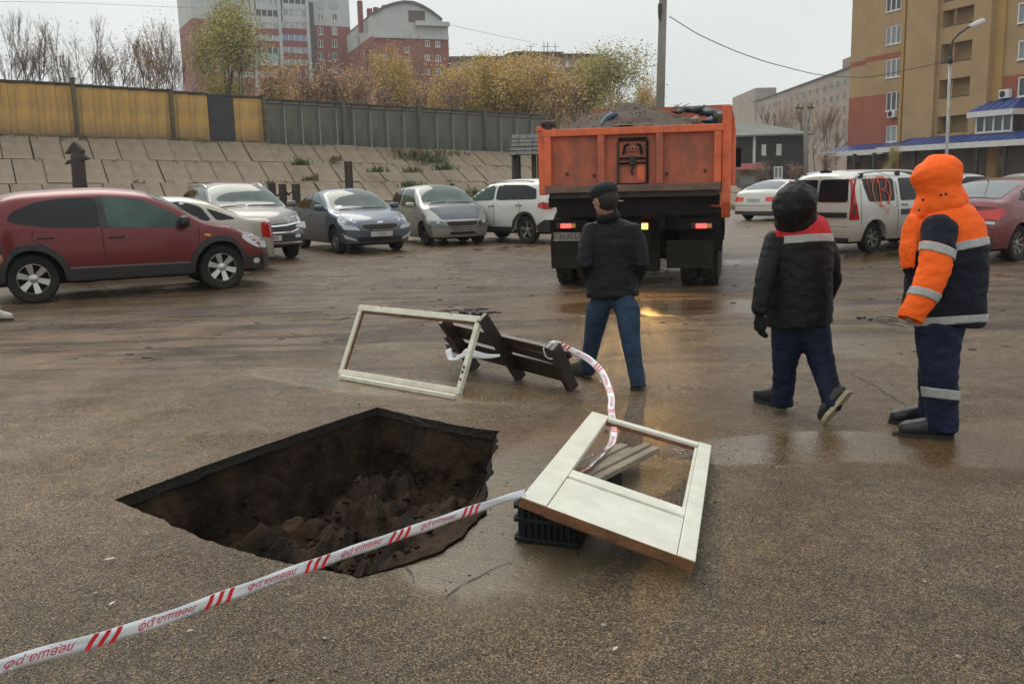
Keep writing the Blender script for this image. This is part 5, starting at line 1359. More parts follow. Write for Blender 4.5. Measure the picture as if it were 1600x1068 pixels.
# --- silver hatchback with dark bonnet
cs = paint('silver_paint', (.33, .335, .32), (.15, .75, .6), metal=.5, dc=(.22, .18, .12))
sp = dict(L=3.64, W=1.66, fo=.72, wb=2.37, r=.29, sill=.22, paint=cs, T=.2, Kf=.28,
    top=[(-1.82, 1.0), (-1.76, 1.15), (-1.5, 1.38), (-1.1, 1.47), (-.3, 1.5), (.2, 1.47), (.45, 1.38), (1.0, 1.03), (1.3, .95), (1.62, .8), (1.76, .68), (1.82, .6)],
    belt=[(-1.82, .95), (-1.2, .96), (0, .9), (.9, .85), (1.5, .7), (1.82, .56)])
c5 = row_car('silver_hatchback', 'small silver hatchback with mismatched dark bonnet facing the viewer', sp, (662, 384), 'front', -1, -65, 1.065)
c5.wheels(blk, 8)
c5.patch('windscreen', gl_green, [(.24, -.58), (1.0, -.7), (1.0, .7), (.24, .58)], 'top', rn=.08, off=.008)
c5.patch('side_window', gl_side, [(-.5, .96), (.72, .93), (.4, 1.18), (.12, 1.38), (-.5, 1.4)], 'side', rn=.07)
c5.patch('side_window', gl_dark, [(-1.5, 1.06), (-.62, .98), (-.6, 1.4), (-1.05, 1.36), (-1.4, 1.22)], 'side', rn=.1)
c5.patch('bonnet', mat('dark_bonnet', (.05, .055, .075), .35, coat=.5), [(1.06, -.62), (1.4, -.64), (1.78, -.5), (1.78, .5), (1.4, .64), (1.06, .62)], 'top', .008, rn=.06)
c5.patch('grille', blkc, [(-.36, .5), (.36, .5), (.42, .6), (-.42, .6)], 'front', .014, rn=.12)
for sg in (1, -1):
    q = [(.42, .5), (.66, .5), (.78, .56), (.78, .62), (.5, .62)]; c5.patch('headlight', lensd, [(sg * a, b) for a, b in (q if sg > 0 else q[::-1])], 'front', .014, step=.05, rn=.15)
    mb = MB(); f = c5.front(.02); mb.ell(f(sg * .6, .565), (.03, .055, .05), 10, 6); mb.obj('headlight_bulb_cover', lens, c5.e, smooth=True)
c5.patch('headlight', lens, [(1.5, .62), (1.8, .5), (1.81, .64), (1.6, .74)], 'side', .012, rn=.18, step=.05)
c5.patch('bumper_crack', seam, strip([(-.78, .475), (-.3, .46), (.0, .47), (.3, .455), (.78, .475)], .006), 'front', .006)
c5.patch('lower_grille', blkc, [(-.32, .28), (.34, .28), (.34, .35), (-.32, .35)], 'front', .014, rn=.1)
c5.patch('bumper_dent_plate', mat('bare_bumper', (.16, .15, .13), .6, var=.3), [(-.28, .385), (.3, .385), (.3, .45), (-.28, .45)], 'front', .01)
c5.mirror(.62, .92, cs); c5.wiper(1.03, -.05, .55); c5.wiper(1.03, -.6, -.1); c5.handle(-.35, .84, cs)
c5.seams([[(-.56, .94), (-.52, .3)], [(.82, .88), (.8, .4)]])

# --- white crossover left of the truck, tail to the right
cw = paint('white_paint', (.6, .59, .54), (.15, .75, .5), metal=0, dc=(.3, .22, .14))
sp = dict(L=4.17, W=1.77, fo=.85, wb=2.5, r=.345, gap=.07, sill=.3, paint=cw, T=.18,
    top=[(-2.085, 1.08), (-2.03, 1.25), (-1.8, 1.5), (-1.4, 1.59), (-.5, 1.61), (.1, 1.58), (.4, 1.48), (.95, 1.14), (1.4, 1.07), (1.9, .95), (2.085, .76)],
    belt=[(-2.085, 1.0), (-1.3, 1.04), (0, 1.0), (1.0, .98), (1.7, .85), (2.085, .7)])
c6 = row_car('white_crossover', 'white crossover seen from behind between the silver hatchback and the truck', sp, (822, 381), 'rear', 1, 134, 1.05)
c6.wheels(alloyd, 5)
c6.patch('side_window', gl_side, [(-.12, 1.08), (.95, 1.06), (.7, 1.2), (.35, 1.42), (-.12, 1.47)], 'side', rn=.08)
c6.patch('side_window', gl_dark, [(-1.72, 1.1), (-.2, 1.08), (-.2, 1.47), (-1.2, 1.45), (-1.62, 1.34)], 'side', rn=.08)
c6.patch('rear_window', gl_dark, [(-2.0, -.6), (-1.78, -.56), (-1.78, .56), (-2.0, .6)], 'top', rn=.1)
c6.patch('tail_light', redl, [(-2.07, .86), (-1.85, .9), (-1.85, 1.0), (-2.07, 1.04)], 'side', .012, rn=.1, step=.05); c6.patch('tail_light', redl, [(.6, .86), (.82, .86), (.82, 1.02), (.6, 1.0)], 'rear', .012); c6.patch('tail_light', redl, [(-.82, .86), (-.6, .86), (-.6, 1.0), (-.82, 1.02)], 'rear', .012)
for x in (c6.xf, c6.xr): arch_ring(c6, x, blk, .05)
c6.patch('bumper_trim', blk, [(-2.07, .3), (-1.78, .3), (-1.74, .46), (-2.07, .6)], 'side', .014); c6.patch('bumper_trim', blk, [(-.84, .3), (.84, .3), (.84, .6), (-.84, .6)], 'rear', .014)
c6.patch('sill_trim', blk, [(c6.xr + c6.ra + .05, .3), (c6.xf - c6.ra - .05, .3), (c6.xf - c6.ra - .05, .42), (c6.xr + c6.ra + .05, .42)], 'side', .016, back=.03)
c6.handle(-.05, .93, blk); c6.handle(-1.05, .95, blk); c6.mirror(.85, 1.05, blkc); c6.rails(-1.4, .2, .6, blkc, .03, .012)
c6.seams([[(-.16, 1.02), (-.16, .45)], [(-1.05, 1.03), (-1.1, .85), (-.95, .6)], [(1.0, .98), (.95, .45)]])

# --- white sedan right of the truck
sp = dict(L=4.6, W=1.81, fo=.88, wb=2.68, r=.315, sill=.24, paint=cw, T=.2,
    top=[(-2.3, .98), (-2.2, 1.1), (-1.8, 1.14), (-1.4, 1.28), (-.8, 1.43), (-.3, 1.47), (.2, 1.44), (.6, 1.32), (1.2, 1.0), (1.6, .94), (2.1, .82), (2.3, .66)],
    belt=[(-2.3, .93), (-1.4, .97), (0, .94), (1.2, .88), (1.9, .76), (2.3, .6)], tail=[(.1, -.06), (.3, 0), (.6, 0), (.8, -.04), (1.1, -.1), (1.6, -.12)])
c7 = row_car('white_sedan', 'white sedan parked tail towards the viewer between the truck and the white van', sp, (1232, 344), 'rear', -1, 47, 1.0)
c7.wheels(alloyd, 8)
c7.patch('rear_window', gl_sky, [(-1.76, -.66), (-.95, -.58), (-.95, .58), (-1.76, .66)], 'top', rn=.08, off=.008)
for sg in (1, -1):
    q = [(.42, .72), (.82, .7), (.84, .88), (.45, .86)]; c7.patch('tail_light', redb, [(sg * a, b) for a, b in (q if sg > 0 else q[::-1])], 'rear', .014, step=.1)
c7.patch('tail_light', redl, [(-2.29, .7), (-2.0, .76), (-2.02, .88), (-2.29, .9)], 'side', .012, step=.05)
c7.patch('side_window', gl_dark, [(-1.55, 1.05), (-.95, 1.0), (-.2, .99), (-.2, 1.36), (-.9, 1.34), (-1.3, 1.22)], 'side', rn=.08); c7.patch('side_window', gl_dark, [(-.12, .99), (.9, .96), (.5, 1.22), (.15, 1.34), (-.12, 1.36)], 'side', rn=.08)
c7.plate('rear', .76, 'К', off=.03, w_=.5); c7.patch('bumper_trim', blk, [(-.8, .25), (.8, .25), (.84, .36), (-.84, .36)], 'rear', .014)
c7.seams([[(-.8, .56), (.8, .56)]], 'rear', .006); c7.seams([[(-.16, .95), (-.16, .36)]]); c7.handle(-.95, .87, cw)
# --- white van
cv = paint('van_white', (.62, .61, .56), (.2, 1.15, .65), metal=0, dc=(.3, .235, .17))
sp = dict(L=4.47, W=1.75, fo=.78, wb=2.9, r=.31, gap=.07, sill=.26, paint=cv, T=.1, Kr=.07, cat='van',
    top=[(-2.235, 1.56), (-2.18, 1.62), (-1.9, 1.66), (-1.0, 1.69), (-.2, 1.66), (.3, 1.55), (.8, 1.28), (1.25, 1.04), (1.6, .98), (2.1, .82), (2.235, .68)],
    belt=[(-2.235, .98), (0, .98), (1.2, .92), (1.8, .8), (2.235, .62)], tail=[(.1, -.05), (.3, .03), (.52, .03), (.6, 0), (1.0, -.02), (1.3, -.06), (1.7, -.16)])
c8 = row_car('white_van', 'muddy white van with red graffiti on its rear side window and roof rails', sp, (1364, 395), 'rear', -1, 33, 1.0)
c8.wheels(alloyd, 6)
c8.patch('rear_window', gl_dark, [(-.72, 1.05), (-.03, 1.05), (-.03, 1.5), (-.68, 1.5)], 'rear', .012, rn=.06); c8.patch('rear_window', gl_dark, [(.03, 1.05), (.72, 1.05), (.68, 1.5), (.03, 1.5)], 'rear', .012, rn=.06)
c8.patch('side_window', gl_dark, [(-1.62, 1.04), (-.82, 1.04), (-.82, 1.5), (-1.78, 1.5), (-1.78, 1.38)], 'side', .01, rn=.06)
c8.patch('side_window', gl_dark, [(-.62, 1.04), (.28, 1.04), (.12, 1.5), (-.62, 1.5)], 'side', .01, rn=.06); c8.patch('side_window', gl_side, [(.36, 1.04), (1.15, 1.02), (.5, 1.4), (.22, 1.5)], 'side', .01, rn=.06)
for sg in (1, -1):
    q = [(.78, .7), (.84, .7), (.83, 1.5), (.8, 1.5)]; c8.patch('tail_light', redl, [(sg * a, b) for a, b in (q if sg > 0 else q[::-1])], 'rear', .012)
tl = c8.patch('tail_light', redl, [(-2.22, .7), (-1.98, .7), (-2.04, .95), (-2.14, 1.5), (-2.2, 1.52)], 'side', .014, step=.08)
c8.patch('reversing_lens', lensd, [(-2.2, .76), (-2.1, .76), (-2.12, 1.0), (-2.2, 1.0)], 'side', .02)
for x in (-1.35,): pass
arch_ring(c8, c8.xr, cv, .06)
c8.patch('side_moulding', blk, [(-.62, .76), (.95, .76), (.95, .86), (-.62, .86)], 'side', .02, back=.03); c8.patch('door_moulding', blk, [(-.72, .74), (.72, .74), (.72, .84), (-.72, .84)], 'rear', .02, back=.03)
c8.seams([[(-.72, 1.62), (-.72, .4)], [(.34, 1.52), (.34, .4)], [(-1.88, 1.58), (-1.9, .62)], [(1.15, 1.0), (1.1, .4)]]); c8.seams([[(0, .5), (0, 1.55)], [(-.8, .56), (.8, .56)]], 'rear')
c8.patch('lower_bumper', blk, [(-.8, .26), (.8, .26), (.8, .34), (-.8, .34)], 'rear', .014); c8.plate('rear', .46, 'Е318', off=.02)
c8.rails(-2.0, .3, .68, cw if False else mat('rail_light', (.5, .5, .48), .4), .1, .025)
for x in (-1.75, -.55, .1):
    mb = MB(); 
    for sg in (1, -1): mb.box((x, sg * .68, c8.Zt(x, .68) + .045), (.1, .06, .1))
    mb.obj('rail_foot', blkc, c8.e)
mb = MB(); mb.box((-1.95, 0, c8.topf(-1.95) + .0), (.1, .22, .05)); mb.obj('roof_lamp', blkc, c8.e)
f = c8.side(-1, .022); gr_r = mat('graffiti_red', (.75, .09, .04), .5); gr_g = mat('graffiti_green', (.12, .2, .14), .6); gr_o = mat('graffiti_orange', (.8, .3, .12), .5)
def scrawl(pts, m_, w_=.013):
    pts = [(-1.3 + (a + 1.36) * .8, b) for a, b in pts]; w_ *= .62
    pts = [pts[0]] + [p for p in pts[1:]]; fx = pchip([(i, p[0]) for i, p in enumerate(pts)]); fy = pchip([(i, p[1]) for i, p in enumerate(pts)]); n_ = 6 * (len(pts) - 1)
    q = [f(fx(k / 6), fy(k / 6)) for k in range(n_ + 1)]; mb = MB(); mb.tube(q, w_, 5, flat=1); mb.obj('graffiti', m_, c8.e, smooth=True)
def sgn_pts(cx, cz, L_): return [(cx + a, cz + b) for a, b in L_]
scrawl([(-1.36, .92), (-1.36, 1.2), (-1.36, 1.52)], gr_r, .02)
scrawl([(-1.38, 1.5), (-1.2, 1.52), (-1.08, 1.42), (-1.16, 1.3), (-1.3, 1.26), (-1.12, 1.22), (-1.02, 1.12), (-1.06, .98)], gr_r, .018)
cc = [(-1.27 + .36 * math.cos(a), 1.26 + .3 * math.sin(a)) for a in [math.pi * 2 * k / 14 for k in range(15)]]
scrawl(cc, gr_o, .011)
scrawl([(-1.75, 1.56), (-1.8, 1.4), (-1.72, 1.2), (-1.5, 1.02), (-1.25, .92), (-1.1, .8), (-1.02, .95), (-.98, 1.2), (-.95, 1.4), (-1.1, 1.56)], gr_r, .009)
scrawl([(-1.6, 1.55), (-1.66, 1.42), (-1.5, 1.52), (-1.44, 1.4), (-1.3, 1.56), (-1.2, 1.44)], gr_r, .008)
scrawl([(-1.05, 1.62), (-.8, 1.5), (-.72, 1.3), (-.68, 1.1), (-.75, .92), (-.85, .88), (-.95, 1.0)], gr_g, .008)
c8.handle(-.5, .95, blk); c8.mirror(1.0, 1.02, blkc)
# --- red sedan at right edge
cr_ = paint('cherry_paint', (.16, .012, .018), (.1, .7, .4), dc=(.1, .04, .035))
sp = dict(L=4.5, W=1.78, fo=.88, wb=2.65, r=.32, sill=.25, paint=cr_, T=.22,
    top=[(-2.25, 1.0), (-2.15, 1.1), (-1.75, 1.13), (-1.3, 1.27), (-.7, 1.43), (-.2, 1.47), (.3, 1.43), (.6, 1.32), (1.15, 1.02), (1.6, .94), (2.05, .8), (2.25, .62)],
    belt=[(-2.25, .95), (-1.4, .98), (0, .94), (1.2, .88), (1.9, .76), (2.25, .6)], tail=[(.1, -.06), (.3, 0), (.6, 0), (.8, -.05), (1.0, -.08), (1.6, -.12)])
c9 = row_car('red_sedan', 'cherry red sedan behind the orange hooded worker at the right edge', sp, (1592, 408), 'rear', -1, 34, 1.0)
c9.wheels(alloyd, 8)
c9.patch('rear_window', gl_sky, [(-1.72, -.66), (-.85, -.58), (-.85, .58), (-1.72, .66)], 'top', rn=.06, off=.008)
c9.patch('side_window', gl_dark, [(-1.4, 1.08), (-.2, 1.0), (-.2, 1.36), (-.8, 1.34), (-1.2, 1.22)], 'side', rn=.08); c9.patch('side_window', gl_dark, [(-.12, 1.0), (.9, .96), (.5, 1.22), (.15, 1.34), (-.12, 1.36)], 'side', rn=.08)
for sg in (1, -1):
    q = [(.35, .8), (.86, .76), (.86, .95), (.4, .9)]; c9.patch('tail_light', redb, [(sg * a, b) for a, b in (q if sg > 0 else q[::-1])], 'rear', .014, step=.08)
    q = [(.5, .7), (.8, .68), (.8, .73), (.5, .75)]; c9.patch('reversing_lens', lens, [(sg * a, b) for a, b in (q if sg > 0 else q[::-1])], 'rear', .014, step=.1)
c9.patch('tail_light', redl, [(-2.24, .76), (-1.95, .84), (-1.9, .93), (-2.24, .96)], 'side', .012, step=.05)
c9.patch('bumper_trim', blk, [(-.8, .26), (.8, .26), (.84, .38), (-.84, .38)], 'rear', .014); c9.seams([[(-.8, .6), (.8, .6)]], 'rear'); c9.seams([[(-.16, .95), (-.16, .36)]])
mb = MB(); a = V((-.9, 0, c9.topf(-.9))); mb.tube([a, a + V((-.05, 0, .04)), a + V((-.28, 0, .22))], .008, 5); mb.obj('antenna', blkc, c9.e)
# --- distant cars between the orange worker and the right edge
sp = dict(L=4.3, W=1.75, fo=.85, wb=2.6, r=.31, sill=.24, paint=paint('pale_silver', (.45, .46, .46), (.1, .7, .3)), T=.2,
    top=[(-2.15, .98), (-2.05, 1.08), (-1.6, 1.2), (-.9, 1.44), (-.2, 1.5), (.3, 1.44), (1.1, 1.04), (1.6, .95), (2.0, .8), (2.15, .64)], belt=[(-2.15, .93), (0, .95), (1.2, .88), (2.15, .6)])
for lab, px, D, dg in (('pale silver car roof showing above the red sedan at the right edge', 1598, 30, 195), ('small white car far behind the orange hood and the red sedan', 1512, 44, 20)):
    q = P(px, 280, D); cc_ = Car('silver_car', lab, sp, (q.x, q.y), math.radians(dg), 1.0)
    cc_.wheels(alloyd, 5); cc_.patch('side_window', gl_dark, [(-1.4, 1.05), (.9, .98), (.3, 1.34), (-.8, 1.36)], 'side', rn=.08)
    cc_.patch('windscreen', gl_green, [(.35, -.58), (1.08, -.66), (1.08, .66), (.35, .58)], 'top', rn=.08); cc_.patch('rear_window', gl_sky, [(-1.6, -.6), (-1.0, -.55), (-1.0, .55), (-1.6, .6)], 'top', rn=.08); cc_.patch('tail_light', redl, [(-2.13, .75), (-1.95, .8), (-1.95, .92), (-2.13, .95)], 'side'); cc_.patch('headlight', lens, [(1.85, .7), (2.13, .58), (2.13, .68), (1.9, .78)], 'side')

# ================================================================== DUMP TRUCK
TY = -math.atan2(.6, 2.42)
TRB = V((1.78, 13.48, 0)); Trk = empty('dump_truck', TRB, TY, 'orange dump truck loaded with dark soil, seen from behind with its rear lamps lit', 'dump truck')
TM = Matrix.Translation(TRB) @ Matrix.Rotation(TY, 4, 'Z'); TI = TM.inverted()
tn = (TM.to_3x3() @ V((0, -1, 0)))
def T2(px, py, dy=0):
    p = hit(px, py, TM @ V((0, dy, 0)), tn); q = TI @ p; return q.x, q.z
orng = mat('orange_paint', (.56, .125, .055), .55, c2=(.25, .082, .052), vs=3.2, sx=(1.4, 1, .7), dirt=(-1, 3.6, .3), dc=(.13, .075, .05), bump=.3, bs=12)
orb = mat('bright_orange_paint', (.72, .14, .048), .5, var=.2, vs=5, dirt=(0, 3.2, .3), dc=(.2, .1, .07))
grime = mat('grimy_steel', (.06, .045, .035), .7, c2=(.025, .02, .017), vs=6, bump=.4, bs=20)
blkt = mat('truck_black', (.007, .006, .006), .85, c2=(.012, .01, .009), vs=3, spec=.2)
flapm = mat('mudflap_rubber', (.022, .021, .016), .8, c2=(.012, .011, .009), vs=3, spec=.2)
xl, zt_ = T2(851, 208); xr, ztr = T2(1128, 193); _, zb_ = T2(990, 297)
zt_ = (zt_ + ztr) / 2; hw = (xr - xl) / 2; xc = (xr + xl) / 2
# tipper body: floor, sides (with ribs), front wall
mb = MB(); mb.box((xc, 2.5, zb_ - .05), (hw * 2 - .1, 5.0, .1)); mb.obj('body_floor', grime, Trk)
zs_ = T2(1140, 174, .1)[1]
for sg in (-1, 1):
    x = xc + sg * (hw + .05); zz = zs_ if sg > 0 else zs_ - .18
    mb = MB(); mb.box((x, 2.55, (zb_ + zz) / 2), (.06, 4.9, zz - zb_)); 
    o = mb.obj('side_wall', orb if sg > 0 else orng, Trk)
    for k in range(6):
        m2 = MB(); m2.box((x + sg * .07, .35 + k * .9, (zb_ + zz) / 2), (.09, .1, zz - zb_ - .06)); m2.obj('side_rib', orb, Trk, bevel=.008)
    m2 = MB(); m2.box((x + sg * .02, 2.55, zz + .035), (.14, 5.0, .07)); m2.obj('side_rail', orb, Trk, bevel=.01)
    # rear corner post, tapering to a point below the floor
    m2 = MB(); x0 = x - sg * .0; pts = [(0, zz + .08), (.22, zz + .06), (.24, zb_ - .1), (.16, zb_ - .42), (.02, zb_ - .2)]
    if sg < 0: pts = [(0, zz - .02), (.16, zz - .04), (.18, zb_ - .02), (.02, zb_ - .05)]
    m2.rings([[V((x0 - .045, p[0] - .03, p[1])) for p in pts], [V((x0 + .08, p[0] - .03, p[1])) for p in pts]]); m2.obj('corner_post', orb, Trk, bevel=.012)
mb = MB(); mb.box((xc, 5.0, zb_ + .75), (hw * 2 + .1, .08, 1.5)); mb.obj('front_wall', orng, Trk)
mb = MB(); mb.box((xc, 5.5, zb_ + 1.45), (hw * 2 - .4, .9, .06)); mb.obj('cab_shield', orng, Trk)
# tailgate
tg = MB(); tg.box((xc, .03, (zb_ + zt_) / 2), (hw * 2 - .04, .03, zt_ - zb_ - .1)); TG = tg.obj('tailgate', orng, Trk)
def tbar(x0, x1, z0, z1, m_, y=-.02, d=.1, nm='tailgate_frame', par=None, bv=.008):
    m2 = MB(); m2.box(((x0 + x1) / 2, y, (z0 + z1) / 2), (abs(x1 - x0), d, abs(z1 - z0))); return m2.obj(nm, m_, par or TG, bevel=bv)
zt0 = zt_ + .02
tbar(xl - .03, xr + .03, zt0 - .1, zt0, orb, nm='top_rail'); tbar(xl, xr, zb_ - .02, zb_ + .08, mat('scuffed_edge', (.2, .11, .08), .6, c2=(.1, .07, .05), vs=5), nm='bottom_rail')
wz0, wz1 = zb_ + .083, zt0 - .103
tbar(xl, xl + .1, wz0, wz1, orb, nm='stile'); tbar(xr - .1, xr, wz0, wz1, orb, nm='stile')
xa, _ = T2(940, 250); xb, _ = T2(1031, 250)
for x in (xa, xb): tbar(x - .05, x + .05, wz0, wz1, orng, nm='stile')
hx0, hx1 = T2(966, 220)[0], T2(1011, 220)[0]
hz0, hz1 = T2(990, 287)[1], T2(990, 217)[1]
tbar(hx0, hx1, hz1 - .025, hz1 + .02, blkt, y=-.005, d=.05, nm='hatch_frame'); tbar(hx0 - .03, hx1, hz0 - .02, hz0 + .01, blkt, y=-.005, d=.05, nm='hatch_frame')
tbar(hx0 - .02, hx0 + .01, hz0 + .01, hz1 - .025, grime, y=-.005, d=.04, nm='hatch_frame'); tbar(hx1 - .01, hx1 + .02, hz0 + .01, hz1 - .025, blkt, y=-.005, d=.05, nm='hatch_frame')
zm = lerp(hz0, hz1, .52); tbar(hx0 + .01, hx1 - .01, zm + .02, zm + .045, blkt, y=-.003, d=.05, nm='hatch_bar'); tbar(hx0 + .01, hx1 - .01, zm - .05, zm - .025, blkt, y=-.003, d=.05, nm='hatch_bar')
xm = (hx0 + hx1) / 2; m2 = MB(); m2.box((xm, -.03, zm), (.09, .06, .13)); m2.obj('hatch_latch', grime, TG, bevel=.015)
m2 = MB(); m2.tube([(xm, -.02, zm - .06), (xm - .01, -.03, zm - .16), (xm + .01, -.02, zm - .2)], .018, 6); m2.obj('hatch_latch', grime, TG)
zq = lerp(hz0, hz1, .76)
for sg in (-1, 1): m2 = MB(); m2.bar((xm + sg * .13, -.01, zq - .06), (xm + sg * .11, -.01, zq + .06), .03, .03); m2.bar((xm + sg * .11, -.01, zq + .06), (xm + sg * .05, -.01, zq + .075), .025, .03); m2.obj('bracket', blkt, TG)
m2 = MB(); 
for k in range(3):
    m2.lathe([(.034, .006), (.034, -.02), (.022, -.022), (.02, .006)], (xm - .055 + k * .055, .0, zq + .01), 14)
m2.obj('emblem', mat('emblem_paint', (.35, .13, .1), .5), TG, smooth=False)
tbar(lerp(hx0, hx1, .66), lerp(hx0, hx1, .92), hz0 + .04, lerp(hz0, hz1, .44), orb, y=.012, d=.014, nm='repaint_patch', bv=0)
for x, z in (((xl + .32), zb_ + .25), ((xl + .72), zb_ + .22), (xb + .1, zb_ + .22), (xr - .22, zb_ + .25)):
    m2 = MB(); m2.lathe([(.025, .0), (.025, .02), (0, .02)], (x, .0, z), 8, Matrix.Rotation(math.pi, 3, 'Z')); m2.obj('bolt', grime, TG)
# hinges at the top corners
for x in (xl + .05, xr - .02):
    m2 = MB(); m2.tube([(x - .1, .05, zt0 + .09), (x + .1, .05, zt0 + .09)], .05, 8); m2.box((x, .05, zt0 + .04), (.07, .14, .12)); m2.obj('hinge', grime, Trk)
# under the body
tb = lambda c, d, nm, m_=blkt, bv=0: MB().box(c, d).obj(nm, m_, Trk, bevel=bv)
tb((xc, .25, zb_ - .16), (hw * 2 - .05, .35, .14), 'rear_beam'); tb((xc, .2, zb_ - .3), (hw * 2 - .3, .3, .14), 'rear_beam')
for x in (-.42, .42): tb((xc + x, 3.3, .98), (.1, 6.4, .26), 'chassis_rail')
_, zl = T2(885, 353)
for x0, x1 in ((-1.22, -.66), (.62, 1.2)): tb((xc + (x0 + x1) / 2, .12, zl - .0), (x1 - x0, .06, .16), 'lamp_panel')
tb((xc, .3, zl), (1.4, .1, .16), 'tow_beam'); tb((xc - .1, .45, .55), (.95, .05, .62), 'centre_shade_flap', flapm); tb((xc, 2.9, .5), (1.9, .06, .55), 'front_shade_plate', flapm); tb((xc, 1.6, .62), (1.3, .5, .5), 'rear_differential', blkt, .08); tb((xc, .2, .72), (.5, .3, .3), 'tow_hitch', blkt, .03)  # centre flap enlarged, front flap added, as dark filler for the shade underneath
def emitm(nm, c, e): return mat(nm, c, .3, emit=c, es=e)
for px in (884, 1096):
    x, z = T2(px, 353); m2 = MB(); m2.box((x, .06, z), (.3, .06, .09)); h_ = m2.obj('tail_lamp', mat('lamp_housing', (.03, .01, .01), .3), Trk, bevel=.012)
    m2 = MB(); m2.box((x, .02, z), (.16, .03, .065)); m2.obj('lit_lens', emitm('lit_red', (1, .06, .05), 2.6), h_, bevel=.012)
    m2 = MB(); m2.box((x + .115, .02, z), (.055, .03, .06)); m2.obj('amber_lens', amb, h_, bevel=.01)
x, z = T2(1007.5, 353.5); yel_x, yel_z = x, z
m2 = MB(); m2.box((x, .05, z), (.13, .08, .12)); h_ = m2.obj('reversing_lamp', blkt, Trk, bevel=.01)
m2 = MB(); m2.box((x, .0, z), (.095, .02, .09)); m2.obj('lit_lens', emitm('lit_yellow', (1, .66, .18), 1.35), h_, bevel=.01)
ll = bpy.data.lights.new('reversing_light', 'SPOT'); ll.energy = 55; ll.color = (1, .55, .16); ll.spot_size = math.radians(150); ll.shadow_soft_size = .05; ll.spot_blend = .6
lo = bpy.data.objects.new('reversing_light', ll); col.objects.link(lo); lo.parent = Trk; lo.location = (x, -.06, z); lo.rotation_euler = (math.radians(72), 0, math.radians(180))
x, z = T2(885, 370); m2 = MB(); m2.box((x, .04, z), (.4, .02, .125)); pl_ = m2.obj('number_plate', mat('dirty_plate', (.2, .18, .15), .7, var=.25, vs=9), Trk)
m2 = MB(); textmb(m2, 'Р363ЕО', .115, lambda a, b: (x + a, .028, z + b)); m2.obj('plate_text', mat('dirty_ink', (.05, .045, .04), .8), pl_)
x, z = T2(961, 314); m2 = MB(); m2.box((x + .04, .1, z), (.14, .08, .014)); m2.obj('strip_lamp', mat('strip_lamp', (.7, .6, .5), .3), Trk)
for x0, x1 in ((-1.2, -.5), (.5, 1.16)):
    m2 = MB(); n_ = 8; A = []; za, zb2 = T2(885, 377)[1], T2(885, 420)[1]
    rs = [[V((xc + x0, .02 + .05 * k, lerp(za, zb2, k))), V((xc + x1, .02 + .05 * k, lerp(za, zb2, k))), V((xc + x1, .05 + .05 * k, lerp(za, zb2, k))), V((xc + x0, .05 + .05 * k, lerp(za, zb2, k)))] for k in [j / 4 for j in range(5)]]
    m2.rings(rs); m2.obj('mudflap', flapm, Trk)
# wheels
mbt = MB(); r = .52
def twheel(w_):
    mb = MB(); mb.lathe([(r * .6, -w_ * .8), (r * .82, -w_), (r * .96, -w_ * .95), (r, -w_ * .8), (r, -w_ * .2), (r * .975, -w_ * .15), (r * .975, w_ * .15), (r, w_ * .2), (r, w_ * .8), (r * .96, w_ * .95), (r * .82, w_), (r * .6, w_ * .8)], n=40)
    for k in range(40):
        a = 2 * math.pi * k / 40; c, s_ = math.cos(a), math.sin(a); Mx = Matrix(((-s_, 0, c), (0, 1, 0), (c, 0, s_))).transposed()
        mb.box((r * 1.005 * c, w_ * .5 * (1 if k % 2 else -1), r * 1.005 * s_), (.045, w_ * .8, .025), Mx)
    return mb.me('wheel', rub, True, 35)
tw = twheel(.13); m2 = MB(); m2.lathe([(.315, .12), (.3, .0), (.2, -.02), (.18, .06), (.1, .08), (0, .08)], n=24); trim_ = m2.me('rim', grime, True, 40)
for y, xs_ in ((.95, (-1.1, -.79, .79, 1.1)), (2.3, (-1.1, -.79, .79, 1.1)), (5.75, (-1.05, 1.05))):
    for x in xs_:
        o = link('wheel', tw, Trk); o.location = (xc + x, y, r); o.rotation_euler = (0, 0, -math.pi / 2 if x > 0 else math.pi / 2)
        if abs(x) > 1: link('rim', trim_, o)
for y in (.95, 2.3):
    m2 = MB(); m2.tube([(xc - 1, y, r), (xc + 1, y, r)], .09, 8); m2.ell((xc, y, r), (.28, .25, .26)); m2.obj('axle', blkt, Trk)
    for sg in (-1, 1):
        m2 = MB(); A = [(xc + sg * .66, y + (r + .09) * math.cos(t), r + .02 + (r + .06) * math.sin(t)) for t in [math.pi * k / 10 for k in range(11)]]; B_ = [(a[0] + sg * .6, a[1], a[2]) for a in A]
        for k in range(10): m2.quad(A[k], A[k + 1], B_[k + 1], B_[k])
        o = m2.obj('mudguard', blkt, Trk); sd_ = o.modifiers.new('t', 'SOLIDIFY'); sd_.thickness = .02
tb((xc + 1.0, 3.9, .75), (.5, 1.0, .55), 'fuel_tank', grime, .08); tb((xc - 1.0, 3.9, .75), (.5, .8, .5), 'battery_box', blkt, .04)
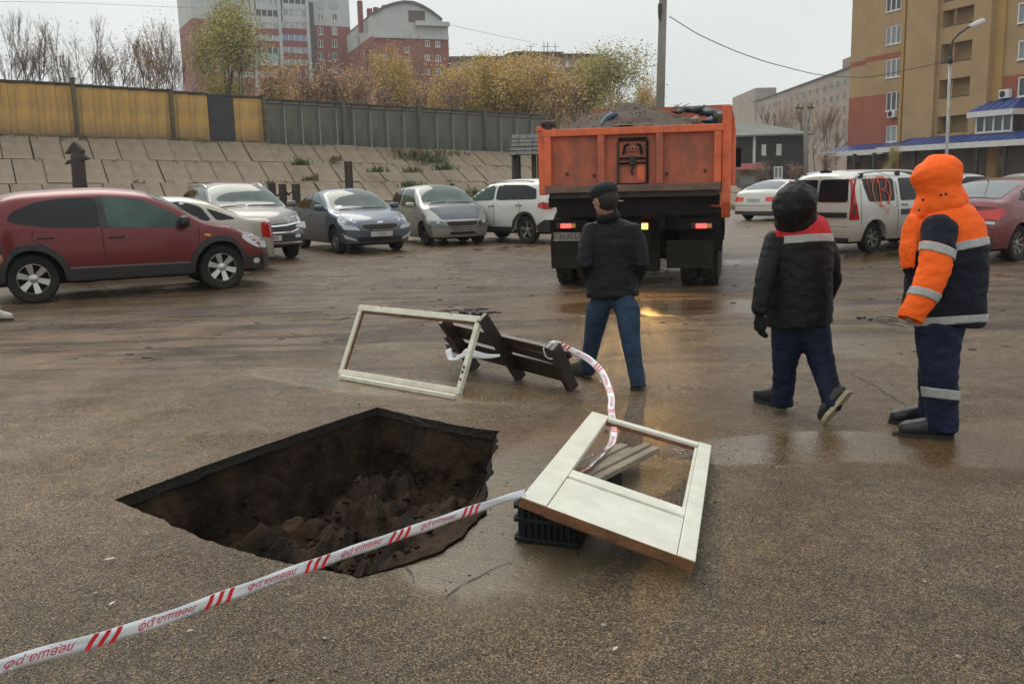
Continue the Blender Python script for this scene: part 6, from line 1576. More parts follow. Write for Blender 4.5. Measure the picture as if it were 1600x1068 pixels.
# cab
cab = MB(); prof = [(5.35, .75), (5.3, 2.55), (5.5, 2.78), (6.6, 2.74), (6.95, 1.85), (7.1, 1.2), (7.1, .6), (6.3, .6), (6.25, 1.0), (5.4, 1.0)]
cab.rings([[V((xc - 1.15, y, z)) for y, z in prof], [V((xc + 1.15, y, z)) for y, z in prof]]); CB = cab.obj('cab', orb, Trk, bevel=.05)
for sg in (-1, 1):
    m2 = MB(); x = xc + sg * 1.157; m2.rings([[(x, 5.6, 1.75), (x, 5.62, 2.5), (x, 6.5, 2.5), (x, 6.8, 1.75)], [(x + sg * .01, 5.6, 1.75), (x + sg * .01, 5.62, 2.5), (x + sg * .01, 6.5, 2.5), (x + sg * .01, 6.8, 1.75)]]); m2.obj('cab_window', gl_dark, CB)
    m2 = MB(); m2.bar((xc + sg * 1.15, 6.9, 2.2), (xc + sg * 1.42, 7.0, 2.2), .03, .03); m2.box((xc + sg * 1.42, 7.0, 2.0), (.2, .06, .4)); m2.obj('side_mirror', blkt, CB, bevel=.01)
m2 = MB(); m2.rings([[(xc - 1.0, 6.68, 2.6), (xc + 1.0, 6.68, 2.6), (xc + 1.0, 6.94, 1.9), (xc - 1.0, 6.94, 1.9)], [(xc - 1.0, 6.73, 2.6), (xc + 1.0, 6.73, 2.6), (xc + 1.0, 6.99, 1.9), (xc - 1.0, 6.99, 1.9)]]); m2.obj('windscreen', gl_green, CB)
m2 = MB(); m2.box((xc, 7.15, .75), (2.3, .15, .35)); m2.obj('bumper', blkt, CB, bevel=.03)

# the load
soil = mat('load_soil', (.12, .08, .058), .85, c2=(.055, .037, .028), vs=5, bump=1, bs=22, bdist=.03)
mb = MB(); nx_, ny_ = 46, 44
px_, pz_ = T2(995, 163, 1.4)
for j in range(ny_ + 1):
    for i in range(nx_ + 1):
        u, v = i / nx_, j / ny_; x = lerp(xl + .05, xr - .03, u); y = lerp(.06, 4.9, v)
        pk = (pz_ - zt_ + .05) * max(0, 1 - abs((x - px_) / 1.05)**1.35) * math.exp(-((y - 1.4) / 1.1)**2)
        p2 = .16 * math.exp(-((y - 3.0) / 1.4)**2) * max(0, 1 - abs((x - xc) / 1.15)**2)
        lef = .15 * math.exp(-((x - (xl + .35)) / .5)**2) * min(1, y * 2) + .1 * math.exp(-((x - (xr - .3)) / .4)**2)
        z = zt_ - .06 + max(pk, p2, 0) + lef * min(1, y) + noise.fractal(V((x * 3, y * 3, 2)), .8, 2, 5) * .06 * min(1, y * 4 + .2)
        mb.v.append((x, y, z))
for j in range(ny_):
    for i in range(nx_): a = j * (nx_ + 1) + i; mb.f.append((a, a + 1, a + nx_ + 2, a + nx_ + 1)); mb.m.append(0)
i0 = len(mb.v)
ld = mb.obj('soil_load', soil, None, smooth=True); ld.matrix_world = TM; tag(ld, 'mound of dark wet soil heaped in the body of the orange dump truck', 'soil')
vs_ = list(mb.v); mb = MB()
for k in range(420):
    p = vs_[R.randrange(len(vs_) * 2 // 3)]; s_ = R.uniform(.006, .022); rock(mb, (p[0], p[1], p[2] + s_ * .1), (s_, s_, s_ * .7), R)
o = mb.obj('soil_lumps', soil, None); o.matrix_world = TM; tag(o, kind='stuff')
tarpm = mat('teal_tarpaulin', (.02, .045, .055), .45, c2=(.008, .016, .02), vs=3, bump=.8, bs=6, bdist=.03); tarpb = mat('blue_tarpaulin', (.015, .07, .14), .4, c2=(.008, .03, .06), vs=3, bump=.8, bs=6, bdist=.03)
def tarp(pts, rad, m_, lab, dy):
    mb = MB(); q = [V((T2(x, y, dy)[0], dy + oy, T2(x, y, dy)[1])) for x, y, oy in pts]
    out = []; rr_ = []
    for a in range(len(q) - 1):
        for k in range(5):
            t = k / 5; p = q[a].lerp(q[a + 1], t); nn = noise.noise_vector(p * 7) * .035; out.append(p + nn); rr_.append(lerp(rad[a], rad[a + 1], t) * (1 + .35 * noise.noise(p * 9)))
    out.append(q[-1]); rr_.append(rad[-1]); mb.tube(out, rr_, 12, flat=.7)
    o = mb.obj('tarpaulin', m_, None, smooth=True); o.matrix_world = TM; tag(o, lab, 'tarpaulin')
tarp([(1050, 176, 0), (1068, 171, .2), (1095, 170, .3), (1125, 177, .1), (1133, 186, -.2)], [.02, .06, .09, .08, .05], tarpm, 'crumpled dark teal tarpaulin at the right of the soil load', 1.2)
tarp([(1098, 190, 0), (1112, 186, .1), (1130, 190, 0)], [.03, .08, .06], tarpb, 'dark blue tarpaulin fold at the right rear corner of the load', .5)
tarp([(938, 200, 0), (943, 188, .1), (952, 180, .2), (960, 179, .3)], [.03, .05, .05, .02], tarpb, 'blue tarpaulin end sticking out left of the soil peak', .3)
mb = MB(); p = T2(1087, 190, .3); rock(mb, (p[0], .3, p[1]), (.09, .08, .07), R); o = mb.obj('pale_stone', mat('pale_stone', (.25, .2, .17), .8, var=.2, vs=9, bump=.5, bs=12)); o.matrix_world = TM; tag(o, 'pale stone lump lying on the soil load by the tailgate', 'stone')
mb = MB()
for k in range(7): a = V((T2(1043 + k * 2, 168, 1.2)[0], 1.2, T2(1043, 172, 1.2)[1])); mb.tube([a, a + V((R.uniform(.05, .25), 0, R.uniform(.02, .1)))], .005, 4)
o = mb.obj('twigs', barkr); o.matrix_world = TM; tag(o, 'thin twigs sticking out right of the soil peak', 'twigs', kind=None)

# ================================================================== PEOPLE
def fused(mb, vox=.012, smooth=3):
    me = mb.me('tmp', []); o = bpy.data.objects.new('tmp', me); col.objects.link(o)
    m_ = o.modifiers.new('r', 'REMESH'); m_.mode = 'VOXEL'; m_.voxel_size = vox
    dg = bpy.context.evaluated_depsgraph_get(); me2 = bpy.data.meshes.new_from_object(o.evaluated_get(dg))
    bpy.data.objects.remove(o); bpy.data.meshes.remove(me)
    bm = bmesh.new(); bm.from_mesh(me2)
    for _ in range(smooth): bmesh.ops.smooth_vert(bm, verts=bm.verts[:], factor=.5, use_axis_x=True, use_axis_y=True, use_axis_z=True)
    bpy.data.meshes.remove(me2); return bm
def wrinkle(bm, amp, sc_, seed=0, zfun=None):
    bm.normal_update()
    for v in bm.verts:
        c = v.co; q = V((c.x * sc_[0] + seed, c.y * sc_[1], c.z * sc_[2]))
        n_ = noise.fractal(q, .7, 2, 3); n_ = -abs(n_) * 1.1 + .25; k = zfun(c) if zfun else 1
        q2 = V((c.x * sc_[0] * .6 + c.z * 3 + seed, c.y * sc_[1] * .6, c.z * sc_[2] * .9 + 7)); rg = max(0, 1 - abs(noise.noise(q2)) * 4) ** 2
        v.co += v.normal * amp * .8 * (n_ - rg * .22) * k
def finish(bm, name, mats, parent, orig, zones=None, planes=(), cuts=()):
    for co, no in cuts:
        r_ = bmesh.ops.bisect_plane(bm, geom=bm.verts[:] + bm.edges[:] + bm.faces[:], plane_co=co, plane_no=no, clear_inner=True, dist=1e-5)
        be = [e_ for e_ in r_['geom_cut'] if isinstance(e_, bmesh.types.BMEdge)]
        ex = bmesh.ops.extrude_edge_only(bm, edges=be)
        for v in [g for g in ex['geom'] if isinstance(g, bmesh.types.BMVert)]: v.co += V(no).normalized() * .03 
        nv = [g for g in ex['geom'] if isinstance(g, bmesh.types.BMVert)]
        cc_ = {}
        for v in nv:
            key = min(cc_, key=lambda k_: (k_ - v.co).length) if cc_ else None
            if key is None or (key - v.co).length > .25: cc_[v.co.copy().freeze()] = [v]
            else: cc_[key].append(v)
        for vs2 in cc_.values():
            m2_ = sum((v.co for v in vs2), V()) / len(vs2)
            for v in vs2: v.co = v.co.lerp(m2_, .16)
    for co, no in planes: bmesh.ops.bisect_plane(bm, geom=bm.verts[:] + bm.edges[:] + bm.faces[:], plane_co=co, plane_no=no, dist=1e-5)
    if zones:
        for f in bm.faces: f.material_index = zones(f.calc_center_median())
    bmesh.ops.translate(bm, verts=bm.verts[:], vec=-orig)
    me = bpy.data.meshes.new(name); bm.to_mesh(me); bm.free()
    for x in (mats if isinstance(mats, (list, tuple)) else [mats]): me.materials.append(x)
    me.polygons.foreach_set('use_smooth', [True] * len(me.polygons))
    return link(name, me, parent)
def limb(mb, pts, n=16):
    """pts: (point, rx, ry) rounded closed ends"""
    P_ = [V(p[0]) for p in pts]; rs = [(p[1], p[2]) for p in pts]
    d0 = (P_[0] - P_[1]).normalized(); d1 = (P_[-1] - P_[-2]).normalized()
    a = [P_[0] + d0 * max(rs[0]) * .55, P_[0] + d0 * max(rs[0]) * .35]; b = [P_[-1] + d1 * max(rs[-1]) * .35, P_[-1] + d1 * max(rs[-1]) * .55]
    ra = [(rs[0][0] * .3, rs[0][1] * .3), (rs[0][0] * .75, rs[0][1] * .75)]; rb = [(rs[-1][0] * .75, rs[-1][1] * .75), (rs[-1][0] * .3, rs[-1][1] * .3)]
    mb.tube(a + P_ + b, ra + rs + rb, n)
def hand(mb, wrist, d, pn, s=1.0, curl=.5, thumb=1):
    """d direction of hand, pn palm normal; five fingers"""
    d = V(d).normalized(); pn = V(pn).normalized(); sd_ = d.cross(pn).normalized(); pn = sd_.cross(d)
    limb(mb, [(wrist, .024 * s, .02 * s), (V(wrist) + d * .05 * s, .038 * s, .018 * s), (V(wrist) + d * .09 * s, .04 * s, .016 * s)])
    for k, (o, L_) in enumerate(((-.03, .065), (-.01, .075), (.011, .07), (.031, .055))):
        b = V(wrist) + d * .09 * s + sd_ * o * s; t = curl
        p1 = b + (d * math.cos(t * .6) + pn * math.sin(t * .6)) * L_ * .45 * s; p2 = p1 + (d * math.cos(t * 1.5) + pn * math.sin(t * 1.5)) * L_ * .32 * s; p3 = p2 + (d * math.cos(t * 2.2) + pn * math.sin(t * 2.2)) * L_ * .25 * s
        limb(mb, [(b, .0098 * s, .0098 * s), (p1, .0092 * s, .0092 * s), (p2, .0085 * s, .0085 * s), (p3, .0075 * s, .0075 * s)], 8)
    b = V(wrist) + d * .03 * s - sd_ * .03 * s * thumb; p1 = b + (d * .7 - sd_ * .6 * thumb + pn * .3).normalized() * .04 * s; p2 = p1 + (d * .9 - sd_ * .1 * thumb + pn * .35).normalized() * .03 * s
    limb(mb, [(b, .013 * s, .012 * s), (p1, .011 * s, .011 * s), (p2, .009 * s, .009 * s)], 8)
def head(mb, c, face, up=(0, 0, 1), s=1.0):
    """c head centre, face = facing direction"""
    f = V(face).normalized(); u = V(up).normalized(); r_ = f.cross(u).normalized(); u = r_.cross(f)
    Mx = Matrix((r_, f, u)).transposed(); q = lambda x, y, z: c + (r_ * x + f * y + u * z) * s
    mb.ell(q(0, -.01, .03), (.077 * s, .095 * s, .095 * s), 18, 12, Mx); mb.ell(q(0, .02, -.045), (.062 * s, .07 * s, .07 * s), 16, 10, Mx)
    mb.ell(q(0, .045, -.085), (.035 * s, .035 * s, .03 * s), 12, 8, Mx)
    mb.tube([q(0, .085, .02), q(0, .108, -.015), q(0, .1, -.03)], [.009 * s, .015 * s, .012 * s], 8)
    for sg in (-1, 1): mb.ell(q(sg * .078, -.01, -.01), (.012 * s, .02 * s, .032 * s), 8, 6, Mx)
    return q
def face_bits(q, par, orig, s=1.0, m_eye=None):
    for sg in (-1, 1):
        mb = MB(); mb.ell(q(sg * .03, .078, .012) - orig, (.012 * s,) * 3, 10, 6); mb.obj('eye', mat('eye_white', (.6, .58, .55), .2), par, smooth=True)
        mb = MB(); mb.tube([q(sg * .014, .094, .036) - orig, q(sg * .045, .086, .038) - orig], .005, 6); mb.obj('eyebrow', mat('dark_hair', (.02, .015, .012), .8), par)
    mb = MB(); mb.tube([q(-.022, .082, -.058) - orig, q(0, .092, -.055) - orig, q(.022, .082, -.058) - orig], .0055, 6); mb.obj('mouth', mat('lips', (.25, .09, .075), .5), par)
skin = mat('skin', (.32, .17, .115), .55, var=.12, vs=20)
def shoe(mb, heel, toe, h=.09, w_=.05, lift=0):
    heel = V(heel); toe = V(toe); d = (toe - heel).normalized()
    pts = [heel + d * t * (toe - heel).length for t in (.04, .25, .5, .75, .95)]
    W_ = [.85, .85, .95, 1.08, 1.0]; H_ = [.055, .062, .056, .048, .042]; s_ = V((-d.y, d.x, 0)).normalized(); rs = []
    for (a, k, hh) in ((-.02, .5, .045), (.02, .8, .055), (.12, .88, .062), (.3, .85, .064), (.5, .92, .055), (.7, 1.05, .046), (.85, 1.0, .042), (.95, .75, .036), (1.0, .35, .028)):
        c_ = heel + d * a * (toe - heel).length + V((0, 0, hh + .012)); rs.append([c_ + s_ * (w_ * k * math.copysign(abs(math.cos(q_))**.75, math.cos(q_))) + V((0, 0, hh * math.copysign(abs(math.sin(q_))**.75, math.sin(q_)))) for q_ in [2 * math.pi * j / 20 for j in range(20)]])
    mb.rings(rs)
    limb(mb, [(pts[0] + V((0, 0, .06)) + d * .04, w_ * .9, w_ * .9), (pts[0] + V((0, 0, h + .05)) + d * .04, w_ * .85, w_ * .95)])
def sole(heel, toe, par, orig, m_, w_=.05):
    heel = V(heel); toe = V(toe); dd = toe - heel; d = dd.normalized(); s_ = V((-d.y, d.x, 0)).normalized(); up = d.cross(s_) * 1; up = -up if up.z < 0 else up
    outl = [(-.01, .55), (.06, .8), (.3, .72), (.5, .75), (.75, 1), (.93, .7), (1.02, .2)]; A = [heel + dd * a + s_ * b * w_ for a, b in outl] + [heel + dd * a - s_ * b * w_ for a, b in outl[::-1]]
    mb = MB(); mb.rings([[p - orig for p in A], [p + up * .025 - orig for p in A]]); mb.obj('sole', m_, par)
def bandof(mb_src, planes2, vox, off, par, orig, m_, smooth=2, name='reflective_band', sel=None):
    bm = fused(mb_src, vox, smooth)
    for co, no in planes2:
        bmesh.ops.bisect_plane(bm, geom=bm.verts[:] + bm.edges[:] + bm.faces[:], plane_co=co, plane_no=no, clear_inner=True, dist=1e-5)
    if sel: bmesh.ops.delete(bm, geom=[f for f in bm.faces if not sel(f.calc_center_median())], context='FACES')
    bm.normal_update()
    for v in bm.verts: v.co += v.normal * off
    r_ = bmesh.ops.extrude_face_region(bm, geom=bm.faces[:]); 
    for v in [x for x in r_['geom'] if isinstance(x, bmesh.types.BMVert)]: v.co -= v.normal * .012
    return finish(bm, name, m_, par, orig)
fab = lambda nm, c, **k: mat(nm, c, k.pop('rough', .75), bump=k.pop('bump', .9), bs=(k.pop('bs', 160), 17)[1], bdist=.012, spec=.2, **k)
refl = mat('reflective_grey', (.34, .34, .33), .4, var=.12, vs=30, spec=.6)
sole_l = mat('pale_sole', (.33, .28, .18), .7, var=.15); sole_d = mat('dark_sole', (.02, .02, .018), .7)

# ---- man in dark jacket and jeans, walking to the truck
o1 = G(958, 600); o1.z = 0
p1 = empty('person', o1, 0, 'person in dark flat cap, black jacket and blue jeans walking towards the orange truck', 'person')
J = lambda px, py, Y=7.25: P(px, py, Y)
jk = MB()
tor = [(J(957, 344), .12, .08), (J(957, 352), .19, .105), (J(957, 375), .205, .125), (J(956, 400), .2, .13), (J(956, 430), .2, .14), (J(957, 464), .21, .155)]
jk.tube([t[0] for t in tor] , [(t[1], t[2]) for t in tor], 20)
limb(jk, [(J(926, 356, 7.23), .07, .07), (J(916, 385, 7.2), .068, .068), (J(913, 410, 7.15), .06, .062), (J(918, 430, 7.3), .055, .06), (J(924, 446, 7.45), .05, .05)])
limb(jk, [(J(988, 356, 7.23), .07, .07), (J(999, 385, 7.2), .068, .068), (J(1003, 410, 7.15), .06, .062), (J(997, 430, 7.3), .055, .06), (J(990, 446, 7.45), .05, .05)])
limb(jk, [(J(951, 339, 7.22), .08, .075), (J(952, 347, 7.24), .1, .085)])
bm = fused(jk, .013, 3); wrinkle(bm, .012, (6, 6, 11), 3)
finish(bm, 'jacket', fab('black_jacket', (.011, .011, .014), rough=.6, var=.2, vs=4), p1, o1)
mb = MB(); mb.tube([J(951, 342, 7.22) - o1, J(949, 334, 7.21) - o1, J(948, 329, 7.2) - o1], [(.1, .088), (.084, .08), (.08, .076)], 18, (False, False)); o = mb.obj('collar', MAT['black_jacket'], p1, smooth=True); md = o.modifiers.new('t', 'SOLIDIFY'); md.thickness = .012
tr_ = MB()
limb(tr_, [(J(945, 462, 7.27), .09, .1), (J(934, 485, 7.3), .098, .105), (J(927, 525, 7.36), .075, .08), (J(921, 555, 7.42), .065, .07), (J(917, 590, 7.48), .06, .068)])
limb(tr_, [(J(970, 462, 7.22), .09, .1), (J(981, 485, 7.15), .1, .105), (J(985, 530, 7.08), .078, .08), (J(991, 565, 7.03), .066, .07), (J(998, 606, 7.0), .06, .068)])
bm = fused(tr_, .013, 3); wrinkle(bm, .009, (9, 9, 16), 9)
finish(bm, 'jeans', fab('blue_denim', (.03, .055, .095), c2=(.018, .034, .062), vs=6), p1, o1, cuts=[((0, 0, .035), (0, 0, 1))])
q1 = J(945, 313, 7.18); bd = MB(); fc = V((-.55, .8, -.3)); qf = head(bd, q1, fc, (-.15, 0, 1), 1.1)
limb(bd, [(J(947, 322, 7.19), .05, .055), (J(950, 342, 7.22), .06, .06)]); limb(bd, [(J(957, 355), .13, .07), (J(957, 400), .13, .08), (J(957, 455), .13, .09)])
for sg, (a, b, c) in ((-1, (J(926, 356, 7.23), J(913, 410, 7.15), J(924, 446, 7.45))), (1, (J(988, 356, 7.23), J(1003, 410, 7.15), J(990, 446, 7.45)))): limb(bd, [(a, .045, .045), (b, .036, .036), (c, .026, .026)]); hand(bd, V(c) + V((-.05 * sg, .02, .03)), (-.5 * sg, .6, -.15), (-sg, .2, 0), .9, .5, -sg)
for (a, b, c) in ((J(945, 458, 7.27), J(927, 525, 7.36), J(918, 586, 7.47)), (J(974, 458, 7.2), J(985, 530, 7.08), J(997, 598, 7.0))): limb(bd, [(a, .075, .08), (b, .05, .05), (c, .035, .035)])
bb = finish(fused(bd, .0075, 1), 'body', skin, p1, o1); face_bits(qf, bb, o1)
hr = MB(); hr.ell(qf(0, -.03, .0) - o1, (.089, .097, .094), 16, 10); hr.obj('hair', mat('dark_hair', (.02, .015, .012), .8), bb, smooth=True)
cp = MB(); f_ = fc.normalized(); r_ = f_.cross(V((0, 0, 1))).normalized(); u_ = r_.cross(f_); Mc = Matrix((r_, f_, u_)).transposed()
cp.ell(qf(0, -.012, .062), (.105, .125, .072), 20, 12, Mc); cp.ell(qf(0, .07, .052), (.075, .06, .016), 16, 8, Mc); cp.tube([qf(0, -.01, .03), qf(0, -.01, .06)], [(.087, .105), (.09, .108)], 18)
bm = fused(cp, .008, 2); finish(bm, 'cap', fab('black_cap', (.02, .022, .024)), p1, o1)
for hl, te, mm in (((J(921, 588, 7.5)), J(884, 577, 7.66), mat('olive_shoe', (.06, .065, .04), .5)), (J(992, 600, 6.96), J(1000, 600, 7.2), mat('black_shoe', (.015, .015, .015), .35))):
    hl = V((hl.x, hl.y, 0)); te = V((te.x, te.y, 0)); te = hl + (te - hl).normalized() * .29; mb = MB(); shoe(mb, hl, te); ob = finish(fused(mb, .01, 2), 'shoe', mm, p1, o1); sole(hl, te, ob, o1, sole_d)

# ---- worker with red yoke, walking away to the left
o2 = G(1245, 655); o2.z = 0
p2 = empty('person', o2, 0, 'person in black hooded work jacket with red shoulder yoke and one grey band, mid stride', 'person')
J = lambda px, py, Y=6.1: P(px, py, Y)
t2 = [(J(1248, 342), .1, .09), (J(1251, 350), .165, .12), (J(1252, 362), .195, .135), (J(1252, 385), .21, .15), (J(1250, 420), .215, .165), (J(1248, 460), .22, .17), (J(1249, 508), .225, .175)]
jt = MB(); jt.tube([t[0] for t in t2], [(t[1], t[2]) for t in t2], 22)
armL = [(J(1213, 372, 6.08), .075, .08), (J(1203, 405, 6.03), .072, .075), (J(1196, 435, 5.98), .066, .07), (J(1190, 462, 5.96), .06, .064), (J(1187, 486, 5.95), .056, .06)]
armR = [(J(1287, 378, 6.12), .075, .08), (J(1297, 410, 6.18), .07, .075), (J(1301, 435, 6.22), .064, .066), (J(1290, 465, 6.35), .055, .06), (J(1276, 480, 6.42), .05, .05)]
hoodm = MB(); hoodm.ell(J(1244, 316, 6.04), (.135, .15, .14), 20, 12); hoodm.ell(J(1231, 324, 6.0), (.1, .12, .13), 16, 10); hoodm.ell(J(1256, 308, 6.06), (.09, .1, .09), 14, 9); limb(hoodm, [(J(1240, 333, 6.06), .125, .12), (J(1244, 345, 6.08), .145, .13)])
a_ = MB().add(jt); limb(a_, armL); limb(a_, armR)
bm = fused(a_, .013, 3); wrinkle(bm, .011, (6, 6, 13), 17)
jb = fab('black_work_jacket', (.009, .009, .01), rough=.55, var=.25, vs=5); redm = fab('red_yoke', (.5, .025, .03), rough=.6, bs=200)
back = V((0, -1, 0))
yk = J(1262, 367, 6.0); wn_ = (cU + cR * -.06)
inarm = lambda c: (c - C0).dot(cR) / (c - C0).dot(cF) * CF + 800
def z2(c):
    px = inarm(c); above = (c - yk).dot(wn_) > 0
    return 1 if above and (px > 1206 + max(0, (yk.z - c.z + .06)) * 120) and px < 1302 else 0
finish(bm, 'jacket', [jb, redm], p2, o2, z2, [(yk, wn_)])
lo_, hi_ = J(1262, 379, 6.0), J(1262, 366.5, 6.0)
bandof(jt, [(lo_, wn_), (hi_, -wn_)], .013, .006, p2, o2, refl, 3)
bm = fused(hoodm, .012, 3); wrinkle(bm, .02, (6, 6, 8), 23); finish(bm, 'hood', jb, p2, o2)
tr_ = MB()
limb(tr_, [(J(1232, 505, 6.12), .115, .125), (J(1229, 540, 6.13), .1, .11), (J(1226, 575, 6.15), .082, .09), (J(1224, 605, 6.18), .076, .085), (J(1221, 643, 6.2), .074, .082)])
limb(tr_, [(J(1268, 505, 6.08), .115, .125), (J(1277, 540, 6.05), .1, .105), (J(1287, 575, 6.0), .08, .086), (J(1296, 605, 5.92), .072, .078), (J(1302, 634, 5.85), .068, .074)])
bm = fused(tr_, .013, 3); wrinkle(bm, .013, (7, 7, 12), 31); finish(bm, 'trousers', fab('navy_trousers', (.008, .013, .032), rough=.7, var=.25), p2, o2, cuts=[((0, 0, .05), (0, 0, 1))])
bd = MB(); qf = head(bd, J(1236, 322, 6.05), (-.6, .75, -.4), (-.2, 0, 1)); limb(bd, [(J(1240, 340, 6.08), .05, .05), (J(1248, 362), .07, .07)]); limb(bd, [(J(1250, 372), .13, .09), (J(1249, 440), .13, .1), (J(1249, 500), .13, .11)])
for arm in (armL, armR): limb(bd, [(arm[0][0], .045, .045), (arm[2][0], .036, .036), (arm[4][0], .028, .028)])
limb(bd, [(J(1232, 505, 6.12), .08, .08), (J(1226, 575, 6.15), .05, .05), (J(1222, 618, 6.2), .035, .035)]); limb(bd, [(J(1268, 505, 6.08), .08, .08), (J(1287, 575, 6.0), .05, .05), (J(1299, 620, 5.88), .035, .035)])
hand(bd, armR[4][0], (-.6, .5, -.3), (0, -.3, .5), 1, .4, 1)
bb = finish(fused(bd, .0075, 1), 'body', skin, p2, o2); face_bits(qf, bb, o2)
gm_ = MB(); hand(gm_, J(1187, 489, 5.95), (.06, -.02, -1), (.9, .3, 0), 1.1, .45, 1); finish(fused(gm_, .0055, 1), 'glove', fab('black_glove', (.012, .012, .012)), p2, o2)
bs_ = mat('black_shoe', (.015, .015, .015), .35)
h_, t_ = G(1232, 640), G(1186, 626); h_ = V((h_.x - .02, h_.y + .05, 0)); t_ = h_ + (V((t_.x, t_.y, 0)) - h_).normalized() * .3
mb = MB(); shoe(mb, h_, t_); ob = finish(fused(mb, .01, 2), 'shoe', bs_, p2, o2); sole(h_, t_, ob, o2, sole_d)
t_ = G(1286, 663); t_.z = .01; h_ = J(1305, 638, 5.82); h_ = t_ + (h_ - t_).normalized() * .27
mb = MB(); d_ = (t_ - h_).normalized(); up_ = V((-.4, .55, .5)).normalized(); up_ = (up_ - d_ * up_.dot(d_)).normalized()
limb(mb, [(h_ + up_ * .045 + d_ * .02, .04, .045), (h_ + d_ * .1 + up_ * .05, .045, .05), (h_ + d_ * .19 + up_ * .04, .05, .035), (t_ + up_ * .03 - d_ * .02, .038, .026)]); limb(mb, [(h_ + up_ * .06 + d_ * .03, .045, .045), (J(1303, 632, 5.86), .045, .05)])
ob = finish(fused(mb, .01, 2), 'shoe', bs_, p2, o2)
mb = MB(); s_ = d_.cross(up_); outl = [(-.01, .55), (.06, .8), (.3, .72), (.5, .75), (.75, 1), (.93, .7), (1.02, .2)]; dd = t_ - h_
A = [h_ + dd * a + s_ * b * .05 for a, b in outl] + [h_ + dd * a - s_ * b * .05 for a, b in outl[::-1]]; mb.rings([[p - up_ * .012 - o2 for p in A], [p + up_ * .014 - o2 for p in A]]); mb.obj('sole', sole_l, ob)

# ---- worker in orange hood facing left
o3 = G(1455, 682); o3.z = 0
p3 = empty('person', o3, 0, 'person in bright orange hood and navy work jacket with reflective bands, standing sideways', 'person')
J = lambda px, py, Y=5.6: P(px, py, Y)
t3 = [(J(1478, 318), .1, .12), (J(1479, 328), .16, .16), (J(1478, 350), .215, .2), (J(1479, 385), .235, .22), (J(1479, 420), .235, .23), (J(1476, 460), .235, .235), (J(1472, 505), .25, .24)]
jt = MB(); jt.tube([t[0] for t in t3], [(t[1], t[2]) for t in t3], 24)
arm3 = [(J(1468, 352, 5.42), .105, .095), (J(1466, 385, 5.36), .1, .09), (J(1460, 420, 5.32), .095, .085), (J(1447, 455, 5.3), .086, .08), (J(1430, 482, 5.3), .08, .075), (J(1421, 500, 5.3), .075, .07)]
armb = [(J(1484, 355, 5.82), .1, .09), (J(1474, 410, 5.88), .09, .085), (J(1440, 460, 5.86), .075, .07), (J(1424, 480, 5.82), .06, .06)]
am = MB(); limb(am, arm3)
a_ = MB().add(jt); limb(a_, armb)
fl = MB(); limb(a_, [(J(1425, 345, 5.6), .03, .09), (J(1420, 380, 5.6), .035, .12), (J(1418, 415, 5.6), .03, .1)])
bm = fused(a_, .014, 3); wrinkle(bm, .013, (4, 4, 8), 41)
orf = fab('orange_fabric', (.95, .13, .012), rough=.65, bs=220, var=.06); nvf = fab('navy_fabric', (.007, .008, .018), rough=.65, var=.2)
n1 = (cU * 1 + cR * -.2); n1.normalize(); pA = J(1500, 378, 5.4); pB = J(1500, 392, 5.4)
front_px = lambda c: (c - C0).dot(cR) / (c - C0).dot(cF) * CF + 800
def z3(c):
    if (c - pA).dot(n1) > 0: return 1
    if front_px(c) < 1430 and (c - J(1420, 420)).dot(cU) > 0: return 1
    return 0
finish(bm, 'jacket', [nvf, orf], p3, o3, z3, [(pA, n1)])
bandof(MB().add(jt), [(J(1500, 391, 5.4), n1), (pA, -n1)], .014, .006, p3, o3, refl, 3)
n2 = cU + cR * .0; nB = (cU + cR * -.06).normalized(); bandof(MB().add(jt), [(J(1470, 507, 5.4), nB), (J(1470, 495, 5.4), -nB)], .014, .006, p3, o3, refl, 3)
bm = fused(am, .012, 3); wrinkle(bm, .012, (6, 6, 10), 51)
ad = (V(arm3[4][0]) - V(arm3[1][0])).normalized(); c1_, c2_ = J(1464, 392, 5.34), None
na = -((J(1440, 465, 5.3) - J(1466, 390, 5.36)).normalized())
finish(bm, 'sleeve', [orf, nvf], p3, o3, lambda c: 1 if (c - J(1466, 384, 5.34)).dot(na) > 0 and (c - J(1474, 333, 5.4)).dot((cU * .8 + cR * .45)) < 0 else 0, [(J(1466, 384, 5.34), na)], cuts=[(J(1424, 501, 5.3), na)])
bandof(am, [(J(1463, 399, 5.34), na), (J(1466, 385, 5.34), -na)], .012, .006, p3, o3, refl, 3)
bandof(am, [(J(1441, 467, 5.3), na), (J(1446, 455, 5.3), -na)], .012, .006, p3, o3, refl, 3)
hm = MB(); Mh = Matrix.Rotation(-.25, 3, 'Y')
hm.ell(J(1466, 277, 5.6), (.135, .13, .14), 22, 14); hm.ell(J(1476, 265, 5.6), (.1, .11, .09), 18, 12); hm.ell(J(1446, 276, 5.6), (.085, .1, .09), 18, 12); hm.ell(J(1448, 284, 5.6), (.075, .09, .09), 16, 10)
limb(hm, [(J(1466, 294, 5.6), .12, .125), (J(1470, 310, 5.6), .14, .14), (J(1474, 322, 5.6), .15, .15)])
limb(hm, [(J(1448, 302, 5.6), .045, .07), (J(1441, 320, 5.6), .045, .08), (J(1434, 336, 5.6), .04, .08)])
bm = fused(hm, .012, 3); wrinkle(bm, .011, (5, 5, 7), 61); finish(bm, 'hood', orf, p3, o3)
for x, y in ((1478, 303), (1470, 305), (1442, 312), (1436, 328)): mb = MB(); mb.ell(J(x, y, 5.44 if x > 1450 else 5.5) - o3, (.009,) * 3, 8, 6); mb.obj('snap_button', blkc, p3, smooth=True)
tr_ = MB()
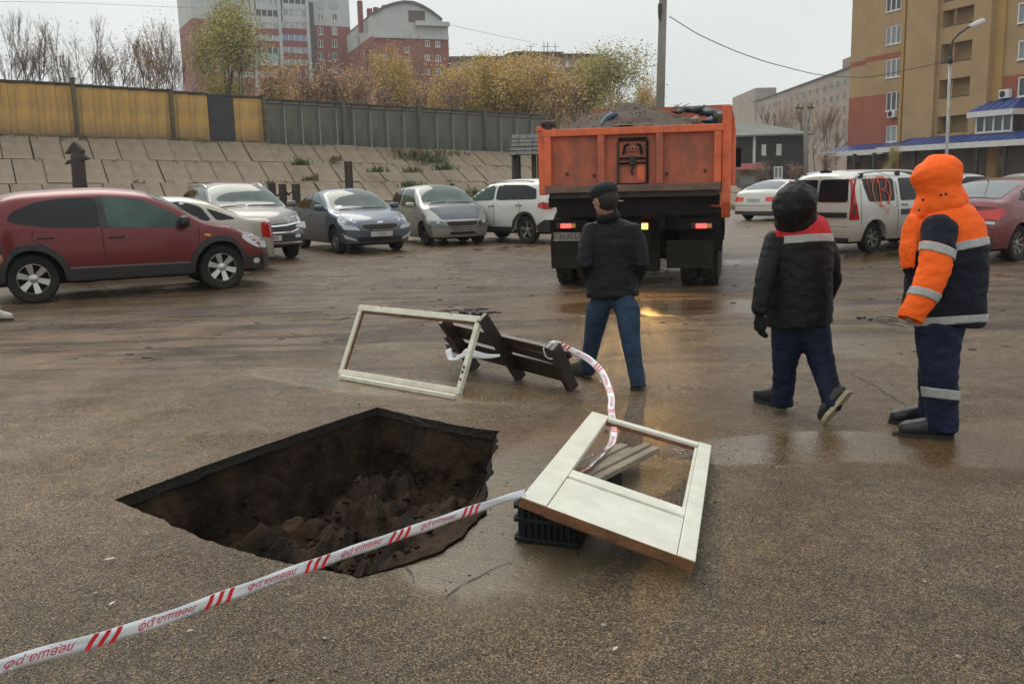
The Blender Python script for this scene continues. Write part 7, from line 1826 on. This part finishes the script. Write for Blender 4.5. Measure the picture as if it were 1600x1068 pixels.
limb(tr_, [(J(1466, 505, 5.5), .14, .14), (J(1467, 545, 5.49), .125, .125), (J(1468, 590, 5.48), .108, .112), (J(1471, 630, 5.48), .1, .105), (J(1472, 676, 5.48), .092, .1)])
limb(tr_, [(J(1472, 505, 5.72), .14, .14), (J(1466, 545, 5.72), .12, .125), (J(1460, 590, 5.72), .1, .105), (J(1458, 660, 5.74), .088, .095)])
bm = fused(tr_, .014, 3); wrinkle(bm, .016, (6, 6, 10), 71); finish(bm, 'trousers', fab('navy_work_trousers', (.012, .016, .042), rough=.7, var=.25), p3, o3, cuts=[((0, 0, .05), (0, 0, 1))])
l3 = MB(); limb(l3, [(J(1466, 505, 5.5), .14, .14), (J(1467, 545, 5.49), .125, .125), (J(1468, 590, 5.48), .108, .112), (J(1471, 630, 5.48), .1, .105), (J(1472, 662, 5.48), .092, .1)])
nC = (cU + cR * .12).normalized(); bandof(l3, [(J(1470, 622, 5.4), nC), (J(1470, 607, 5.4), -nC)], .013, .006, p3, o3, refl, 3)
bd = MB(); qf = head(bd, J(1458, 285, 5.6), (-1, .05, -.15)); limb(bd, [(J(1466, 300), .05, .05), (J(1476, 330), .07, .08)]); limb(bd, [(J(1478, 350), .1, .14), (J(1478, 420), .11, .14), (J(1474, 500), .12, .14)])
limb(bd, [(arm3[0][0], .05, .05), (arm3[2][0], .04, .04), (arm3[5][0], .03, .03)]); hand(bd, V(arm3[5][0]) + V((.02, .05, .03)), (.25, .85, -.2), (.2, .1, .5), .95, .5, 1); limb(bd, [(armb[0][0], .05, .05), (armb[1][0], .04, .04), (armb[3][0], .03, .03)]); hand(bd, V(armb[3][0]) + V((.03, -.02, 0)), (.5, -.6, -.3), (.2, -.1, .5), .9, .5, -1)
limb(bd, [(J(1466, 505, 5.5), .08, .08), (J(1468, 590, 5.48), .055, .055), (J(1472, 668, 5.48), .04, .04)]); limb(bd, [(J(1472, 505, 5.72), .08, .08), (J(1460, 590, 5.72), .055, .055), (J(1456, 655, 5.74), .04, .04)])
bb = finish(fused(bd, .008, 1), 'body', skin, p3, o3); face_bits(qf, bb, o3)
bt = mat('black_boot', (.018, .018, .018), .3, bump=.2, bs=30)
for (a, b) in ((1489, 684), (1411, 680)), ((1470, 663), (1414, 661)):
    h_, t_ = G(*a), G(*b); h_.z = t_.z = 0; t_ = h_ + (t_ - h_).normalized() * .31; mb = MB(); shoe(mb, h_, t_, w_=.057); ob = finish(fused(mb, .01, 2), 'boot', bt, p3, o3); sole(h_, t_, ob, o3, sole_d, .058)

# ---- passer-by almost wholly outside the left edge
o4 = G(-14, 500); o4.z = 0; Y4 = o4.y
p4 = empty('person', o4, 0, 'person cut off by the left edge, only a pale trouser leg and light shoe showing', 'person')
b4 = V((o4.x, o4.y, 0)); q = lambda x, y, z: b4 + V((x, y, z))
m4 = MB(); m4.tube([q(-.05, 0, 1.42), q(-.05, 0, 1.36), q(-.05, 0, 1.1), q(-.05, 0, .85)], [(.1, .08), (.2, .12), (.19, .13), (.2, .14)], 18); limb(m4, [(q(.14, 0, 1.35), .06, .06), (q(.17, -.02, 1.1), .05, .05), (q(.15, .1, .86), .045, .045)]); limb(m4, [(q(-.24, 0, 1.35), .06, .06), (q(-.28, -.02, 1.1), .05, .05), (q(-.24, .1, .86), .045, .045)])
finish(fused(m4, .015, 2), 'jacket', fab('grey_jacket', (.06, .06, .065)), p4, o4)
m4 = MB(); limb(m4, [(q(.03, 0, .85), .1, .1), (q(.04, 0, .45), .07, .075), (q(.08, 0, .14), .06, .065)]); limb(m4, [(q(-.13, 0, .85), .1, .1), (q(-.2, .05, .45), .07, .075), (q(-.3, .05, .14), .06, .065)]); finish(fused(m4, .015, 2), 'trousers', fab('pale_trousers', (.42, .36, .24)), p4, o4)
m4 = MB(); qf = head(m4, q(-.03, 0, 1.6), (1, -.1, 0)); limb(m4, [(q(-.05, 0, 1.5), .05, .05), (q(-.05, 0, 1.4), .06, .06)]); hand(m4, q(.15, .1, .84), (0, .1, -1), (-1, 0, 0)); hand(m4, q(-.24, .1, .84), (0, .1, -1), (1, 0, 0)); limb(m4, [(q(-.05, 0, 1.38), .12, .08), (q(-.05, 0, .9), .12, .08)]); limb(m4, [(q(.14, 0, 1.35), .04, .04), (q(.17, -.02, 1.1), .035, .035), (q(.15, .1, .86), .026, .026)]); limb(m4, [(q(-.24, 0, 1.35), .04, .04), (q(-.28, -.02, 1.1), .035, .035), (q(-.24, .1, .86), .026, .026)])
limb(m4, [(q(.03, 0, .85), .07, .07), (q(.04, 0, .45), .05, .05), (q(.08, 0, .08), .035, .035)]); limb(m4, [(q(-.13, 0, .85), .07, .07), (q(-.2, .05, .45), .05, .05), (q(-.3, .05, .08), .035, .035)])
bb = finish(fused(m4, .009, 1), 'body', skin, p4, o4); face_bits(qf, bb, o4); hr = MB(); hr.ell(qf(0, -.025, .03) - o4, (.084, .095, .095), 16, 10); hr.obj('hair', MAT['dark_hair'], bb, smooth=True)
for a in ((.04, 0), (-.34, .05)):
    h_, t_ = q(a[0], a[1], 0), q(a[0] + .27, a[1] - .05, 0); mb = MB(); shoe(mb, h_, t_); ob = finish(fused(mb, .01, 2), 'shoe', mat('pale_shoe', (.4, .37, .32), .6), p4, o4); sole(h_, t_, ob, o4, sole_d)

# ================================================================== BARRIER PIECES
whp = mat('cream_paint', (.7, .67, .55), .55, c2=(.56, .52, .4), vs=9, sx=(1, 1, 1), bump=.35, bs=50)
whd = mat('white_door_paint', (.72, .71, .62), .5, c2=(.6, .59, .49), vs=5, bump=.3, bs=40)
raww = mat('raw_brown_wood', (.2, .085, .03), .6, c2=(.1, .04, .018), vs=10, bump=.4, bs=40)
oldw = mat('weathered_plank', (.27, .22, .16), .6, c2=(.15, .12, .09), vs=6, sx=(1, 1, 1), bump=.6, bs=30)
def slab4(mb, quad, th, nrm): mb.rings([[p - nrm * th for p in quad], list(quad)])
# standing window sash
BL, BR = G(527, 584), G(716, 616); BL.z = BR.z = 0
ux = (BR - BL); Lx = ux.length; ux.normalize(); TL = V((-1.333, 8.15, .571)); TR = V((-.246, 7.196, .573)); uy = ((TL - BL) + (TR - BR)) / 2; Ly = uy.length; uy.normalize(); un = ux.cross(uy); un = -un if un.y > 0 else un
oF = BL.copy(); e = empty('window_sash', oF, 0, 'empty cream painted wooden window sash propped upright beside the fallen bench', 'window frame')
fw_, ft = .052, .045
def fp(a, b, c=0): return ux * a + uy * b + un * c
def member(nm, a0, b0, a1, b1, c0=0, c1=None, m_=whp, par=None):
    c1 = -ft if c1 is None else c1; mb = MB(); mb.rings([[fp(a0, b0, c1), fp(a1, b0, c1), fp(a1, b1, c1), fp(a0, b1, c1)], [fp(a0, b0, c0), fp(a1, b0, c0), fp(a1, b1, c0), fp(a0, b1, c0)]])
    return mb.obj(nm, m_, par or e, bevel=.004, seg=1)
member('bottom_rail', 0, 0, Lx, fw_); member('top_rail', 0, Ly - fw_, Lx, Ly); member('stile', 0, fw_ + .001, fw_ * .85, Ly - fw_ - .001, -.002); member('stile', Lx - fw_ * .85, fw_ + .001, Lx, Ly - fw_ - .001, -.002)
member('rebate', fw_ * .85, fw_ + .001, fw_ * .85 + .014, Ly - fw_ - .001, -.018, -.04, raww); member('rebate', fw_ + .02, Ly - fw_ - .015, Lx - fw_ - .02, Ly - fw_ - .001, -.018, -.04, raww)
for a in (.3, Lx - .3): mb = MB(); mb.box(fp(a, Ly + .012, -.02), (.07, .02, .02)); mb.obj('hinge', mat('rusty_hinge', (.3, .24, .15), .6, var=.3), e, bevel=.004)
for b in (.18, .22, .12): mb = MB(); mb.box(fp(Lx - .02, b, .003), (.014, .01, .02)); mb.obj('screw_plate', blkc, e)
g2 = V((un.x, un.y, 0)).normalized()
mb = MB(); q0, q1 = G(532, 592), G(712, 624); mb.bar(V((q0.x, q0.y, .02)), V((q1.x, q1.y, .02)), .035, .035); tag(mb.obj('wooden_batten', whp, bevel=.004, seg=1), 'thin cream batten lying on the asphalt under the standing window sash', 'batten')

# toppled slatted bench
bw = mat('dark_bench_wood', (.035, .02, .015), .45, c2=(.018, .011, .009), vs=5, coat=.3, bump=.4, bs=30)
f3 = [(G(744, 577), V((-.575, 7.711, .48))), (G(815, 592), V((-.231, 7.219, .564))), (G(896, 609), V((.289, 6.898, .393)))]
for a in f3: a[0].z = .0
# three leg boards, all leaning the same way
oB = f3[1][0].copy(); e = empty('wooden_bench', oB, 0, 'dark slatted wooden bench tipped over on its side behind the white door', 'bench')
bx = (f3[2][0] - f3[0][0]).normalized(); bu = ((f3[0][1] - f3[0][0]) + (f3[1][1] - f3[1][0]) + (f3[2][1] - f3[2][0])).normalized(); bnm = bx.cross(bu).normalized(); bnm = -bnm if bnm.y > 0 else bnm
for i, (a, b) in enumerate(f3):
    mb = MB(); mb.bar(a - oB + bu * .01, b - oB, .1 if i != 1 else .095, .045, bnm.cross(bu)); mb.obj('leg', bw, e, bevel=.004)
def bl(px, py, off): return hit(px, py, f3[1][0] + bnm * off, bnm)
for (xa_, ya, xb_, yb), wd_ in (((700, 508, 890, 553), .075), ((718, 520, 888, 566), .085), ((706, 533, 890, 580), .1), ((700, 541, 889, 590), .09)):
    a, b = bl(xa_, ya, -.045), bl(xb_, yb, -.045); mb = MB(); mb.bar(a - oB, b - oB, .035, wd_, bu.cross(bx).cross(bx)); mb.obj('slat', bw, e, bevel=.005)
a, b = bl(696, 524, .03), bl(706, 540, .03); mb = MB(); mb.bar(a - oB, b - oB + V((.03, 0, -.02)), .06, .04); mb.obj('end_block', bw, e, bevel=.004)
a, b = bl(866, 540, .03), bl(882, 575, .03); mb = MB(); mb.bar(a - oB, b - oB, .1, .05, bnm.cross(bu)); mb.obj('end_block', bw, e, bevel=.01)
# low dark twigs standing in for a smear of mud behind it
mb = MB()
for k in range(16):
    a = G(R.uniform(675, 745), R.uniform(486, 498)); a.z = .02; pts = [a]
    d = V((R.uniform(-1, 1.5), R.uniform(-.8, .3), 0)).normalized()
    for j in range(4): d = (d + V((R.uniform(-.5, .5), R.uniform(-.5, .5), R.uniform(-.15, .25)))).normalized(); pts.append(pts[-1] + d * R.uniform(.06, .16)); pts[-1].z = max(.008, min(.05, pts[-1].z))
    mb.tube(pts, [.03, .026, .02, .014, .008], 6)
tag(mb.obj('mud_smear_twigs', mat('wet_twig', (.02, .015, .012), .5)), 'low dark twigs standing in for a smear of mud behind the window sash and bench', 'twigs')

# white half-glazed door leaf on a crate
A, B_, C_, D_ = V((.48, 5.48, .22)), V((1.16, 5.29, .045)), V((.72, 3.52, .08)), V((.02, 3.73, .30))
D_ = hit(815, 775, V((0, 0, .30)), V((0, 0, 1))); C_ = G(1087, 876, .085); A = G(925, 642, .22); B_ = G(1112, 695, .05)
dn_ = ((C_ - D_).cross(A - D_)).normalized(); dn_ = -dn_ if dn_.z < 0 else dn_
oD = D_.copy(); e = empty('door_leaf', oD, 0, 'white door leaf with an empty glazing opening lying tilted on the black crate', 'door')
def dp(s, t, c=0):  # s along the length from the near end, t across from the left edge
    return (D_.lerp(C_, t)).lerp(A.lerp(B_, t), s) - oD + dn_ * c
def duv(px, py):
    p = hit(px, py, D_, dn_); best = (0, 0)
    s, t = .5, .5
    for _ in range(40):
        q = dp(s, t) + oD; ds = (A.lerp(B_, t) - D_.lerp(C_, t)); dt = (C_ - D_).lerp(B_ - A, s)
        s += (p - q).dot(ds) / ds.dot(ds); t += (p - q).dot(dt) / dt.dot(dt)
    return s, t
def dm(nm, s0, s1, t0, t1, c0=0, c1=-.038, m_=whd, bv=.004):
    mb = MB(); mb.rings([[dp(s0, t0, c1), dp(s0, t1, c1), dp(s1, t1, c1), dp(s1, t0, c1)], [dp(s0, t0, c0), dp(s0, t1, c0), dp(s1, t1, c0), dp(s1, t0, c0)]]); return mb.obj(nm, m_, e, bevel=bv, seg=2)
sr0 = duv(892, 738)[0]; tl_ = duv(948, 651)[1] * .5 + duv(862, 786)[1] * .5; tr2 = .9
tl_ = max(.12, min(.17, tl_)); srA = max(.3, min(.5, sr0))
dm('stile', 0, 1, 0, tl_); dm('stile', 0, 1, tr2, 1); dm('top_rail', .965, 1, tl_ + .002, tr2 - .002, -.003)
dm('middle_rail', srA - .035, srA + .025, tl_ + .002, tr2 - .002, -.002); dm('rail_moulding', srA - .055, srA - .037, tl_ + .002, tr2 - .002, -.012)
dm('bottom_panel', .0, srA - .057, tl_ + .003, tr2 - .003, -.004, -.03)
dm('bottom_edge', -.004, -.0005, 0, 1, -.004, -.045, raww, 0); dm('bottom_rail', .0, .05, tl_ + .003, tr2 - .003, -.032, -.055, raww)
dm('glazing_bead', .955, .963, tl_ + .002, tr2 - .002, -.02, -.04, raww, 0); dm('glazing_bead', srA + .026, .955, tr2 - .022, tr2 - .002, -.018, -.04, whd, 0)
# crate
crm = mat('black_crate_plastic', (.006, .009, .009), .6, spec=.25, var=.2)
k0 = G(811, 845); k1 = G(905, 856); cx_ = (k1 - k0); cx_.z = 0; cw_ = cx_.length; cx_.normalize(); cy_ = V((-cx_.y, cx_.x, 0)); oC = V((k0.x, k0.y, 0))
e = empty('plastic_crate', oC, math.atan2(cx_.y, cx_.x), 'black plastic crate holding up the near left corner of the white door', 'crate')
ch = .178; cw_, cd_ = .27, .26
for nm, c, d in (('front_wall', (cw_ / 2, 0, ch / 2), (cw_, .012, ch)), ('back_wall', (cw_ / 2, cd_, ch / 2), (cw_, .012, ch)), ('side_wall', (0, cd_ / 2, ch / 2), (.012, cd_ - .013, ch)), ('side_wall', (cw_, cd_ / 2, ch / 2), (.012, cd_ - .013, ch)), ('base', (cw_ / 2, cd_ / 2, .012), (cw_ - .014, cd_ - .014, .012))):
    MB().box(c, d).obj(nm, crm, e, bevel=.003)
for z in (.02, .11, ch - .006): MB().box((cw_ / 2, -.014, z), (cw_ + .03, .02, .02)).obj('rib', crm, e, bevel=.004); MB().box((-.014, cd_ / 2, z), (.02, cd_, .02)).obj('rib', crm, e, bevel=.004)
for k in range(8): MB().box((.03 + k * (cw_ - .06) / 7, -.011, ch / 2), (.012, .014, ch - .03)).obj('upright', crm, e)
# old plank under the door
a, b = G(885, 752), G(1012, 700); a = V((a.x, a.y, .13)); b = V((b.x, b.y, .13)); b = a + (b - a).normalized() * .95
a2 = G(905, 762, .1); b2 = G(1022, 702, .1); dl = (b2 - a2).normalized()
for i, (off, h_, wd_) in enumerate(((0, .0, .055), (.052, .012, .05), (.104, .0, .055), (.158, .012, .06))):
    s_ = V((-dl.y, dl.x, 0)); p_, q_ = a2 + s_ * off - dl * .25, b2 + s_ * off + dl * (.02 if i < 2 else -.06)
    if i == 0: oP = V((p_.x, p_.y, 0)); e = empty('old_plank', oP, 0, 'weathered grey wooden board lying through the opening of the white door', 'board')
    mb = MB(); p_.z = q_.z = .1 + h_; mb.bar(p_ - oP, q_ - oP, wd_, .03); mb.obj('board_strip', oldw, e, bevel=.004)
mb = MB(); m_ = (a2 + b2) / 2; mb.box(V((m_.x, m_.y, .04)) - oP + V((-.08, .08, 0)), (.2, .14, .075)); mb.obj('support_block', mat('dark_block', (.02, .018, .016), .7), e, bevel=.01)

# ---- barrier tape
tapew = mat('tape_white', (.82, .84, .88), .35, var=.06, vs=4); tapr = mat('tape_red', (.75, .03, .04), .4); tapt = mat('tape_lettering', (.68, .06, .12), .45)
def tape(name, label, pts, widths, ups, marks=None, phase=0.0, par=None, period=.5):
    n_ = len(pts); L_ = [0]
    fx, fy, fz = [pchip([(i, p[k]) for i, p in enumerate(pts)]) for k in range(3)]; fw = pchip([(i, w_) for i, w_ in enumerate(widths)]); fu = [pchip([(i, u[k]) for i, u in enumerate(ups)]) for k in range(3)]
    K = 24 * (n_ - 1); S_ = [V((fx(k / 24), fy(k / 24), fz(k / 24))) for k in range(K + 1)]; acc = [0]
    for a, b in zip(S_, S_[1:]): acc.append(acc[-1] + (b - a).length)
    tot = acc[-1]
    def frame(s):
        s = max(0, min(tot - 1e-6, s)); i = max(0, min(K - 1, next((j for j in range(K) if acc[j + 1] >= s), K - 1))); f = (s - acc[i]) / max(1e-9, acc[i + 1] - acc[i]); k = i + f
        p = S_[i].lerp(S_[i + 1], f); t = (S_[min(i + 2, K)] - S_[max(i - 1, 0)]).normalized(); u = V([g(k / 24) for g in fu]).normalized(); u = (u - t * u.dot(t)).normalized(); return p, t, u, fw(k / 24)
    def pt(s, v, off=0):
        p, t, u, w_ = frame(s); nn = t.cross(u); 
        if nn.dot(C0 - p) < 0: nn = -nn
        return p + u * (v * w_) + nn * (off + .002 * math.sin(s * 23 + v * 5) )
    mb = MB(); rs = []
    for k in range(int(tot / .025) + 1):
        s = k * .025; rs.append([pt(s, v, -.0006) for v in (-.5, -.17, .17, .5)] + [pt(s, v, .0) for v in (.5, .17, -.17, -.5)])
    mb.rings(rs); o = mb.obj(name, tapew, None, smooth=True); tag(o, label, 'tape')
    if marks:
        s = phase
        while s < tot:
            for k in range(3):
                s0 = s + k * .036; mb = MB(); q = [(pt(s0 + v * .02, v, .0012), pt(s0 + .016 + v * .02, v, .0012)) for v in (-.5, -.3, -.1, .1, .3, .5)]
                if s0 + .03 < tot:
                    for (a, b), (c_, d_) in zip(q, q[1:]): mb.quad(a, b, d_, c_)
                    mb.obj('stripe', tapr, o)
            c = s + .08 + (period - .09) / 2 + .02
            if c + .12 < tot: mb = MB(); textmb(mb, 'левша.рф', .042, lambda a, b: pt(c - a * .98, -b / .058 * 1.02 + .02, .0014), shear=.25); mb.obj('tape_text', tapt, o)
            s += period
    return o, pt, tot
tp = [P(-420, 1190, 1.75), P(-200, 1112, 1.95), P(0, 1042, 2.17), P(240, 972, 2.52), P(480, 885, 2.95), P(690, 813, 3.42), P(780, 782, 3.66), P(822, 769, 3.76)]
tape('barrier_tape', 'long white barrier tape with red stripes stretched over the near edge of the pit', tp, [.047] * 6 + [.038, .03], [(0, -.35, 1)] * 6 + [(0, -.3, 1), (.0, .2, 1)], True, .02, period=.375)
t2p = [P(858, 537, 6.93), P(870, 536, 6.86), P(900, 550, 6.75), P(925, 565, 6.6), P(945, 590, 6.35), P(954, 615, 6.05), P(955, 640, 5.75), P(957, 655, 5.5), P(959, 672, 5.3), P(955, 692, 5.1), P(938, 712, 4.85), P(918, 730, 4.6), P(893, 745, 4.45), P(874, 768, 4.15), P(855, 796, 3.83)]
tape('barrier_tape', 'second drooping barrier tape running from the bench end across the white door', t2p, [.03, .035, .045, .05, .05, .045, .045, .04, .04, .045, .045, .045, .04, .035, .02], [(0, 0, 1), (.2, 0, 1), (.3, 0, 1), (.5, 0, 1), (.8, 0, .8), (1, 0, .4), (1, 0, .2), (1, .0, .2), (1, 0, .1), (1, .2, .2), (.8, -.5, .6), (.8, -.3, .4), (1, 0, .3), (1, 0, .2), (1, 0, .1)], True, .12, period=.4)
t3p = [P(700, 545, 7.75), P(705, 560, 7.7), P(718, 557, 7.5), P(733, 551, 7.3), P(760, 556, 7.15), P(785, 555, 7.1)]
tape('barrier_tape', 'crumpled white tape end caught between the window sash and the bench slats', t3p, [.06, .05, .04, .07, .04, .015], [(.6, 0, .6), (1, 0, .3), (.2, 0, 1), (0, 0, 1), (0, 0, 1), (0, 0, 1)])
mb = MB(); q = [P(852, 536, 6.84), P(849, 545, 6.83), P(852, 556, 6.82), P(858, 560, 6.82), P(868, 561, 6.8), P(878, 560, 6.8), P(884, 553, 6.82)]; mb.tube(q, .006, 5); tag(mb.obj('string_loop', mat('white_string', (.5, .5, .48), .6)), 'thin white string loop hanging round the right end of the bench', 'string')
# loose wire and dark lumps behind the orange worker
for i, (x, y, s_) in enumerate(((1343, 498, .035), (1350, 497, .025), (1361, 500, .03), (1298, 497, .01), (1398, 678, .02), (561, 632, .012))):
    g = G(x, y); mb = MB(); rock(mb, (g.x, g.y, s_ * .4), (s_, s_, s_ * .6), R); tag(mb.obj('mud_lump', MAT['wet_twig']), ['largest dark mud lump left of the orange worker', 'middle dark mud lump in the cluster left of the orange worker', 'right dark mud lump beside the loose black wire', 'tiny dark lump right of the red yoke worker', 'small dark lump at the toe of the orange worker boot', 'tiny dark lump above the far corner of the pit'][i], 'mud lump')
mb = MB(); mb.tube([V((*G(x, y)[:2], .015)) for x, y in ((1368, 499), (1376, 496), (1390, 497), (1402, 499), (1396, 504), (1382, 505), (1374, 503), (1392, 509), (1412, 511))], .006, 5); tag(mb.obj('loose_wire', MAT['wet_twig']), 'loop of loose black wire on the ground behind the orange worker', 'wire')
